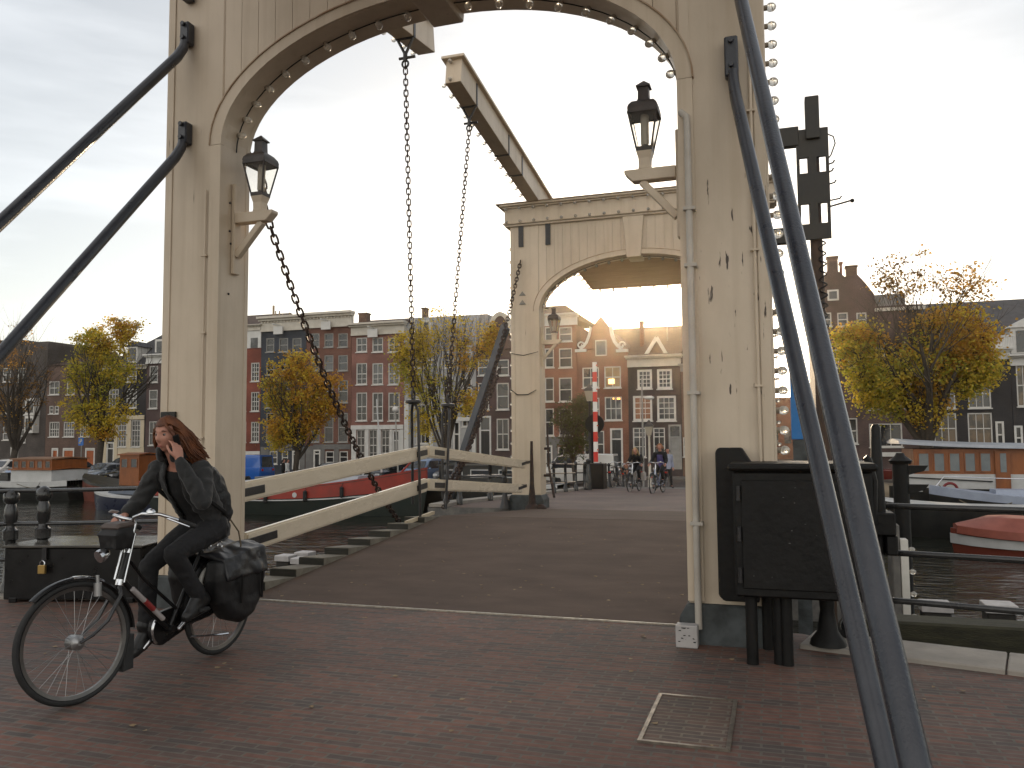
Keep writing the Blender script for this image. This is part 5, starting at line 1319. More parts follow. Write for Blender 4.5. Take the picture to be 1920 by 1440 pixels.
tree('big spreading tree with green and orange leaves and bare top twigs, on the right', 1738, 50, (1738,455), [(1610,650,60,50,1.6,[0,2,1]),(1640,710,80,50,1.9,[1,0,1]),(1730,690,80,60,1.8,[0,1,2]),(1820,650,70,60,1.9,[2,0,2]),(1840,710,65,50,1.6,[1,0]),(1770,600,80,35,.8,[2,0]),(1640,765,60,28,.8,[0,1]),(1740,770,50,35,.8,[0,2]),(1740,520,110,50,.30,[2,3]),(1830,540,50,30,.2,[2]),(1680,520,50,40,.2,[2,3])], [LY,LG,LO,LB], fork=2.6, tr=.34, nl=14, n_leaf=27000, seed=12, spread=.75, up=.75, levels=4, lsize=.18, clump=.7)
tree('small dark green tree in front of the orange brown house', 1078, 47, (1080,738), [(1065,790,32,35,1,[0]),(1095,800,35,40,1,[0]),(1075,840,40,25,.8,[0]),(1090,760,22,20,.5,[0])], [LD], fork=1.4, tr=.1, nl=7, n_leaf=5200, seed=4, spread=.5, levels=3, lsize=.13, clump=.45)

# ================================================================== CARS
CARGLASS = mat('car_glass', (.02,.025,.03), .05, (.03,.034,.04), 1, spec=.8)
HEADL = mat('headlight_glass', (.5,.5,.5), .12)
TAILL = mat('taillight_glass', (.35,.01,.01), .2)
PLATE = mat('plate_yellow', (.5,.36,.03), .5)
def car(label, paint, loc, rz, kind='sedan', name='parked_car'):
    T = thing(name, label, 'van' if kind == 'van' else 'car', (0,0,0), group='cars parked along the far quay')
    if kind == 'van': Lc,Wc,Hc = 4.9,1.9,1.95; belt=1.12; lower=[(-2.42,.42,1.05,.80),(-2.36,.3,1.12,.93),(-1.2,.25,1.12,.95),(1.2,.25,1.12,.95),(1.9,.3,1.02,.93),(2.3,.35,.88,.88),(2.45,.42,.72,.72)]; cab=[(-2.38,.86,.80),(-2.28,Hc,.78),(-1.0,Hc+.03,.80),(.9,Hc,.78),(1.35,Hc-.15,.74),(2.05,1.08,.84)]
    elif kind == 'suv': Lc,Wc,Hc=4.4,1.85,1.7; belt=1.0; lower=[(-2.18,.45,.95,.78),(-2.1,.3,1.0,.90),(-1.2,.25,1.02,.92),(1.0,.25,1.0,.92),(1.7,.28,.96,.90),(2.1,.35,.82,.84),(2.22,.42,.66,.7)]; cab=[(-2.12,1.0,.82),(-1.85,1.62,.70),(-1.0,Hc,.70),(.2,Hc,.70),(.55,1.6,.70),(1.25,1.0,.82)]
    else: Lc,Wc,Hc=4.4,1.75,1.42; belt=.9; lower=[(-2.2,.42,.78,.70),(-2.12,.28,.88,.84),(-1.2,.22,.92,.87),(.9,.22,.88,.87),(1.6,.25,.82,.85),(2.1,.32,.68,.78),(2.22,.40,.56,.62)]; cab=[(-1.75,.86,.76),(-1.05,1.36,.62),(-.3,Hc,.62),(.25,Hc-.02,.62),(1.15,.86,.76)]
    m = MB(); rings=[]
    for x,zl,zh,w in lower: rings.append([(x,-w*.92,zl),(x,-w,zl+(zh-zl)*.35),(x,-w*.97,zh-.08),(x,-w*.85,zh),(x,w*.85,zh),(x,w*.97,zh-.08),(x,w,zl+(zh-zl)*.35),(x,w*.92,zl)])
    m.loft(rings); m.build('body', paint, T, smooth=45)
    m = MB(); zb = min(c[1] for c in cab)-.02; rings=[]
    top=[(x,z,w) for x,z,w in cab]
    for x,z,w in top:
        wl = .84 if kind!='sedan' else .80
        zz_ = max(z, zb+.03)
        rings.append([(x,-wl*Wc/1.85,zb),(x,-w-.02,zz_-.06),(x,-w+.08,zz_),(x,w-.08,zz_),(x,w+.02,zz_-.06),(x,wl*Wc/1.85,zb)])
    m.loft(rings); m.build('cabin', paint, T, smooth=40)
    # glass set on the cabin
    x0,z0_,w0 = cab[0]; xe,ze,we = cab[-1]
    def wpane(pts):
        m = MB(); m.poly(pts); return m.build('window', CARGLASS, T)
    (xa,za,wa),(xb,zb2,wb) = cab[-2], cab[-1]
    f0,f1=.12,.85
    L_=lambda a,b,t:a+(b-a)*t
    wpane([(L_(xa,xb,f1)+.03,-.72,L_(za,zb2,f1)+.02),(L_(xa,xb,f1)+.03,.72,L_(za,zb2,f1)+.02),(L_(xa,xb,f0)+.03,.58,L_(za,zb2,f0)+.02),(L_(xa,xb,f0)+.03,-.58,L_(za,zb2,f0)+.02)])
    (xa,za,wa),(xb,zb2,wb) = cab[1], cab[0]
    wpane([(L_(xa,xb,f1)-.03,-.68,L_(za,zb2,f1)+.02),(L_(xa,xb,f0)-.03,-.56,L_(za,zb2,f0)+.02),(L_(xa,xb,f0)-.03,.56,L_(za,zb2,f0)+.02),(L_(xa,xb,f1)-.03,.68,L_(za,zb2,f1)+.02)])
    zt = Hc-.16; zl = zb+.10; wl=.80 if kind=='sedan' else .845; wt=cab[2][2]+.015
    xr = cab[0][0]+.35; xf = cab[-1][0]-.30; xrt=cab[1][0]+.15; xft=cab[-2][0]-.05
    spans = ((.0,.46),(.5,1.0)) if kind!='van' else ((.62,1.0),)
    for s in (-1,1):
        for a,b in spans:
            wpane([(L_(xr,xf,a),s*(wl+.012),zl),(L_(xr,xf,b),s*(wl+.012),zl),(L_(xrt,xft,b),s*(wt+.035),zt),(L_(xrt,xft,a),s*(wt+.035),zt)])
    for x in (-1.32,1.36):
        for s in (-1,1):
            m = MB(); yw=Wc/2-.02
            m.lathe([(.20,-.10),(.30,-.10),(.32,-.06),(.32,.06),(.30,.10),(.20,.10)],(x,s*(yw-.10),.32),18,(0,1,0)); w=m.build('wheel',RUBBER,T,smooth=40)
            m = MB(); m.lathe([(.19,-.08),(.19,.0),(.08,.03)],(x,s*(yw-.03),.32),12,(0,s,0)); m.build('hub',mat('alloy',(.32,.32,.33),.35,metal=.8),w,smooth=40)
    xf_=lower[-2][0]+.03; zh=lower[-2][2]
    for s in (-1,1):
        m = MB(); m.obox((xf_+.02,s*.58,zh-.10),.12,.30,.13); m.build('headlight',HEADL,T,bevel=.02)
        m = MB(); m.obox((lower[0][0]+.01,s*.64,lower[0][2]-.14),.07,.22,.15); m.build('taillight',TAILL,T,bevel=.01)
        m = MB(); m.obox((cab[-1][0]-.38,s*(Wc/2+.04),belt+.08),.12,.16,.11); m.build('mirror',paint,T,bevel=.02)
    m = MB(); m.box(lower[-1][0]-.02,lower[-1][0]+.05,-.26,.26,.42,.53); m.build('number_plate',PLATE,T)
    m = MB(); m.box(lower[-1][0]-.10,lower[-1][0]+.035,-.5,.5,.56,.64); m.build('grille',BLACK,T)
    T.location = loc; T.rotation_euler=(0,0,rz); return T
PAINT = dict(white=mat('car_white',(.55,.53,.50),.25,coat=.5), silver=mat('car_silver',(.33,.36,.40),.25,metal=.5,coat=.5), blue=mat('car_light_blue',(.20,.27,.40),.25,metal=.4,coat=.5), black=mat('car_black',(.012,.013,.014),.18,coat=.6), grey=mat('car_grey',(.09,.095,.10),.22,metal=.4,coat=.5), vblue=mat('van_blue',(.02,.10,.38),.25,coat=.5), green=mat('car_dark_green',(.02,.035,.03),.2,coat=.5), red=mat('car_dark_red',(.12,.02,.015),.25,coat=.5))
NOSE = -PI/2-.12
def cpos(px_, Y, z=QZ+.01): return (atY(px_, 880, Y).x, Y, z)
car('cream white car parked nose to the water, nearest the left edge', PAINT['white'], cpos(18,49.5), NOSE+.05, 'suv')
car('pale blue estate car parked nose to the water beside the cream white car', PAINT['blue'], cpos(68,49.5), NOSE, 'suv')
car('silver saloon car parked nose to the water beside the black one', PAINT['silver'], cpos(198,49.2), NOSE+.03)
car('black saloon car parked between the silver car and the orange wheelhouse', PAINT['black'], cpos(246,49.2), NOSE-.03)
car('dark green van parked by the cream ground floor', PAINT['green'], cpos(238,55.5), PI-.02, 'suv')
car('grey car parked behind the left portal leg', PAINT['grey'], cpos(345,49.2), NOSE)
car('black car parked behind the left portal leg', PAINT['black'], cpos(400,49.2), NOSE)
car('bright blue van parked right of the left portal leg', PAINT['vblue'], cpos(448,50.0), PI, 'van')
car('black car parked beyond the red barge bow', PAINT['black'], cpos(728,49.5), NOSE, 'suv')
car('dark grey car parked below the orange tree', PAINT['grey'], cpos(620,50.5), PI)
car('light blue car half hidden by the hanger fork', PAINT['blue'], cpos(795,49.8), NOSE, 'suv')
car('grey car seen through the rails left of the far portal', PAINT['grey'], cpos(862,49.5), NOSE, 'suv')
car('white delivery van parked along the houses behind the far railing', PAINT['white'], cpos(1088,51.0), PI, 'van', name='delivery_van')
car('dark car far up the street by the orange garage doors', PAINT['black'], cpos(135,56.0), PI)
car('dark red car parked by the shop behind the big right tree', PAINT['red'], cpos(1600,56.0), PI)

# ================================================================== BOATS
HULLBLK = mat('hull_black', (.012,.013,.013), .35, (.022,.022,.02), 2, bump=.1)
HULLGRN = mat('hull_dark_green', (.022,.03,.026), .4, (.03,.035,.03), 2)
BARGERED = mat('barge_red', (.28,.03,.018), .45, (.20,.03,.02), 1.5, bump=.1)
BOATWHITE = mat('boat_white', (.46,.46,.45), .45, (.38,.38,.37), 1.5)
VARNISH = mat('orange_varnish', (.25,.078,.018), .4, (.165,.05,.013), 3, stretch=(1,1,.3))
DECKGREY = mat('boat_deck_grey', (.33,.35,.38), .5, (.26,.28,.31), 2)
TARPRED = mat('red_brown_tarpaulin', (.25,.065,.04), .6, (.19,.05,.032), 2, bump=.5, bscale=5)
HULLBLUE = mat('hull_dark_blue', (.012,.016,.035), .3, (.02,.024,.045), 2)
def hull(T, L_, W_, z0, deck, bow=1.0, mt=None, sheer=.35, name='hull', stern=.75, band_mt=None, bands=()):
    """local +x is the bow; bands: (z fraction low, high, material) painted strakes standing 1 cm proud"""
    st = [i/14 for i in range(15)]
    def hw(t): 
        a = min(1, stern+(1-stern)*min(1,t/.25)); b = 1 if t < .68 else math.cos((t-.68)/.32*PI/2)**.62
        return W_/2*a*max(b,.03)
    def zd(t): return deck+sheer*((max(0,t-.45)/.55)**2)+sheer*.25*((max(0,.3-t)/.3)**2)
    X = lambda t: -L_/2+L_*t
    m = MB(); rings=[]
    for t in st:
        h = hw(t); z = zd(t); rings.append([(X(t),-h,z),(X(t)-.0,-h*.97,z0+.5*(z-z0)),(X(t)-.12*L_*max(0,t-.85),-h*.75,z0-.3),(X(t)-.12*L_*max(0,t-.85),h*.75,z0-.3),(X(t),h*.97,z0+.5*(z-z0)),(X(t),h,z)])
    m.loft(rings); m.build(name, mt, T, smooth=35, local=True)
    for f0,f1,bm_,nm in bands:
        m = MB(); rings=[]
        for t in st:
            h=hw(t)+.012; z=zd(t); rings.append([(X(t)+(.02 if t>.99 else 0),-h,z0+(z-z0)*f0),(X(t)+(.02 if t>.99 else 0),-h,z0+(z-z0)*f1),(X(t)+(.02 if t>.99 else 0),h,z0+(z-z0)*f1),(X(t)+(.02 if t>.99 else 0),h,z0+(z-z0)*f0)])
        m.loft(rings,caps=True); m.build(nm,bm_,T,smooth=30,local=True)
    return hw, zd, X
def cabin_box(T, x0,x1,y0,y1,z0,z1, mt, name='cabin', nwin=0, wm=None, wz=(.45,.85), ends=False, overhang=.12, roof_mt=None, curve=0):
    m = MB(); m.box(x0,x1,y0,y1,z0,z1); c = m.build(name, mt, T, local=True)
    m = MB(); n=12; rings=[]
    for i in range(n+1):
        t=i/n; x=x0-overhang+(x1-x0+2*overhang)*t; zz_=z1+curve*(1-(2*t-1)**2); rings.append([(x,y0-overhang,zz_-.0),(x,(y0+y1)/2,zz_+.10),(x,y1+overhang,zz_),(x,y1+overhang,zz_+.07),(x,(y0+y1)/2,zz_+.17),(x,y0-overhang,zz_+.07)])
    m.loft(rings); m.build('roof', roof_mt or BOATWHITE, T, local=True)
    wd=(x1-x0)/max(1,nwin); zl=z0+(z1-z0)*wz[0]; zh=z0+(z1-z0)*wz[1]
    for i in range(nwin):
        for y,s in ((y0,-1),(y1,1)):
            a=x0+wd*(i+.14); b=x0+wd*(i+.86); m=MB(); fw=.05
            for q in ((a,a+fw,zl,zh),(b-fw,b,zl,zh),(a+fw,b-fw,zh-fw,zh),(a+fw,b-fw,zl,zl+fw)): m.box(q[0],q[1],min(y,y+s*.03),max(y,y+s*.03),q[2],q[3])
            w=m.build('window', wm or VARNISH, T, local=True); m=MB(); yy=y+s*.012; m.poly([(a+fw,yy,zl+fw),(b-fw,yy,zl+fw),(b-fw,yy,zh-fw),(a+fw,yy,zh-fw)]); m.build('pane',CARGLASS if nwin<5 else GLZ[1],w,local=True)
    return c
def bplace(T, px_, Y, rz): T.location=(atY(px_,930,Y).x,Y,WZ); T.rotation_euler=(0,0,rz)
FENDER = mat('rubber_fender', (.012,.012,.012), .7); ROPE = mat('mooring_rope', (.20,.17,.12), .9, (.13,.11,.08), 9)
def fenders(T, X, hw, zd, ts):
    for t in ts:
        for s in (-1,1):
            m = MB(); y = s*(hw(t)+.11); z = zd(t); m.lathe([(.03,-.75),(.10,-.70),(.10,-.25),(.03,-.20)], (X(t),y,z), 8); m.tube([(X(t),y,z-.2),(X(t),s*(hw(t)-.05),z+.05)],.015,4)
            m.build('fender', FENDER, T, local=True, smooth=40)
def rope(T, X, zd, ta, tb):
    for t, dx in ((ta,-2.0),(tb,2.0)):
        m = MB(); p = Vector((X(t),0,zd(t)+.1)); q = Vector((X(t)+dx,2.9,1.15)); m.tube([p.lerp(q,i/8)-Vector((0,0,.5*4*(i/8)*(1-i/8))) for i in range(9)],.022,5); m.build('mooring_rope', ROPE, T, local=True, smooth=60)
# red barge (bow to the right)
T=thing('red_barge','long red and dark green barge moored behind the rails, bow to the right','barge',group='boats moored on the far side')
x0,x1=atY(300,930,38).x,atY(800,930,38).x; Lb=x1-x0
hw,zd,X=hull(T,Lb,4.4,0,1.35,mt=HULLGRN,sheer=.95,bands=((.60,.97,BARGERED,'red_strake'),(.53,.57,BOATWHITE,'white_line'),(.985,1.03,BARGERED,'gunwale')))
fenders(T,X,hw,zd,(.38,.52,.66,.78))
xa,xb=X(.40),X(.80); m=MB(); m.loft([[(xa,-1.75,1.3),(xa,1.75,1.3),(xa,1.4,1.72),(xa,-1.4,1.72)],[(xb,-1.4,1.5),(xb,1.4,1.5),(xb,1.05,1.95),(xb,-1.05,1.95)]]); cp=m.build('coachroof',DECKGREY,T,local=True)
for i in range(3):
    a=xa+.5+i*1.9; m=MB(); m.box(a,a+1.4,-1.15,.9,1.76+.05*i,1.90+.05*i); m.build('hatch',mat('hatch_grey',(.17,.17,.165),.5,(.12,.12,.12),3),cp,local=True)
for t in (.33,.47,.62): 
    m=MB(); m.tube([(X(t),-hw(t)-.03,1.05),(X(t),-hw(t)+.1,1.05)],.13,12); m.build('porthole',BOATWHITE,T,local=True)
cabin_box(T,X(.08),X(.22),-1.4,1.4,1.3,2.3,BARGERED,nwin=3,wm=BOATWHITE,roof_mt=DECKGREY)
m=MB(); m.tube([(X(.90),0,1.9),(X(.97),0,3.0)],.05,8); m.build('bow_post',BARGERED,T,local=True)
m=MB(); m.tube([(X(.84),.2,2.1),(X(.84)-.25,.2,5.2),(X(.84)-.3,.2,5.9)],[.05,.04,.03],8); m.build('mast',BOATWHITE,T,local=True)
T.location=((x0+x1)/2,38,WZ)
# dark boat right of it
T=thing('dark_houseboat','dark houseboat between the hanger forks and the far portal','houseboat',group='boats moored on the far side')
hw,zd,X=hull(T,9,3.6,0,1.3,mt=HULLBLK,sheer=.4,bands=((.9,1.02,BOATWHITE,'rubbing_strake'),))
cabin_box(T,X(.2),X(.72),-1.3,1.3,1.3,2.35,HULLBLK,nwin=3,wm=BOATWHITE,roof_mt=HULLBLK); bplace(T,905,41.5,PI)
# left white and orange houseboat
T=thing('white_houseboat','white houseboat with an orange wheelhouse and door at the left edge','houseboat',group='boats moored on the far side')
hw,zd,X=hull(T,13,4.0,0,1.15,mt=HULLBLK,sheer=.6,bands=((.74,1.03,BOATWHITE,'white_bulwark'),))
fenders(T,X,hw,zd,(.15,.4,.62)); rope(T,X,zd,.95,.05)
cabin_box(T,X(.10),X(.37),-1.5,1.5,1.2,1.98,BOATWHITE,name='lower_cabin',nwin=0,roof_mt=VARNISH)
cabin_box(T,X(.10)+.05,X(.37)-.05,-1.45,1.45,2.02,2.68,VARNISH,name='wheelhouse',nwin=5,wm=VARNISH,wz=(.12,.9),roof_mt=mat('roof_brown',(.2,.1,.05),.5))
m=MB(); m.box(X(.30),X(.345),-1.56,-1.505,1.22,2.6); m.build('door',VARNISH,T,local=True)
m=MB(); m.box(X(.48),X(.55),-.5,.5,1.2,1.6); m.box(X(.49),X(.54),-.4,.4,1.601,1.75); m.build('hatch',HULLBLK,T,local=True)
m=MB(); m.box(X(.50),X(.57),-2.03,-1.99,.85,1.1); m.build('name_board',mat('dull_red',(.2,.03,.02),.5),T,local=True)
bplace(T,20,43.5,PI)
m=MB(); a=atY(100,905,42.5); b=atY(150,893,45.5); m.beam(a,b,.35,.06); tag(m.build('gangplank',mat('gangplank_wood',(.35,.25,.13),.7,(.25,.18,.1),5)),'pale wooden gangplank right of the white houseboat','gangplank')
# orange wheelhouse boat
T=thing('workboat','small dark workboat with an orange wheelhouse behind the cyclist','workboat',group='boats moored on the far side')
hw,zd,X=hull(T,8,3.0,0,1.0,mt=mat('hull_red_brown',(.16,.04,.025),.5,(.1,.03,.02),2),sheer=.7,bands=((.88,1.03,HULLBLK,'rubbing_strake'),))
fenders(T,X,hw,zd,(.3,.6)); rope(T,X,zd,.95,.05)
cabin_box(T,X(.36),X(.55),-.8,.8,1.0,2.95,VARNISH,name='wheelhouse',nwin=2,wm=VARNISH,wz=(.58,.9),roof_mt=VARNISH)
m=MB(); m.box(X(.46),X(.545),-.84,-.805,1.05,2.1); m.build('door',mat('grey_green_door',(.12,.15,.13),.5),T,local=True)
bplace(T,250,43.0,PI)
# blue sloop
T=thing('open_sloop','small dark blue open sloop with a pale gunwale left of the cyclist','sloop',group='boats moored on the far side')
hw,zd,X=hull(T,6.2,2.2,0,.75,mt=HULLBLUE,sheer=.35,bands=((.90,1.04,BOATWHITE,'gunwale'),))
m=MB(); m.loft([[(X(.25),-.7,.8),(X(.25),.7,.8),(X(.25),.5,1.05),(X(.25),-.5,1.05)],[(X(.8),-.4,.9),(X(.8),.4,.9),(X(.8),.3,1.1),(X(.8),-.3,1.1)]]); m.build('cover',mat('blue_grey_cover',(.06,.08,.11),.6,(.09,.10,.12),2,bump=.4),T,local=True)
bplace(T,262,37.5,PI)
# right houseboat
T=thing('long_houseboat','long white houseboat with orange framed windows and an orange door on the right','houseboat',group='boats moored on the far side')
Y_=43.5; xL,xR=atY(1690,900,Y_).x,atY(2150,900,Y_).x; L_=xR-xL
hw,zd,X=hull(T,L_+1.5,4.4,0,1.35,mt=HULLBLK,sheer=.4)
zt=atY(1780,842,Y_-1.9).z-WZ; zw=atY(1780,889,Y_-1.9).z-WZ
x_a=-L_/2
def lx(p): return atY(p,880,Y_-1.9).x-(xL+xR)/2
m=MB(); m.box(lx(1697),L_/2-.5,-1.9,1.9,1.2,zw); m.build('lower_side',BOATWHITE,T,local=True)
m=MB(); m.box(lx(1714),L_/2-.7,-1.85,1.85,zw+.002,zt); cb=m.build('cabin',VARNISH,T,local=True)
m=MB(); n=12; rings=[]
for i in range(n+1):
    t=i/n; x=lx(1686)+(L_/2-lx(1686))*t; zz_=zt+.28*(1-t)**3; rings.append([(x,-2.25,zz_-.03),(x,2.25,zz_-.03),(x,2.2,zz_+.10),(x,0,zz_+.22),(x,-2.2,zz_+.10)])
m.loft(rings); m.build('roof',DECKGREY,T,local=True)
for i in range(5):
    a=lx(1722+29*i); b=lx(1722+29*i+22); m=MB(); fw=.045; zl,zh=zw+.10,zt-.16
    for q in ((a,a+fw,zl,zh),(b-fw,b,zl,zh),(a+fw,b-fw,zh-fw,zh),(a+fw,b-fw,zl,zl+fw)): m.box(q[0],q[1],-1.89,-1.85,q[2],q[3])
    w=m.build('window',VARNISH,T,local=True); m=MB(); m.poly([(a+fw,-1.868,zl+fw),(b-fw,-1.868,zl+fw),(b-fw,-1.868,zh-fw),(a+fw,-1.868,zh-fw)]); m.build('pane',mat('net_curtain_glass',(.20,.22,.22),.15,(.14,.16,.17),1.5),w,local=True)
a,b=lx(1866),lx(1894); m=MB(); m.box(a,b,-1.96,-1.905,1.35,zt-.1); d_=m.build('door',VARNISH,T,local=True); m=MB(); m.box(a+.2,b-.15,-1.975,-1.962,zw+.1,zt-.2); m.build('door_glass',MATS['net_curtain_glass'],d_,local=True)
for p in (1930,1965,2000):
    a=lx(p); b=lx(p+24); m=MB(); m.box(a,b,-1.89,-1.852,zw+.1,zt-.16); m.build('window',VARNISH,T,local=True)
m=MB(); m.tube([(lx(1700),-1.95,zw-.15),(lx(1860),-1.95,zw-.32)],.03,6); m.build('rubbing_rail',HULLBLK,T,local=True)
T.location=((xL+xR)/2,Y_,WZ)
m=MB(); q=atY(1782,918,40.6); m.tube([(q.x+.28*math.cos(a),40.6,q.z+.28*math.sin(a)) for a in [2*PI*i/20 for i in range(20)]],.06,8,closed=True); m.tube([(q.x-.05,40.6,q.z-.3),(q.x-.05,40.6,q.z-1.2)],.03,6)
tag(m.build('life_ring',mat('ring_red',(.16,.015,.02),.5)),'red life ring standing in front of the long white houseboat','life ring')
# motor boat in front
T=thing('motor_boat','pale blue grey motor boat moored in front of the long houseboat','motor boat',group='boats moored on the far side')
hw,zd,X=hull(T,9.5,2.8,0,1.15,mt=HULLBLK,sheer=.45,bands=((.80,1.04,mat('pale_blue_grey',(.30,.34,.42),.5,(.25,.28,.35),2),'topsides'),))
fenders(T,X,hw,zd,(.25,.45,.65)); rope(T,X,zd,.96,.04)
m=MB(); m.loft([[(X(.2),-.9,1.15),(X(.2),.9,1.15),(X(.2),.7,1.5),(X(.2),-.7,1.5)],[(X(.75),-.6,1.25),(X(.75),.6,1.25),(X(.75),.5,1.5),(X(.75),-.5,1.5)]]); m.build('coachroof',MATS['pale_blue_grey'],T,local=True)
m=MB()
m.tube([(X(.97),-.2,1.6),(X(.93),-.5,2.0),(X(.7),-1.2,1.9),(X(.45),-1.3,1.85)],.02,6)
m.build('pulpit_rail',CHROME,T,local=True)
bplace(T,1985,38.8,PI)
# black and white boat
T=thing('white_decked_boat','black hulled boat with a white deck, bow towards the bridge, right side','boat',group='boats moored on the far side')
hw,zd,X=hull(T,8.0,2.6,0,1.05,mt=HULLBLK,sheer=.35)
m=MB(); rings=[]
for t in [i/14 for i in range(15)]: rings.append([(X(t),-hw(t)*.96,zd(t)+.01),(X(t),hw(t)*.96,zd(t)+.01),(X(t),hw(t)*.8,zd(t)+.07),(X(t),-hw(t)*.8,zd(t)+.07)])
m.loft(rings); m.build('deck',BOATWHITE,T,local=True)
bplace(T,1830,34.5,PI-.05)
# covered boat
T=thing('covered_boat','boat under a red brown tarpaulin near the right edge','boat',group='boats moored on the far side')
hw,zd,X=hull(T,6.5,2.5,0,.62,mt=mat('hull_red_white',(.16,.035,.02),.5),sheer=.15,bands=((.38,.78,BOATWHITE,'white_band'),))
m=MB(); rings=[]
for t in [.02+.96*i/12 for i in range(13)]:
    h=hw(t)+.12; e_=min(1,min(t,1-t)*5); rings.append([(X(t),-h,zd(t)-.12),(X(t),-h*.96,zd(t)+.12),(X(t),-h*.5*e_,zd(t)+.12+.38*e_),(X(t),h*.5*e_,zd(t)+.12+.38*e_),(X(t),h*.96,zd(t)+.12),(X(t),h,zd(t)-.12)])
m.loft(rings); m.build('tarpaulin',TARPRED,T,local=True,smooth=25)
bplace(T,2000,29.5,PI-.03)

# ================================================================== STREET FURNITURE ON THE FAR QUAY
T=thing('parking_sign','blue parking sign on a post in front of the brown building','sign',cpos(153,50))
p=atY(153,828,50); m=MB(); m.tube([(p.x,50,QZ),(p.x,50,p.z+.35)],.035,8); m.build('post',FRAMEG,T)
m=MB(); m.box(p.x-.25,p.x+.25,49.93,49.96,p.z-.3,p.z+.3); pl=m.build('sign_panel',mat('sign_blue',(.03,.14,.45),.5),T)
def text_mesh(txt, size, mt, parent, mtx):
    c = bpy.data.curves.new('lettering','FONT'); c.body=txt; c.size=size; c.extrude=.004; c.align_x='CENTER'; c.align_y='CENTER'
    o = bpy.data.objects.new('lettering',c); COL.objects.link(o); bpy.context.view_layer.update()
    me = bpy.data.meshes.new_from_object(o); bpy.data.objects.remove(o); me.materials.clear(); me.materials.append(mt)
    me.transform(wmat(parent).inverted() @ mtx)
    n = bpy.data.objects.new('lettering',me); COL.objects.link(n); n.parent=parent; return n
text_mesh('P',.5,FRAMEW,pl,Matrix.Translation((p.x,49.92,p.z)) @ Matrix.Rotation(PI/2,4,'X'))
def lamp_post(label, px_, ytop, Y, style, zg):
    T=thing('street_lamp',label,'street lamp',(atY(px_,860,Y).x,Y,zg),group='street lamps on the far side'); x=atY(px_,860,Y).x; zt=atY(px_,ytop,Y).z
    if style=='globe':
        m=MB(); m.tube([(x+.25,Y,zg),(x+.05,Y,zt-1.0),(x,Y,zt)],[.06,.045,.035],8); m.build('pole',FRAMEG,T,smooth=50)
        m=MB(); m.sphere((x,Y,zt+.15),.2,14,10); m.build('globe',mat('milk_glass',(.55,.53,.5),.3),T,smooth=60)
    elif style=='modern':
        m=MB(); m.tube([(x,Y,zg),(x,Y,zt-.7),(x+.02,Y,zt)],[.06,.05,.04],8); m.tube([(x,Y,zt-1.2),(x+.55,Y-.2,zt-1.15)],.03,6); m.build('pole',FRAMEG,T,smooth=50)
        m=MB(); m.sphere((x+.45,Y-.2,zt-1.2),.3,12,6,(1,.6,.35)); m.build('lamp_head',FRAMEW,T,smooth=60)
    else:
        m=MB(); m.lathe([(.13,0),(.12,.5),(.08,.6),(.07,1.6),(.06,zt-zg-.9),(.09,zt-zg-.85),(.05,zt-zg-.8)],(x,Y,zg),10); m.build('pole',CORN if style=='cream' else IRON,T,smooth=40)
        m=MB(); m.loft([[(x+sx*h,Y+sy*h,zt+z) for sx,sy in ((-1,-1),(1,-1),(1,1),(-1,1))] for z,h in ((-.8,.12),(-.3,.22))]); m.build('lantern_glass',mat('lantern_frosted',(.35,.31,.24),.3),T)
        m=MB(); m.loft([[(x+sx*h,Y+sy*h,zt+z) for sx,sy in ((-1,-1),(1,-1),(1,1),(-1,1))] for z,h in ((-.298,.25),(-.22,.24),(-.1,.1),(0,.08),(.08,.02))]); m.build('lantern_cap',GREY_COPPER,T)
    return T
lamp_post('thin leaning pole with a white globe in front of the rose brick house',741,772,46.8,'globe',QZ)
lamp_post('cream lamp post with a dark lantern in front of the dark house',1218,790,46.5,'cream',QZ)
lamp_post('thin tall grey lamp post in front of the dark house',1206,708,47.5,'modern',QZ)
lamp_post('dark lantern post behind the striped barrier',1107,722,40.0,'dark',zroad(40))
# ================================================================== BICYCLES AND PEOPLE
SKIN = mat('skin', (.42,.21,.15), .5, (.36,.17,.12), 5, spec=.4)
def fold_extra(scale, strength, dist):
    def f(m, n, l, b, mp):
        z = n.new('ShaderNodeTexNoise'); z.inputs['Scale'].default_value=scale; z.inputs['Detail'].default_value=4; z.inputs['Distortion'].default_value=.35
        bp = n.new('ShaderNodeBump'); bp.inputs['Strength'].default_value=strength; bp.inputs['Distance'].default_value=dist
        l(mp.outputs[0], z.inputs['Vector']); l(z.outputs['Fac'], bp.inputs['Height']); l(bp.outputs[0], b.inputs['Normal'])
    return f
JACKET = mat('charcoal_jacket', (.013,.0135,.0135), .8, (.021,.0215,.022), 5, sheen=.12, extra=fold_extra(9,.8,.03))
BLACKTOP = mat('black_cloth', (.005,.005,.0055), .9, (.009,.009,.0095), 6, extra=fold_extra(12,.6,.02))
JEANS = mat('black_jeans', (.008,.008,.009), .85, (.013,.013,.0145), 7, extra=fold_extra(14,.7,.02))
SHOE = mat('black_shoe', (.010,.010,.010), .45)
AUBURN = mat('auburn_hair', (.062,.020,.008), .55, (.14,.045,.013), 14, spec=.4, stretch=(1,1,1))
BAGMAT = mat('black_bag_cloth', (.005,.005,.0055), .55, (.009,.009,.010), 5, extra=fold_extra(7,.45,.03))

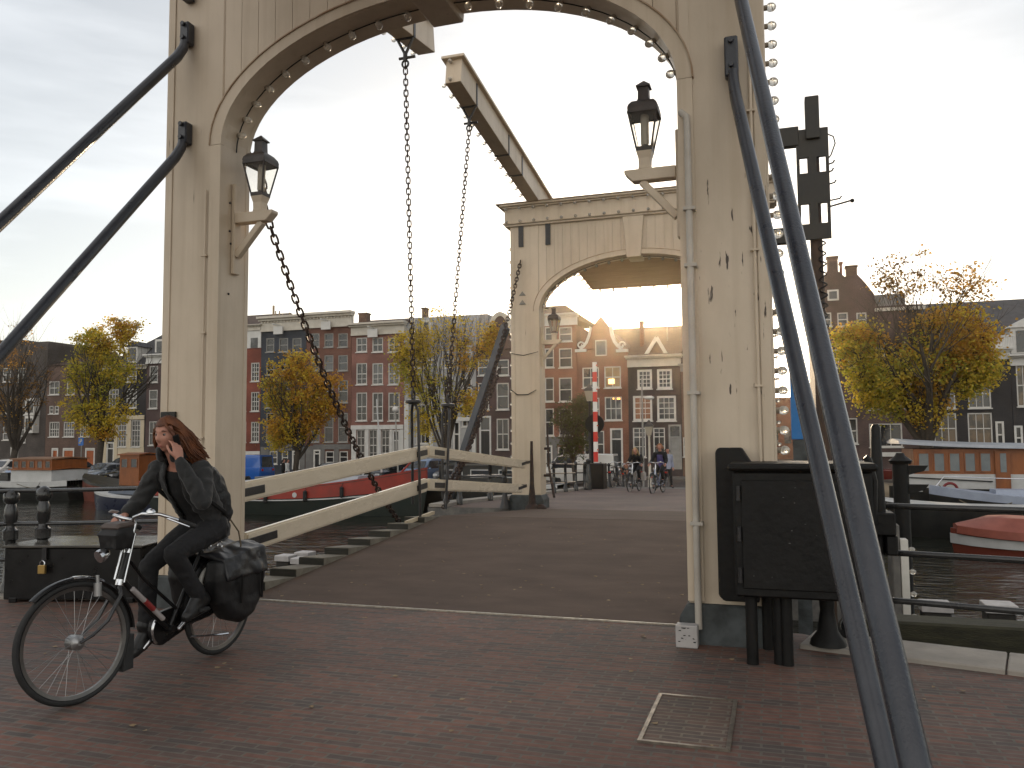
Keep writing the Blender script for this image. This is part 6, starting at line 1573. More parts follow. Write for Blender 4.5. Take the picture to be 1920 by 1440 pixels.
def remesh(bm, name, mt, parent, vox, smooth_it=4, fold=0.0, fscale=10.0):
    """fuse overlapping closed pieces into one continuous surface"""
    bmesh.ops.recalc_face_normals(bm, faces=bm.faces[:])
    me = bpy.data.meshes.new(name); bm.to_mesh(me); bm.free()
    o = bpy.data.objects.new(name, me); COL.objects.link(o)
    md = o.modifiers.new('r','REMESH'); md.mode='VOXEL'; md.voxel_size=vox; md.use_smooth_shade=True
    ms = o.modifiers.new('s','SMOOTH'); ms.iterations=smooth_it; ms.factor=.5
    dg = bpy.context.evaluated_depsgraph_get(); bpy.context.view_layer.update()
    me2 = bpy.data.meshes.new_from_object(o.evaluated_get(dg)); bpy.data.objects.remove(o); bpy.data.meshes.remove(me)
    if fold:
        no = [v.normal.copy() for v in me2.vertices]
        for v, nn in zip(me2.vertices, no):
            p = v.co*fscale; q = noise.noise_vector(p*.35)*1.1
            f = noise.noise(Vector((p.x+q.x*2, p.y+q.y*2, p.z*1.7+q.z*2)))
            v.co += nn*(fold*(f+.35*noise.noise(p*2.3)))
    me2.name = name; me2.materials.clear(); me2.materials.append(mt)
    me2.polygons.foreach_set('use_smooth',[True]*len(me2.polygons)); me2.update()
    o = bpy.data.objects.new(name, me2); COL.objects.link(o); o.parent = parent
    return o
def cap(m, p, q, r1, r2, n=12):
    p, q = Vector(p), Vector(q); m.tube([p, p.lerp(q,.5), q], [r1,(r1+r2)/2,r2], n); m.sphere(p, r1*.995, n, 8); m.sphere(q, r2*.995, n, 8)
def limb(m, pts, rs, n=12):
    for a, b, r1, r2 in zip(pts, pts[1:], rs, rs[1:]): cap(m, a, b, r1, r2, n)
def ering(c, ax, side, ra, rb, n=16):
    c, ax, side = Vector(c), Vector(ax).normalized(), Vector(side).normalized(); f = side.cross(ax).normalized(); s = ax.cross(f)
    return [c+s*(ra*math.cos(2*PI*k/n))+f*(rb*math.sin(2*PI*k/n)) for k in range(n)]
def torso(m, rows):
    """rows: (centre, half width, half depth); rings stand across the spine"""
    R = []
    for i,(c,a,b) in enumerate(rows):
        d = Vector(rows[min(i+1,len(rows)-1)][0])-Vector(rows[max(i-1,0)][0]); R.append(ering(c, d, (0,1,0), a, b))
    m.loft(R)
def hand(m, wrist, fdir, back, thumb, curl=(.5,.5,.5,.5), size=1.0, tcurl=.5):
    """fdir: towards the knuckles, back: out of the back of the hand, thumb: side on which the thumb sits"""
    w, f, b, t = Vector(wrist), Vector(fdir).normalized(), Vector(back).normalized(), Vector(thumb).normalized()
    L_ = .085*size
    m.loft([ering(w+f*(L_*k), f, t, a*size, d*size, 10) for k,a,d in ((-.15,.026,.021),(.2,.034,.019),(.6,.040,.017),(1.0,.041,.013))])
    for i,(off,ln) in enumerate(((.030,.070),(.010,.079),(-.010,.074),(-.029,.058))):
        p = w+f*L_*.95+t*off*size; d = f.copy(); ll = ln*size; r = .0088*size
        for sgm,frac in enumerate((.45,.31,.24)):
            ang = curl[i]*(.55,1.0,.7)[sgm]*1.45
            d = (d*math.cos(ang)-b*math.sin(ang)).normalized() if True else d
            bb = b
            q = p+d*ll*frac; cap(m, p, q, r, r*.92, 8); p = q; r *= .93
            b = (b-d*b.dot(d)).normalized()
        b = Vector(back).normalized()
    p = w+f*L_*.28+t*.030*size; d = (t*.8+f*.75-b*.2).normalized()
    for ln,r in ((.040,.0115),(.030,.010),(.024,.0085)):
        q = p+d*ln*size; cap(m, p, q, r*size, r*.92*size, 8); p = q; d = (d*.8+f*.55-b*tcurl*.6-t*.25).normalized()
def head_points(sc, female=True):
    """local head: +x face, +z up, centre of skull at the origin"""
    nu, nv = 40, 28; P = []
    for j in range(nv+1):
        th = PI*j/nv; row = []
        for i in range(nu):
            ph = 2*PI*i/nu; x, y, z = math.sin(th)*math.cos(ph), math.sin(th)*math.sin(ph), math.cos(th)
            X, Y, Z = x*.096, y*.076, z*.122
            if Z < -.02:
                t = min(1,(-.02-Z)/.10); Y *= 1-.36*t; X = X*(1-.10*t) if X > 0 else X*(1-.52*t)
                X += .012*t
            front = max(0, x)
            g = lambda y0,z0,sy,sz: math.exp(-((Y-y0)/sy)**2-((Z-z0)/sz)**2)
            if x > 0:
                X += .027*g(0,-.028,.011,.016)+.014*g(0,-.005,.009,.022)
                X += .006*g(0,.030,.05,.012)-.011*(g(.032,.008,.016,.013)+g(-.032,.008,.016,.013))
                X += .008*g(0,-.066,.018,.006)+.007*g(0,-.078,.016,.006)-.004*g(0,-.0715,.016,.003)
                X += .009*g(0,-.105,.02,.014)+.004*(g(.042,-.03,.018,.02)+g(-.042,-.03,.018,.02))
            row.append(Vector((X,Y,Z))*sc)
        P.append(row)
    return P
def add_head(m, c, yaw, pitch, sc=1.0):
    rot = Matrix.Rotation(yaw,3,'Z') @ Matrix.Rotation(pitch,3,'Y'); c = Vector(c)
    P = head_points(sc); nu = len(P[0])
    top = m.bm.verts.new(c+rot@P[0][0]); bot = m.bm.verts.new(c+rot@P[-1][0]); R = [[m.bm.verts.new(c+rot@p) for p in row] for row in P[1:-1]]
    for k in range(nu): m.face([top,R[0][k],R[0][(k+1)%nu]]); m.face([bot,R[-1][(k+1)%nu],R[-1][k]])
    for a,b in zip(R,R[1:]):
        for k in range(nu): m.face([a[k],b[k],b[(k+1)%nu],a[(k+1)%nu]])
    for s in (-1,1):
        m.sphere(c+rot@(Vector((-.008,s*.077,-.012))*sc), .030*sc, 10, 8, (.6,.35,1.0))
    return rot, c
def face_parts(body, rot, c, sc, brow=True):
    for s in (-1,1):
        m = MB(); m.sphere(c+rot@(Vector((.0735,s*.031,.006))*sc), .0115*sc, 10, 8); e = m.build('eye', mat('eye_white',(.20,.17,.155),.3), body, smooth=60)
        m = MB(); m.sphere(c+rot@(Vector((.0800,s*.031,.005))*sc), .0078*sc, 8, 6); m.build('iris', mat('eye_dark',(.012,.008,.006),.2), e, smooth=60)
        if brow:
            m = MB(); m.tube([c+rot@(Vector((.094-.022*abs(k-.2),s*(.016+.034*k),.030+.006*k-.008*k*k))*sc) for k in (0,.5,1)], [.0035*sc,.004*sc,.002*sc], 5); m.build('eyebrow', mat('brow_dark',(.05,.022,.012),.7), body)
    m = MB(); m.tube([c+rot@(Vector((.0995-.9*abs(y)**1.5*4,y,-.0715))*sc) for y in (-.020,-.01,0,.01,.020)], [.002*sc,.0045*sc,.005*sc,.0045*sc,.002*sc], 6); m.build('lips', mat('lips',(.30,.09,.075),.45), body, smooth=60)
def hair_locks(body, rot, c, sc, mt, n, flow, length, seed, name='hair', capk=1.0):
    """scalp cap plus many tapering locks; flow(t, root) gives the local drift direction"""
    r_ = random.Random(seed); m = MB()
    nu, nv = 30, 16; rows = []
    for j in range(nv+1):
        th = .02+(PI*.60)*j/nv; row=[]
        for i in range(nu):
            ph = 2*PI*i/nu; x,y,z = math.sin(th)*math.cos(ph), math.sin(th)*math.sin(ph), math.cos(th)
            lim = 1.0
            k = 1.07+.015*math.sin(ph*13+j)
            X,Y,Z = x*.098*k, y*.080*k, z*.124*k
            if x > .25 and Z < .062: X,Y,Z = X*.9, Y*.97, max(Z,.060+.02*abs(y))
            row.append(c+rot@(Vector((X,Y,Z))*sc))
        rows.append(row)
    m.loft(rows)
    for k in range(n):
        while True:
            u = Vector((r_.gauss(0,1), r_.gauss(0,1), r_.gauss(0,1))).normalized()
            if u.z > -.40 and not (u.x > .22 and u.z < .80) : break
        p = c+rot@(Vector((u.x*.098,u.y*.080,u.z*.124))*sc*1.04); nrm = rot@u
        pts=[p]; d = (nrm*.35+flow(0,u)).normalized(); L0 = length*r_.uniform(.65,1.1); ns = 9; rs=[.0075*sc]
        wob = Vector((r_.uniform(-1,1), r_.uniform(-1,1), r_.uniform(-1,1)))*.25
        for i in range(ns):
            t=(i+1)/ns; fd = flow(t,u)+wob*math.sin(t*5+k)*.9
            d = (d*.55+fd.normalized()*.5).normalized(); q = pts[-1]+d*L0/ns
            v = q-c
            if v.length < .112*sc: q = c+v.normalized()*.112*sc
            pts.append(q); rs.append(.0095*sc*(1-t*.85)*r_.uniform(.8,1.1)+.0008)
        m.tube(pts, rs, 5)
    return m.build(name, mt, body, smooth=60)

# ------------------------------------------------------------------ bicycle (+x forward, +y rider's left, origin on the ground under the rear hub)
def wheel(T, name, c, R, steer=None, spin=.2, parent=None):
    xf = (lambda p: steer @ Vector(p)) if steer else (lambda p: Vector(p))
    c = Vector(c)
    def ringtube(r, rad, nm, mt, par, n=56, k=8):
        m = MB(); m.tube([xf(c+Vector((r*math.cos(2*PI*i/n),0,r*math.sin(2*PI*i/n)))) for i in range(n)], rad, k, closed=True); return m.build(nm, mt, par, smooth=60, local=True)
    w = ringtube(R-.018, .019, name, RUBBER, T)
    m = MB(); n=56; rings=[]
    for i in range(n+1):
        a=2*PI*i/n; rings.append([xf(c+Vector(((R-o)*math.cos(a),y,(R-o)*math.sin(a)))) for o,y in ((.034,-.014),(.056,-.010),(.056,.010),(.034,.014))])
    m.loft(rings, caps=False); m.build('rim', mat('rim_alloy',(.22,.21,.20),.35,(.13,.125,.12),5,metal=.9), w, smooth=40, local=True)
    m = MB()
    for i in range(32):
        a = 2*PI*i/32+spin; b = a+(.5 if i%4<2 else -.5); s = .028 if i%2 else -.028
        m.tube([xf(c+Vector((.03*math.cos(b),s,.03*math.sin(b)))), xf(c+Vector(((R-.05)*math.cos(a),0,(R-.05)*math.sin(a))))], .0013, 4, caps=False)
    m.build('spokes', mat('spoke_steel',(.30,.30,.30),.35,metal=.9), w, local=True)
    m = MB(); m.lathe([(.015,-.055),(.03,-.04),(.045,-.035),(.045,.035),(.03,.04),(.015,.055)], xf(c), 16, (xf(c+Vector((0,1,0)))-xf(c))); m.build('hub', mat('hub_alloy',(.35,.35,.35),.35,(.2,.2,.2),9,metal=.8), w, smooth=40, local=True)
    return w
def bicycle(label, paint, steer_deg=-12.0, extras=True, crank_ang=-42.0, name='bicycle', group='bicycles'):
    T = thing(name, label, 'bicycle', (0,0,0), group=group); R = .362
    rh, fh, bb = Vector((-.04,0,R)), Vector((1.20,0,R)), Vector((.46,0,.29))
    h0, h1 = Vector((.785,0,1.03)), Vector((.905,0,.665)); axd = (h1-h0).normalized()
    rotm = Matrix.Translation(h1) @ Matrix.Rotation(R_(-steer_deg),4,axd) @ Matrix.Translation(-h1)
    S = lambda p: rotm @ Vector(p)
    wheel(T,'rear_wheel',rh,R); wheel(T,'front_wheel',fh,R,rotm)
    m = MB(); m.tube([(.835,0,.87),(.90,0,.68)],.021,10); m.tube([(.895,0,.70),(.80,0,.60),(.62,0,.42),bb],.0185,10); m.tube([(.845,0,.82),(.70,0,.66),(.42,0,.43),(.385,0,.40)],.012,8)
    m.tube([bb,(.30,0,.55),(.155,0,.78)],.0165,10)
    for s in (-1,1):
        m.tube([bb+Vector((-.02,s*.03,0)),(.2,s*.05,.31),rh+Vector((0,s*.062,0))],.010,8); m.tube([(.20,s*.02,.70),(.1,s*.05,.55),rh+Vector((0,s*.062,0))],.008,8)
    m.tube([bb+Vector((0,-.04,0)),bb+Vector((0,.04,0))],.025,12); m.build('frame',paint,T,smooth=50,local=True)
    m = MB(); m.tube([S(h0+Vector((0,0,.0))),S((.835,0,.875)),S((.836,0,.872)),S((.842,0,.85))],[.014,.014,.026,.026],12); m.build('steerer',CHROME,T,smooth=50,local=True)
    m = MB(); m.tube([S((.896,0,.69)),S((.906,0,.655))],.026,12); m.build('fork_crown',CHROME,T,smooth=50,local=True)
    for a_,b_ in (((.865,.03,.99),(.955,.03,.70)),((.80,.02,.97),(.885,.02,.67))):
        m = MB(); m.tube([S(a_),S(b_)],.0075,8); m.build('brake_rod',CHROME,T,smooth=50,local=True)
    m = MB()
    for s in (-1,1): m.tube([S(p) for p in ((.912,s*.012,.645),(.93,s*.052,.60),(1.02,s*.055,.46),(1.12,s*.055,.39),(1.2,s*.055,.362))],[.014,.013,.0115,.010,.009],8)
    m.build('fork',mat('fork_grey',(.05,.05,.052),.3,(.08,.08,.08),8,metal=.5),T,smooth=50,local=True)
    m = MB(); half=[(.80,0,1.055),(.835,.06,1.075),(.835,.15,1.095),(.77,.235,1.085),(.68,.27,1.045),(.60,.285,1.01)]
    m.tube([S(p) for p in [(x,-y,z) for x,y,z in half[::-1]]+half[1:]],.0115,8); m.tube([S(h0),S((.80,0,1.055))],.0125,8); hb=m.build('handlebar',CHROME,T,smooth=60,local=True)
    for s in (-1,1):
        m = MB(); m.tube([S((.665,s*.273,1.038)),S((.55,s*.293,.985))],.016,8); m.build('grip',RUBBER,hb,smooth=50,local=True)
        m = MB(); m.tube([S((.73,s*.25,1.055)),S((.70,s*.30,1.03)),S((.62,s*.325,.99))],.006,6); m.build('brake_lever',CHROME,hb,smooth=50,local=True)
    m = MB(); m.lathe([(.03,0),(.029,.012),(.018,.024),(.004,.028)],S((.80,.19,1.10)),12); m.build('bell',CHROME,hb,smooth=50,local=True)
    # saddle
    m = MB(); m.loft([[(.28,-.02,.845),(.28,.02,.845),(.28,.018,.868),(.28,-.018,.868)],[(.16,-.05,.835),(.16,.05,.835),(.16,.04,.878),(.16,-.04,.878)],[(.04,-.10,.835),(.04,.10,.835),(.04,.085,.885),(.04,-.085,.885)],[(-.03,-.085,.85),(-.03,.085,.85),(-.03,.07,.89),(-.03,-.07,.89)]]); sd_=m.build('saddle',BLACK,T,smooth=50,local=True)
    m = MB(); m.tube([(.155,0,.77),(.115,0,.845)],.013,8)
    for s in (-1,1): m.tube([(.02+.025*math.cos(a),s*.05,.80+.03*math.sin(a)) for a in [2*PI*i/10 for i in range(10)]],.004,5,closed=True)
    m.build('seat_pillar',CHROME,T,smooth=50,local=True)
    # mudguards
    def guard(c, a0, a1, nm, mt, st=None, rr=.375):
        m = MB(); rings=[]
        for i in range(21):
            a=a0+(a1-a0)*i/20; f=lambda o,y: (st(c+Vector(((rr+o)*math.cos(a),y,(rr+o)*math.sin(a)))) if st else c+Vector(((rr+o)*math.cos(a),y,(rr+o)*math.sin(a))))
            rings.append([f(.0,-.028),f(.012,-.018),f(.015,0),f(.012,.018),f(.0,.028),f(-.003,.026),f(.009,0),f(-.003,-.026)])
        m.loft(rings); m.build(nm,mt,T,smooth=40,local=True)
    guard(rh,R_(-8),R_(150),'mudguard',BLACK); guard(fh,R_(48),R_(178),'mudguard',BLACK,S); guard(fh,R_(88),R_(118),'mudguard_tip',CHROME,S,.379)
    m = MB(); m.prism([(1.2-.372,.34),(1.2-.36,.13),(1.2-.29,.12),(1.2-.30,.18),(1.2-.345,.34)],lambda p,q,t:S((p,t,q)),-.03,.03); m.build('mud_flap',RUBBER,T,local=True)
    # drive
    m = MB(); pr=[(.58,-.0)]; 
    pts=[(bb.x+.115*math.cos(a),bb.z+.115*math.sin(a)) for a in [R_(d) for d in range(-90,91,15)]]+[(.1,.44),(-.08,.42),(-.10,.36),(-.08,.31),(.1,.28)]
    m.prism(pts,lambda p,q,t:(p,t,q),-.085,-.045); m.build('chain_case',BLACK,T,local=True,bevel=.006)
    m = MB(); m.tube([(bb.x+.112*math.cos(a),-.04,bb.z+.112*math.sin(a)) for a in [R_(d) for d in range(-50,61,10)]],.010,6); m.build('chain_case_glint',CHROME,T,local=True,smooth=60)  # chrome arc shaped as the bright reflection on the chain case front
    ca=R_(crank_ang); cd_=Vector((math.cos(ca),0,math.sin(ca)))*.172
    for s,k in ((-1,1),(1,-1)):
        e=bb+cd_*k+Vector((0,s*.10,0)); m = MB(); m.tube([bb+Vector((0,s*.075,0)),e],[.014,.010],8); c_=m.build('crank',CHROME,T,smooth=50,local=True)
        m = MB(); m.box(e.x-.045,e.x+.045,min(e.y,e.y+s*.095),max(e.y,e.y+s*.095),e.z-.012,e.z+.012); m.build('pedal',RUBBER,c_,local=True,bevel=.004)
    # rack
    m = MB()
    for s in (-1,0,1): m.tube([(.13,s*.045,.75),(-.44,s*.055,.745)],.005,6)
    for x in (.1,-.15,-.43): m.tube([(x,-.055,.745),(x,.055,.745)],.005,6)
    for s in (-1,1): m.tube([(-.40,s*.055,.745),(-.05,s*.07,.37)],.005,6); m.tube([(-.12,s*.055,.745),(-.04,s*.07,.37)],.005,6)
    m.build('luggage_rack',BLACK,T,smooth=50,local=True)
    m = MB(); m.tube([(.33,.07,.21),(.05,.09,.165),(-.03,.095,.155)],.008,6); m.build('kickstand',CHROME,T,smooth=50,local=True)
    m = MB(); m.lathe([(.012,-.03),(.035,-.01),(.042,.03),(.040,.045),(.01,.05)],S((1.0,0,.865)),14,S((1.04,0,.85))-S((1.0,0,.865))); m.build('headlight',CHROME,T,smooth=50,local=True)
    m = MB(); m.box(-.47,-.455,-.05,.05,.66,.72); m.build('rear_reflector',mat('red_reflector',(.45,.02,.01),.25),T,local=True)
    if extras:
        m = MB(); m.tube([(.825,.028,.62),(.55,.028,.375)],.017,10); p_=m.build('pump',mat('pump_white',(.40,.37,.36),.4,(.33,.30,.29),6),T,smooth=50,local=True)
        m = MB(); m.tube([(.72,.030,.527),(.64,.030,.456)],.0178,10); m.build('pump_sleeve',mat('pump_red',(.25,.03,.03),.4),p_,smooth=50,local=True)
        m = MB(); m.tube([S((1.085,.058,.62)),S((1.085,.058,.70))],.023,10); m.tube([S((1.085,.058,.70)),S((1.085,.058,.745))],.010,8); m.build('dynamo',mat('dynamo_grey',(.34,.34,.34),.35,metal=.7),T,smooth=50,local=True)
        m = MB(); m.tube([(.10+.12*math.cos(a),.05,.56+.10*math.sin(a)) for a in [R_(d) for d in range(-20,200,20)]],.016,8); k_=m.build('ring_lock',mat('lock_grey',(.35,.34,.31),.4),T,smooth=50,local=True)
        m = MB(); m.box(.04,.075,.03,.08,.50,.575); m.build('lock_body',MATS['red_reflector'],k_,local=True,bevel=.008)
    return T
HX = Vector((-.0342,-.9994,0)); RZ = math.atan2(HX.y, HX.x); BLOC = Vector((-3.978,5.147,0))
def place(T, loc=BLOC, rz=RZ): T.location = loc; T.rotation_euler = (0,0,rz); return T
BIKE = place(bicycle('black city bicycle with chrome handlebar ridden by the woman on the left', BLACK))

# saddle bags
T = thing('saddle_bags','big black double saddle bag on the rear rack of the near bicycle','saddle bag')
for s in (-1,1):
    m = MB(); n=14; rings=[]
    for y,g in ((.072,.90),(.11,1.0),(.19,1.03),(.235,.96),(.255,.80)):
        ring=[]
        for x,z in ((.22,.71),(.24,.58),(.20,.42),(.10,.29),(-.03,.25),(-.15,.29),(-.25,.43),(-.28,.56),(-.25,.68),(-.16,.73),(0,.74)):
            cx,cz=-.02,.50; ring.append((cx+(x-cx)*g, s*y, cz+(z-cz)*g))
        rings.append(ring)
    m.loft(rings); remesh(m.bm,'bag',BAGMAT,T,.012,4,.007,6)
m = MB(); rings=[]
for x in (.20,.10,-.06,-.18,-.265):
    k = .03*math.sin((x+.4)*7)
    rings.append([(x,-.27,.60),(x,-.24,.74+k),(x,-.1,.785+k),(x,0,.775+k*.5),(x,.1,.79+k),(x,.24,.75+k),(x,.275,.58+k*.5),(x,.258,.58),(x,.225,.715+k),(x,0,.745),(x,-.225,.715),(x,-.255,.60)])
m.loft(rings); remesh(m.bm,'flap',mat('bag_flap',(.008,.008,.009),.38,(.018,.018,.02),4,extra=fold_extra(6,.5,.03)),T,.012,2,.014,8)
for x in (.05,-.18):
    m = MB(); m.tube([(x,.279,.60),(x-.01,.268,.48),(x-.015,.262,.40)],.010,5); m.build('strap',BLACK,T,local=True)
place(T)
# handlebar bag
T = thing('handlebar_bag','small black bag hanging in front of the handlebar under her right hand','bag')
m = MB(); m.loft([[(.86,-.09,.88),(.99,-.08,.89),(1.0,.06,.89),(.87,.06,.88)],[(.84,-.10,.97),(1.01,-.09,.98),(1.01,.07,.98),(.85,.07,.97)],[(.86,-.09,1.03),(.98,-.08,1.02),(.98,.06,1.02),(.86,.06,1.03)]]); remesh(m.bm,'pouch',BAGMAT,T,.010,5,.006,12)
m = MB(); m.loft([[(.84,-.10,1.025),(1.0,-.09,1.015),(1.0,.07,1.015),(.84,.07,1.025)],[(.85,-.09,1.055),(.98,-.08,1.05),(.98,.06,1.05),(.85,.06,1.055)]]); m.build('cover',mat('brown_grey_cover',(.06,.045,.04),.6,(.09,.07,.06),6),T,local=True,bevel=.012)
place(T)

# ------------------------------------------------------------------ the woman
T = thing('person','woman with auburn hair in a charcoal jacket cycling with a phone at her ear','person')
J = dict(pel=(.10,0,.955), waist=(.17,0,1.09), chest=(.30,0,1.26), neck=(.415,0,1.425), head=(.505,0,1.615))
hipL,kneeL,ankL,toeL=Vector((.13,.095,.94)),Vector((.575,.125,.815)),Vector((.335,.135,.495)),Vector((.47,.14,.435))
hipR,kneeR,ankR,toeR=Vector((.13,-.095,.94)),Vector((.535,-.12,.715)),Vector((.525,-.135,.275)),Vector((.67,-.14,.205))
shL,elL,wrL=Vector((.375,.175,1.365)),Vector((.485,.28,1.16)),Vector((.575,.16,1.44))
shR,elR,wrR=Vector((.395,-.175,1.37)),Vector((.455,-.30,1.135)),Vector((.585,-.283,1.065))
YAWH, PIT, HS = R_(1), R_(5), 1.0
m = MB()
torso(m,[(J['pel'],.15,.10),(J['waist'],.125,.09),(J['chest'],.15,.105),((.375,0,1.37),.13,.085),(J['neck'],.06,.055)])
limb(m,[(.41,0,1.41),(.455,0,1.48),(.485,0,1.54)],[.056,.05,.05])
for a,b,c_,d in ((hipL,kneeL,ankL,toeL),(hipR,kneeR,ankR,toeR)): limb(m,[a,a.lerp(b,.5),b,b.lerp(c_,.4),c_],[.075,.066,.05,.048,.034])
for a,b,c_ in ((shL,elL,wrL),(shR,elR,wrR)): limb(m,[a,b,b.lerp(c_,.5),c_],[.045,.036,.033,.025])
rot,hc=add_head(m,J['head'],YAWH,PIT,HS)
fd=(Vector((.562,.122,1.50))-wrL).normalized()
hand(m,wrL,(-.02,-.25,1),(.25,.95,.15),(.95,-.25,.15),(.30,.36,.42,.5),1.0,.3)
hand(m,wrR,(.9,-.05,-.22),(.15,-.25,.95),(.1,.95,.2),(.75,.8,.82,.85),1.0,.8)
body=remesh(m.bm,'body',SKIN,T,.0052,2)
face_parts(body,rot,hc,HS)
# trousers, top, jacket, shoes
m = MB(); torso(m,[((.06,0,.90),.14,.10),((.10,0,.96),.172,.125),((.15,0,1.06),.15,.11),((.17,0,1.10),.14,.10)])
for a,b,c_ in ((hipL,kneeL,ankL),(hipR,kneeR,ankR)): limb(m,[a,a.lerp(b,.5),b,b.lerp(c_,.35),c_+(b-c_)*.05],[.098,.085,.066,.062,.056])
remesh(m.bm,'trousers',JEANS,body,.010,3,.006,16)
m = MB(); torso(m,[((.13,0,1.02),.15,.112),((.17,0,1.09),.142,.108),((.30,0,1.26),.168,.122),((.375,0,1.365),.14,.095),((.395,0,1.395),.10,.075)])
remesh(m.bm,'top',BLACKTOP,body,.010,3,.004,14)
m = MB()
# jacket: shell lying back over the shoulders, open in front, longer at the back
def jring(c, d, hw, hd, gap, n=22):
    c=Vector(c); d=Vector(d).normalized(); s=Vector((0,1,0)); f=s.cross(d).normalized()
    pts=[]
    for k in range(n+1):
        a=gap+(2*PI-2*gap)*k/n; pts.append((c+f*(hd*math.cos(a))+s*(hw*math.sin(a)), c+f*((hd-.02)*math.cos(a))+s*((hw-.02)*math.sin(a))))
    return [p for p,_ in pts]+[q for _,q in reversed(pts)]
rows=[((.085,0,.865),(.2,0,1),.170,.118,.95),((.10,0,.93),(.3,0,1),.180,.132,.85),((.16,0,1.04),(.5,0,1),.168,.130,.62),((.235,0,1.15),(.6,0,1),.176,.135,.45),((.32,0,1.27),(.6,0,1),.190,.138,.36),((.38,0,1.36),(.5,0,1),.180,.118,.40),((.40,0,1.42),(.4,0,1),.115,.098,.5),((.415,0,1.465),(.3,0,1),.098,.090,.55)]
m.loft([jring(*r) for r in rows])
for a,b,c_ in ((shL,elL,wrL),(shR,elR,wrR)):
    e=c_+(b-c_).normalized()*.025; limb(m,[a,a.lerp(b,.5),b,b.lerp(e,.5),e],[.078,.068,.06,.055,.046])
remesh(m.bm,'jacket',JACKET,body,.010,3,.011,11)
# turned up collar
for a0,a1 in ((.42,5.86),):
    m = MB(); rings=[]
    for i in range(25):
        a=a0+(a1-a0)*i/24; c_=Vector((.435,0,1.425)); o=Vector((math.cos(a)*.092,math.sin(a)*.098,0)); tl=Vector((.028,0,0))
        rings.append([c_+o*.80,c_+o*1.12,c_+o*1.26+Vector((0,0,.05))+tl*.5,c_+o*1.14+Vector((0,0,.105))+tl,c_+o*.86+Vector((0,0,.10))+tl])
    m.loft(rings); remesh(m.bm,'collar',JACKET,body,.009,3,.006,14)
for ank,toe in ((ankL,toeL),(ankR,toeR)):
    m = MB(); d=(toe-ank); d.z=0; d.normalize(); dn=(toe-ank).normalized(); up=Vector((0,1,0)).cross(dn)*-1
    if up.z<0: up=-up
    heel=ank-d*.05-up*.07
    R_rows=[]
    base=ank-up*.065
    for t,w_,h_ in ((-.075,.028,.05),(-.03,.036,.075),(.03,.038,.07),(.09,.043,.05),(.15,.040,.036),(.19,.022,.025)):
        c_=base+dn*t; R_rows.append([c_+Vector((0,sy*w_,0))+up*z for sy,z in ((-1,-.02),(1,-.02),(1,h_*.5),(.6,h_),(-.6,h_),(-1,h_*.5))])
    m.loft(R_rows); cap(m,ank-up*.045,ank+up*.05,.050,.052); cap(m,ank+dn*.01,ank-up*.05+dn*.13,.046,.032); cap(m,ank-up*.055-dn*.03,ank-up*.05+dn*.07,.046,.042); cap(m,ank-up*.05+dn*.07,ank-up*.055+dn*.15,.042,.034); remesh(m.bm,'shoe',SHOE,body,.008,3)
def flow_w(t,u):
    return Vector((-.42-.42*t*t+.20*math.sin(6*t+5*u.y),.10+.30*u.y*(1-t)+.16*math.sin(8*u.y+7*t),-.85+.40*t))
hair_locks(body,rot,hc,HS,AUBURN,560,flow_w,.27,6)
place(T)
# phone at her ear
T = thing('phone','dark phone held against her left ear','phone')
mt4=Matrix.Translation(Vector((.545,.108,1.565))) @ Matrix.Rotation(R_(-20),4,'Z') @ Matrix.Rotation(R_(-14),4,'X') @ Matrix.Rotation(R_(20),4,'Y')
m = MB(); v=m.box(-.022,.022,-.005,.005,-.05,.05)
for w in v: w.co=mt4@w.co
m.build('phone_body',BLACK,T,local=True,bevel=.004)
m = MB(); m.poly([mt4@Vector(p) for p in ((-.019,-.0055,-.045),(.019,-.0055,-.045),(.019,-.0055,.045),(-.019,-.0055,.045))]); m.build('screen',CARGLASS,T,local=True)
place(T)
# white slip in her right hand
m = MB(); m.loft([[(.66,-.30,1.085),(.74,-.28,1.10),(.74,-.25,1.115),(.66,-.27,1.10)],[(.655,-.297,1.08),(.735,-.277,1.095),(.735,-.247,1.11),(.655,-.267,1.095)]])
o=m.build('white_slip',mat('white_paper',(.5,.5,.5),.5),local=True); tag(o,'small white object pinched in her right hand above the handlebar','white object'); place(o)
# backpack
T = thing('backpack','bulging charcoal backpack on the back of the cycling woman','backpack')
m = MB(); up=Vector((.50,0,.86)).normalized(); bk=Vector((-.86,0,.50)).normalized(); c0_=Vector((.145,0,1.165))
R_rows=[]
for t,w_,d0,d1 in ((-.24,.11,-.02,.06),(-.18,.145,-.03,.115),(-.05,.155,-.03,.14),(.08,.15,-.03,.135),(.18,.135,-.03,.115),(.26,.09,-.02,.06)):
    c_=c0_+up*t; R_rows.append([c_+bk*d+Vector((0,sy*w_*f,0)) for sy,d,f in ((-1,d0,.9),(1,d0,.9),(1,d1*.6,1),(.7,d1,1),(-.7,d1,1),(-1,d1*.6,1))])
m.loft(R_rows); remesh(m.bm,'sack',mat('backpack_cloth',(.013,.014,.015),.6,(.024,.025,.027),4,extra=fold_extra(9,.9,.03)),T,.010,4,.014,9)
m = MB(); q=c0_+bk*.13-up*.06; m.loft([ering(q+bk*t,bk,(0,1,0),a,b,14) for t,a,b in ((-.03,.10,.10),(.01,.095,.09),(.035,.07,.07))]); remesh(m.bm,'front_pocket',MATS['backpack_cloth'],T,.010,4,.008,10)
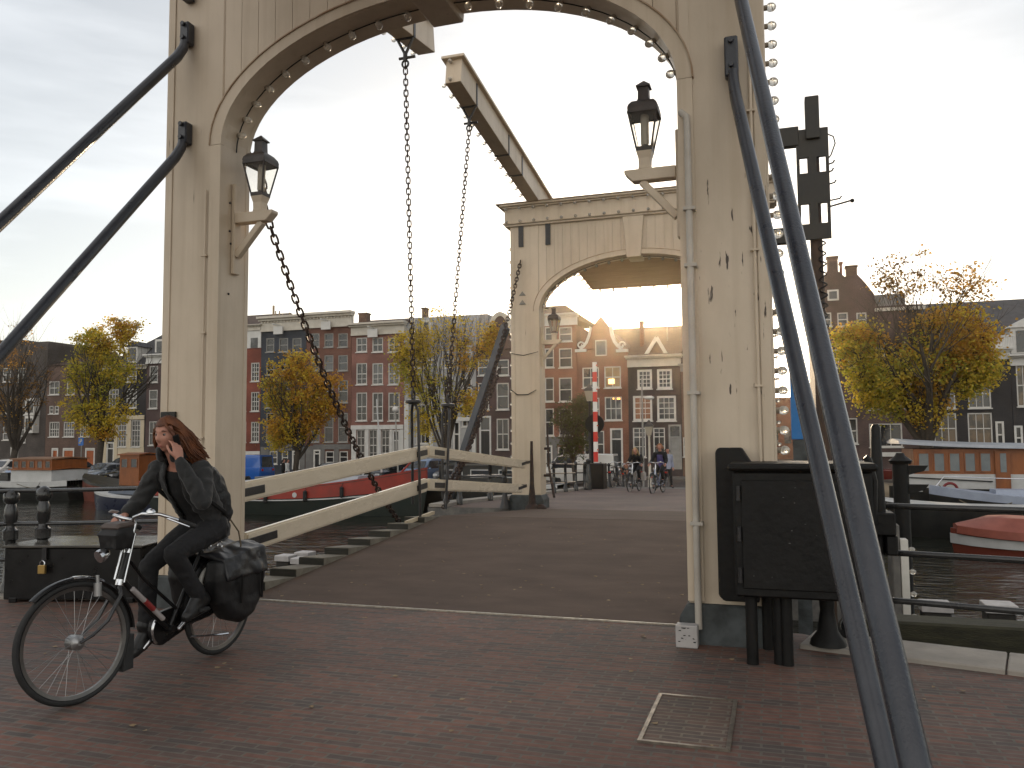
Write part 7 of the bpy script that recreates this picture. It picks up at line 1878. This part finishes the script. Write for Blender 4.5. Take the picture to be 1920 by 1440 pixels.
for s in (-1,1):
    m = MB(); m.tube([c0_+up*.21+Vector((0,s*.10,0)),shL.lerp(shR,.5)+Vector((.0,s*.125,.085)),Vector((.455,s*.14,1.33)),Vector((.40,s*.165,1.22)),c0_-up*.12+Vector((.06,s*.185,0)),c0_-up*.18+Vector((0,s*.14,0))],[.016]*6,6); m.build('shoulder_strap',BLACKTOP,T,smooth=50,local=True)
m = MB(); m.tube([c0_+up*.24+bk*.03,c0_+up*.30+bk*.03,c0_+up*.27+bk*.06,c0_+up*.23+bk*.06],.010,6); m.build('grab_handle',BLACKTOP,T,smooth=50,local=True)
m = MB(); m.tube([(.02,.14,.99),(-.035,.17,.90),(-.05,.18,.80),(-.045,.18,.72)],.006,5); m.build('loose_strap',mat('olive_strap',(.10,.075,.045),.8),T,smooth=50,local=True)
place(T)

# ------------------------------------------------------------------ small figures in the distance
def small_person(label, pose, coat, legs, hairc, hair_long=False, skirt=None, group=None, vox=.014):
    """pose: joint dictionary in metres, +x forward, +y left, feet on z=0 (or pedals)"""
    T = thing('person', label, 'person', group=group); P = {k: Vector(v) for k,v in pose.items() if not isinstance(v,(int,float))}
    m = MB(); torso(m,[(P['pel'],.15,.10),(P['pel'].lerp(P['neck'],.3),.13,.09),(P['pel'].lerp(P['neck'],.7),.155,.10),(P['neck']-Vector((0,0,.06)),.13,.08),(P['neck'],.06,.055)])
    limb(m,[P['neck'],P['head']-Vector((0,0,.07))],[.055,.05])
    for s in 'LR':
        limb(m,[P['hip'+s],P['kn'+s],P['an'+s],P['to'+s]],[.075,.05,.035,.028]); limb(m,[P['sh'+s],P['el'+s],P['wr'+s]],[.045,.036,.026])
    rot,hc=add_head(m,P['head'],pose.get('yaw',0),0,.95)
    for s,sg in (('L',-1),('R',1)):
        d=(P['wr'+s]-P['el'+s]).normalized(); hand(m,P['wr'+s],d,d.cross(Vector((0,1,0))) if abs(d.y)<.9 else Vector((0,0,1)),Vector((0,sg,0)),(.5,.5,.5,.5),1.0)
    body=remesh(m.bm,'body',SKIN,T,.008,2); face_parts(body,rot,hc,.95,False)
    m = MB(); torso(m,[(P['pel']-Vector((0,0,.12)),.185,.135),(P['pel'],.18,.13),(P['pel'].lerp(P['neck'],.35),.16,.12),(P['pel'].lerp(P['neck'],.72),.185,.125),(P['neck']-Vector((0,0,.045)),.15,.10),(P['neck']+Vector((0,0,.02)),.075,.07)])
    for s in 'LR': limb(m,[P['sh'+s],P['el'+s],P['wr'+s].lerp(P['el'+s],.1)],[.07,.058,.048])
    remesh(m.bm,'jacket',coat,body,vox,3,.008,10)
    m = MB(); torso(m,[(P['pel']-Vector((0,0,.13)),.15,.11),(P['pel'],.165,.12),(P['pel']+Vector((0,0,.1)),.15,.105)])
    for s in 'LR': limb(m,[P['hip'+s],P['kn'+s],P['an'+s]],[.095,.066,.05])
    remesh(m.bm,'trousers',legs,body,vox,3,.005,12)
    for s in 'LR':
        a,t=P['an'+s],P['to'+s]; m = MB(); cap(m,a-(t-a)*.35+Vector((0,0,-.025)),t+Vector((0,0,-.005)),.045,.036); remesh(m.bm,'shoe',SHOE,body,.010,2)
    if skirt:
        m = MB(); torso(m,[(P['pel']+Vector((.07,0,-.18)),.15,.07),(P['pel']+Vector((.10,0,.1)),.13,.06),(P['pel'].lerp(P['neck'],.8)+Vector((.10,0,0)),.10,.05)]); remesh(m.bm,'long_top',skirt,body,vox,3,.006,10)
    fl=(lambda t,u: Vector((-.35,.2*u.y,-.7))) if hair_long else (lambda t,u: Vector((-.2*u.x,.5*u.y,-.3)))
    hair_locks(body,rot,hc,.95,hairc,70,fl,.22 if hair_long else .07,3)
    return T
ride=dict(pel=(.08,0,.96),neck=(.20,0,1.44),head=(.25,0,1.62),hipL=(.12,.09,.94),hipR=(.12,-.09,.94),knL=(.52,.13,.80),knR=(.46,-.13,.68),anL=(.33,.13,.48),anR=(.52,-.13,.27),toL=(.47,.13,.43),toR=(.66,-.13,.20),
          shL=(.19,.18,1.38),shR=(.19,-.18,1.38),elL=(.34,.26,1.15),elR=(.34,-.26,1.15),wrL=(.55,.285,1.04),wrR=(.55,-.285,1.04),yaw=0.0)
lean=dict(ride,neck=(.32,0,1.38),head=(.42,0,1.52),shL=(.30,.18,1.32),shR=(.30,-.18,1.32),elL=(.40,.26,1.12),elR=(.40,-.26,1.12))
stand=dict(pel=(0,0,.93),neck=(.0,0,1.45),head=(.03,0,1.62),hipL=(0,.09,.9),hipR=(0,-.09,.9),knL=(.12,.10,.50),knR=(-.02,-.10,.49),anL=(.16,.10,.09),anR=(-.22,-.10,.13),toL=(.30,.11,.045),toR=(-.09,-.11,.04),
          shL=(0,.19,1.38),shR=(0,-.19,1.38),elL=(-.06,.24,1.12),elR=(.05,-.24,1.12),wrL=(.05,.24,.88),wrR=(.18,-.23,.92),yaw=0.0)
GING = mat('ginger_hair',(.30,.12,.04),.6,(.22,.09,.03),8); BLOND=mat('blond_hair',(.42,.28,.12),.6,(.3,.2,.09),8); DARKH=mat('dark_hair',(.03,.02,.015),.6)
PURPLE=mat('violet_cloth',(.045,.04,.14),.8,(.06,.055,.17),5); BLUEPAINT=mat('bike_silver_blue',(.22,.25,.36),.35,metal=.3); SILVERP=mat('bike_silver',(.35,.35,.36),.35,metal=.4)
def ground_at(px_, py_):
    lo,hi=18.0,60.0
    for _ in range(40):
        y=(lo+hi)/2; p=atY(px_,py_,y)
        if p.z>zroad(y): lo=y
        else: hi=y
    return Vector((p.x,y,zroad(y)))
gA=Vector((atY(1238,918,28.8).x,29.4,zroad(29.4))); hA=R_(-99)
place(bicycle('silver blue bicycle ridden by the farther violet dressed cyclist',BLUEPAINT,0,False,-30),gA,hA)
place(small_person('ginger haired cyclist in a black jacket and violet top riding towards the bridge',ride,BLACKTOP,JEANS,GING,False,PURPLE),gA,hA)
gB=Vector((atY(1193,914,30.4).x,31.0,zroad(31.0))); hB=R_(-97)
place(bicycle('silver bicycle with pale bags ridden by the blond cyclist in the distance',SILVERP,0,False,-30),gB,hB)
place(small_person('blond cyclist in a black coat leaning over the handlebar in the distance',lean,BLACKTOP,JEANS,BLOND,True),gB,hB)
T = thing('saddle_bags','pale saddle bags on the bicycle of the blond cyclist','saddle bag')
for s in (-1,1):
    m = MB(); m.box(-.30,.06,min(s*.08,s*.22),max(s*.08,s*.22),.36,.72); m.build('bag',mat('pale_bag',(.38,.35,.32),.7,(.3,.28,.26),6),T,local=True,bevel=.04,seg=2)
place(T,gB,hB)
gC=Vector((atY(1252,895,36).x,36,zroad(36))); place(small_person('pedestrian in a pale blue jacket walking behind the violet dressed cyclist',stand,mat('pale_blue_cloth',(.27,.29,.37),.8,(.22,.24,.31),5),JEANS,DARKH,False),gC,R_(-60))
gx=atY(545,880,48.0); place(small_person('person in a white shirt on the quay by the blue van',stand,mat('white_cloth',(.45,.45,.44),.8,(.38,.38,.37),5),JEANS,DARKH,False),Vector((gx.x,47.6,QZ)),R_(10))
gx=atY(531,880,48.0); place(small_person('person in dark clothes walking beside the white shirted one',stand,BLACKTOP,JEANS,DARKH,True),Vector((gx.x,48.0,QZ)),R_(15))
# bicycles parked along the far railing
pb_=bicycle('bicycle leaning on the far railing left of the distant cyclists',BLACK,0,False,-60,group='bicycles parked by the far railing'); pb_.rotation_euler=(0,0,R_(85)); pb_.location=(-6.85,35.4,zroad(35.4))
for i,(x,y,a,lab) in enumerate(((-6.8,38.2,88,'bicycle leaning on the far railing behind the blond cyclist'),(-6.75,41.0,-92,'bicycle leaning on the far railing just left of the violet dressed cyclist'),(-6.2,44.2,70,'bicycle parked at the end of the far railing'))):
    dup(pb_,(x,y,zroad(y)),R_(a),lab)
# ================================================================== HAZE VOLUME ADDED FOR THE SUN'S WARM GLARE
m = MB(); m.box(-505, 405, -405, 605, -6.0, 24.0)
hz = m.build('glare_haze', [], local=True)
hm = bpy.data.materials.new('warm_glare_haze'); hm.use_nodes = True; hn = hm.node_tree.nodes; hn.clear()
ho = hn.new('ShaderNodeOutputMaterial'); pv = hn.new('ShaderNodeVolumePrincipled')
pv.inputs['Color'].default_value = (1.0,.84,.62,1); pv.inputs['Density'].default_value = .00021; pv.inputs['Anisotropy'].default_value = .9
hm.node_tree.links.new(pv.outputs[0], ho.inputs['Volume']); hz.data.materials.append(hm)
struct(hz, 'stuff')
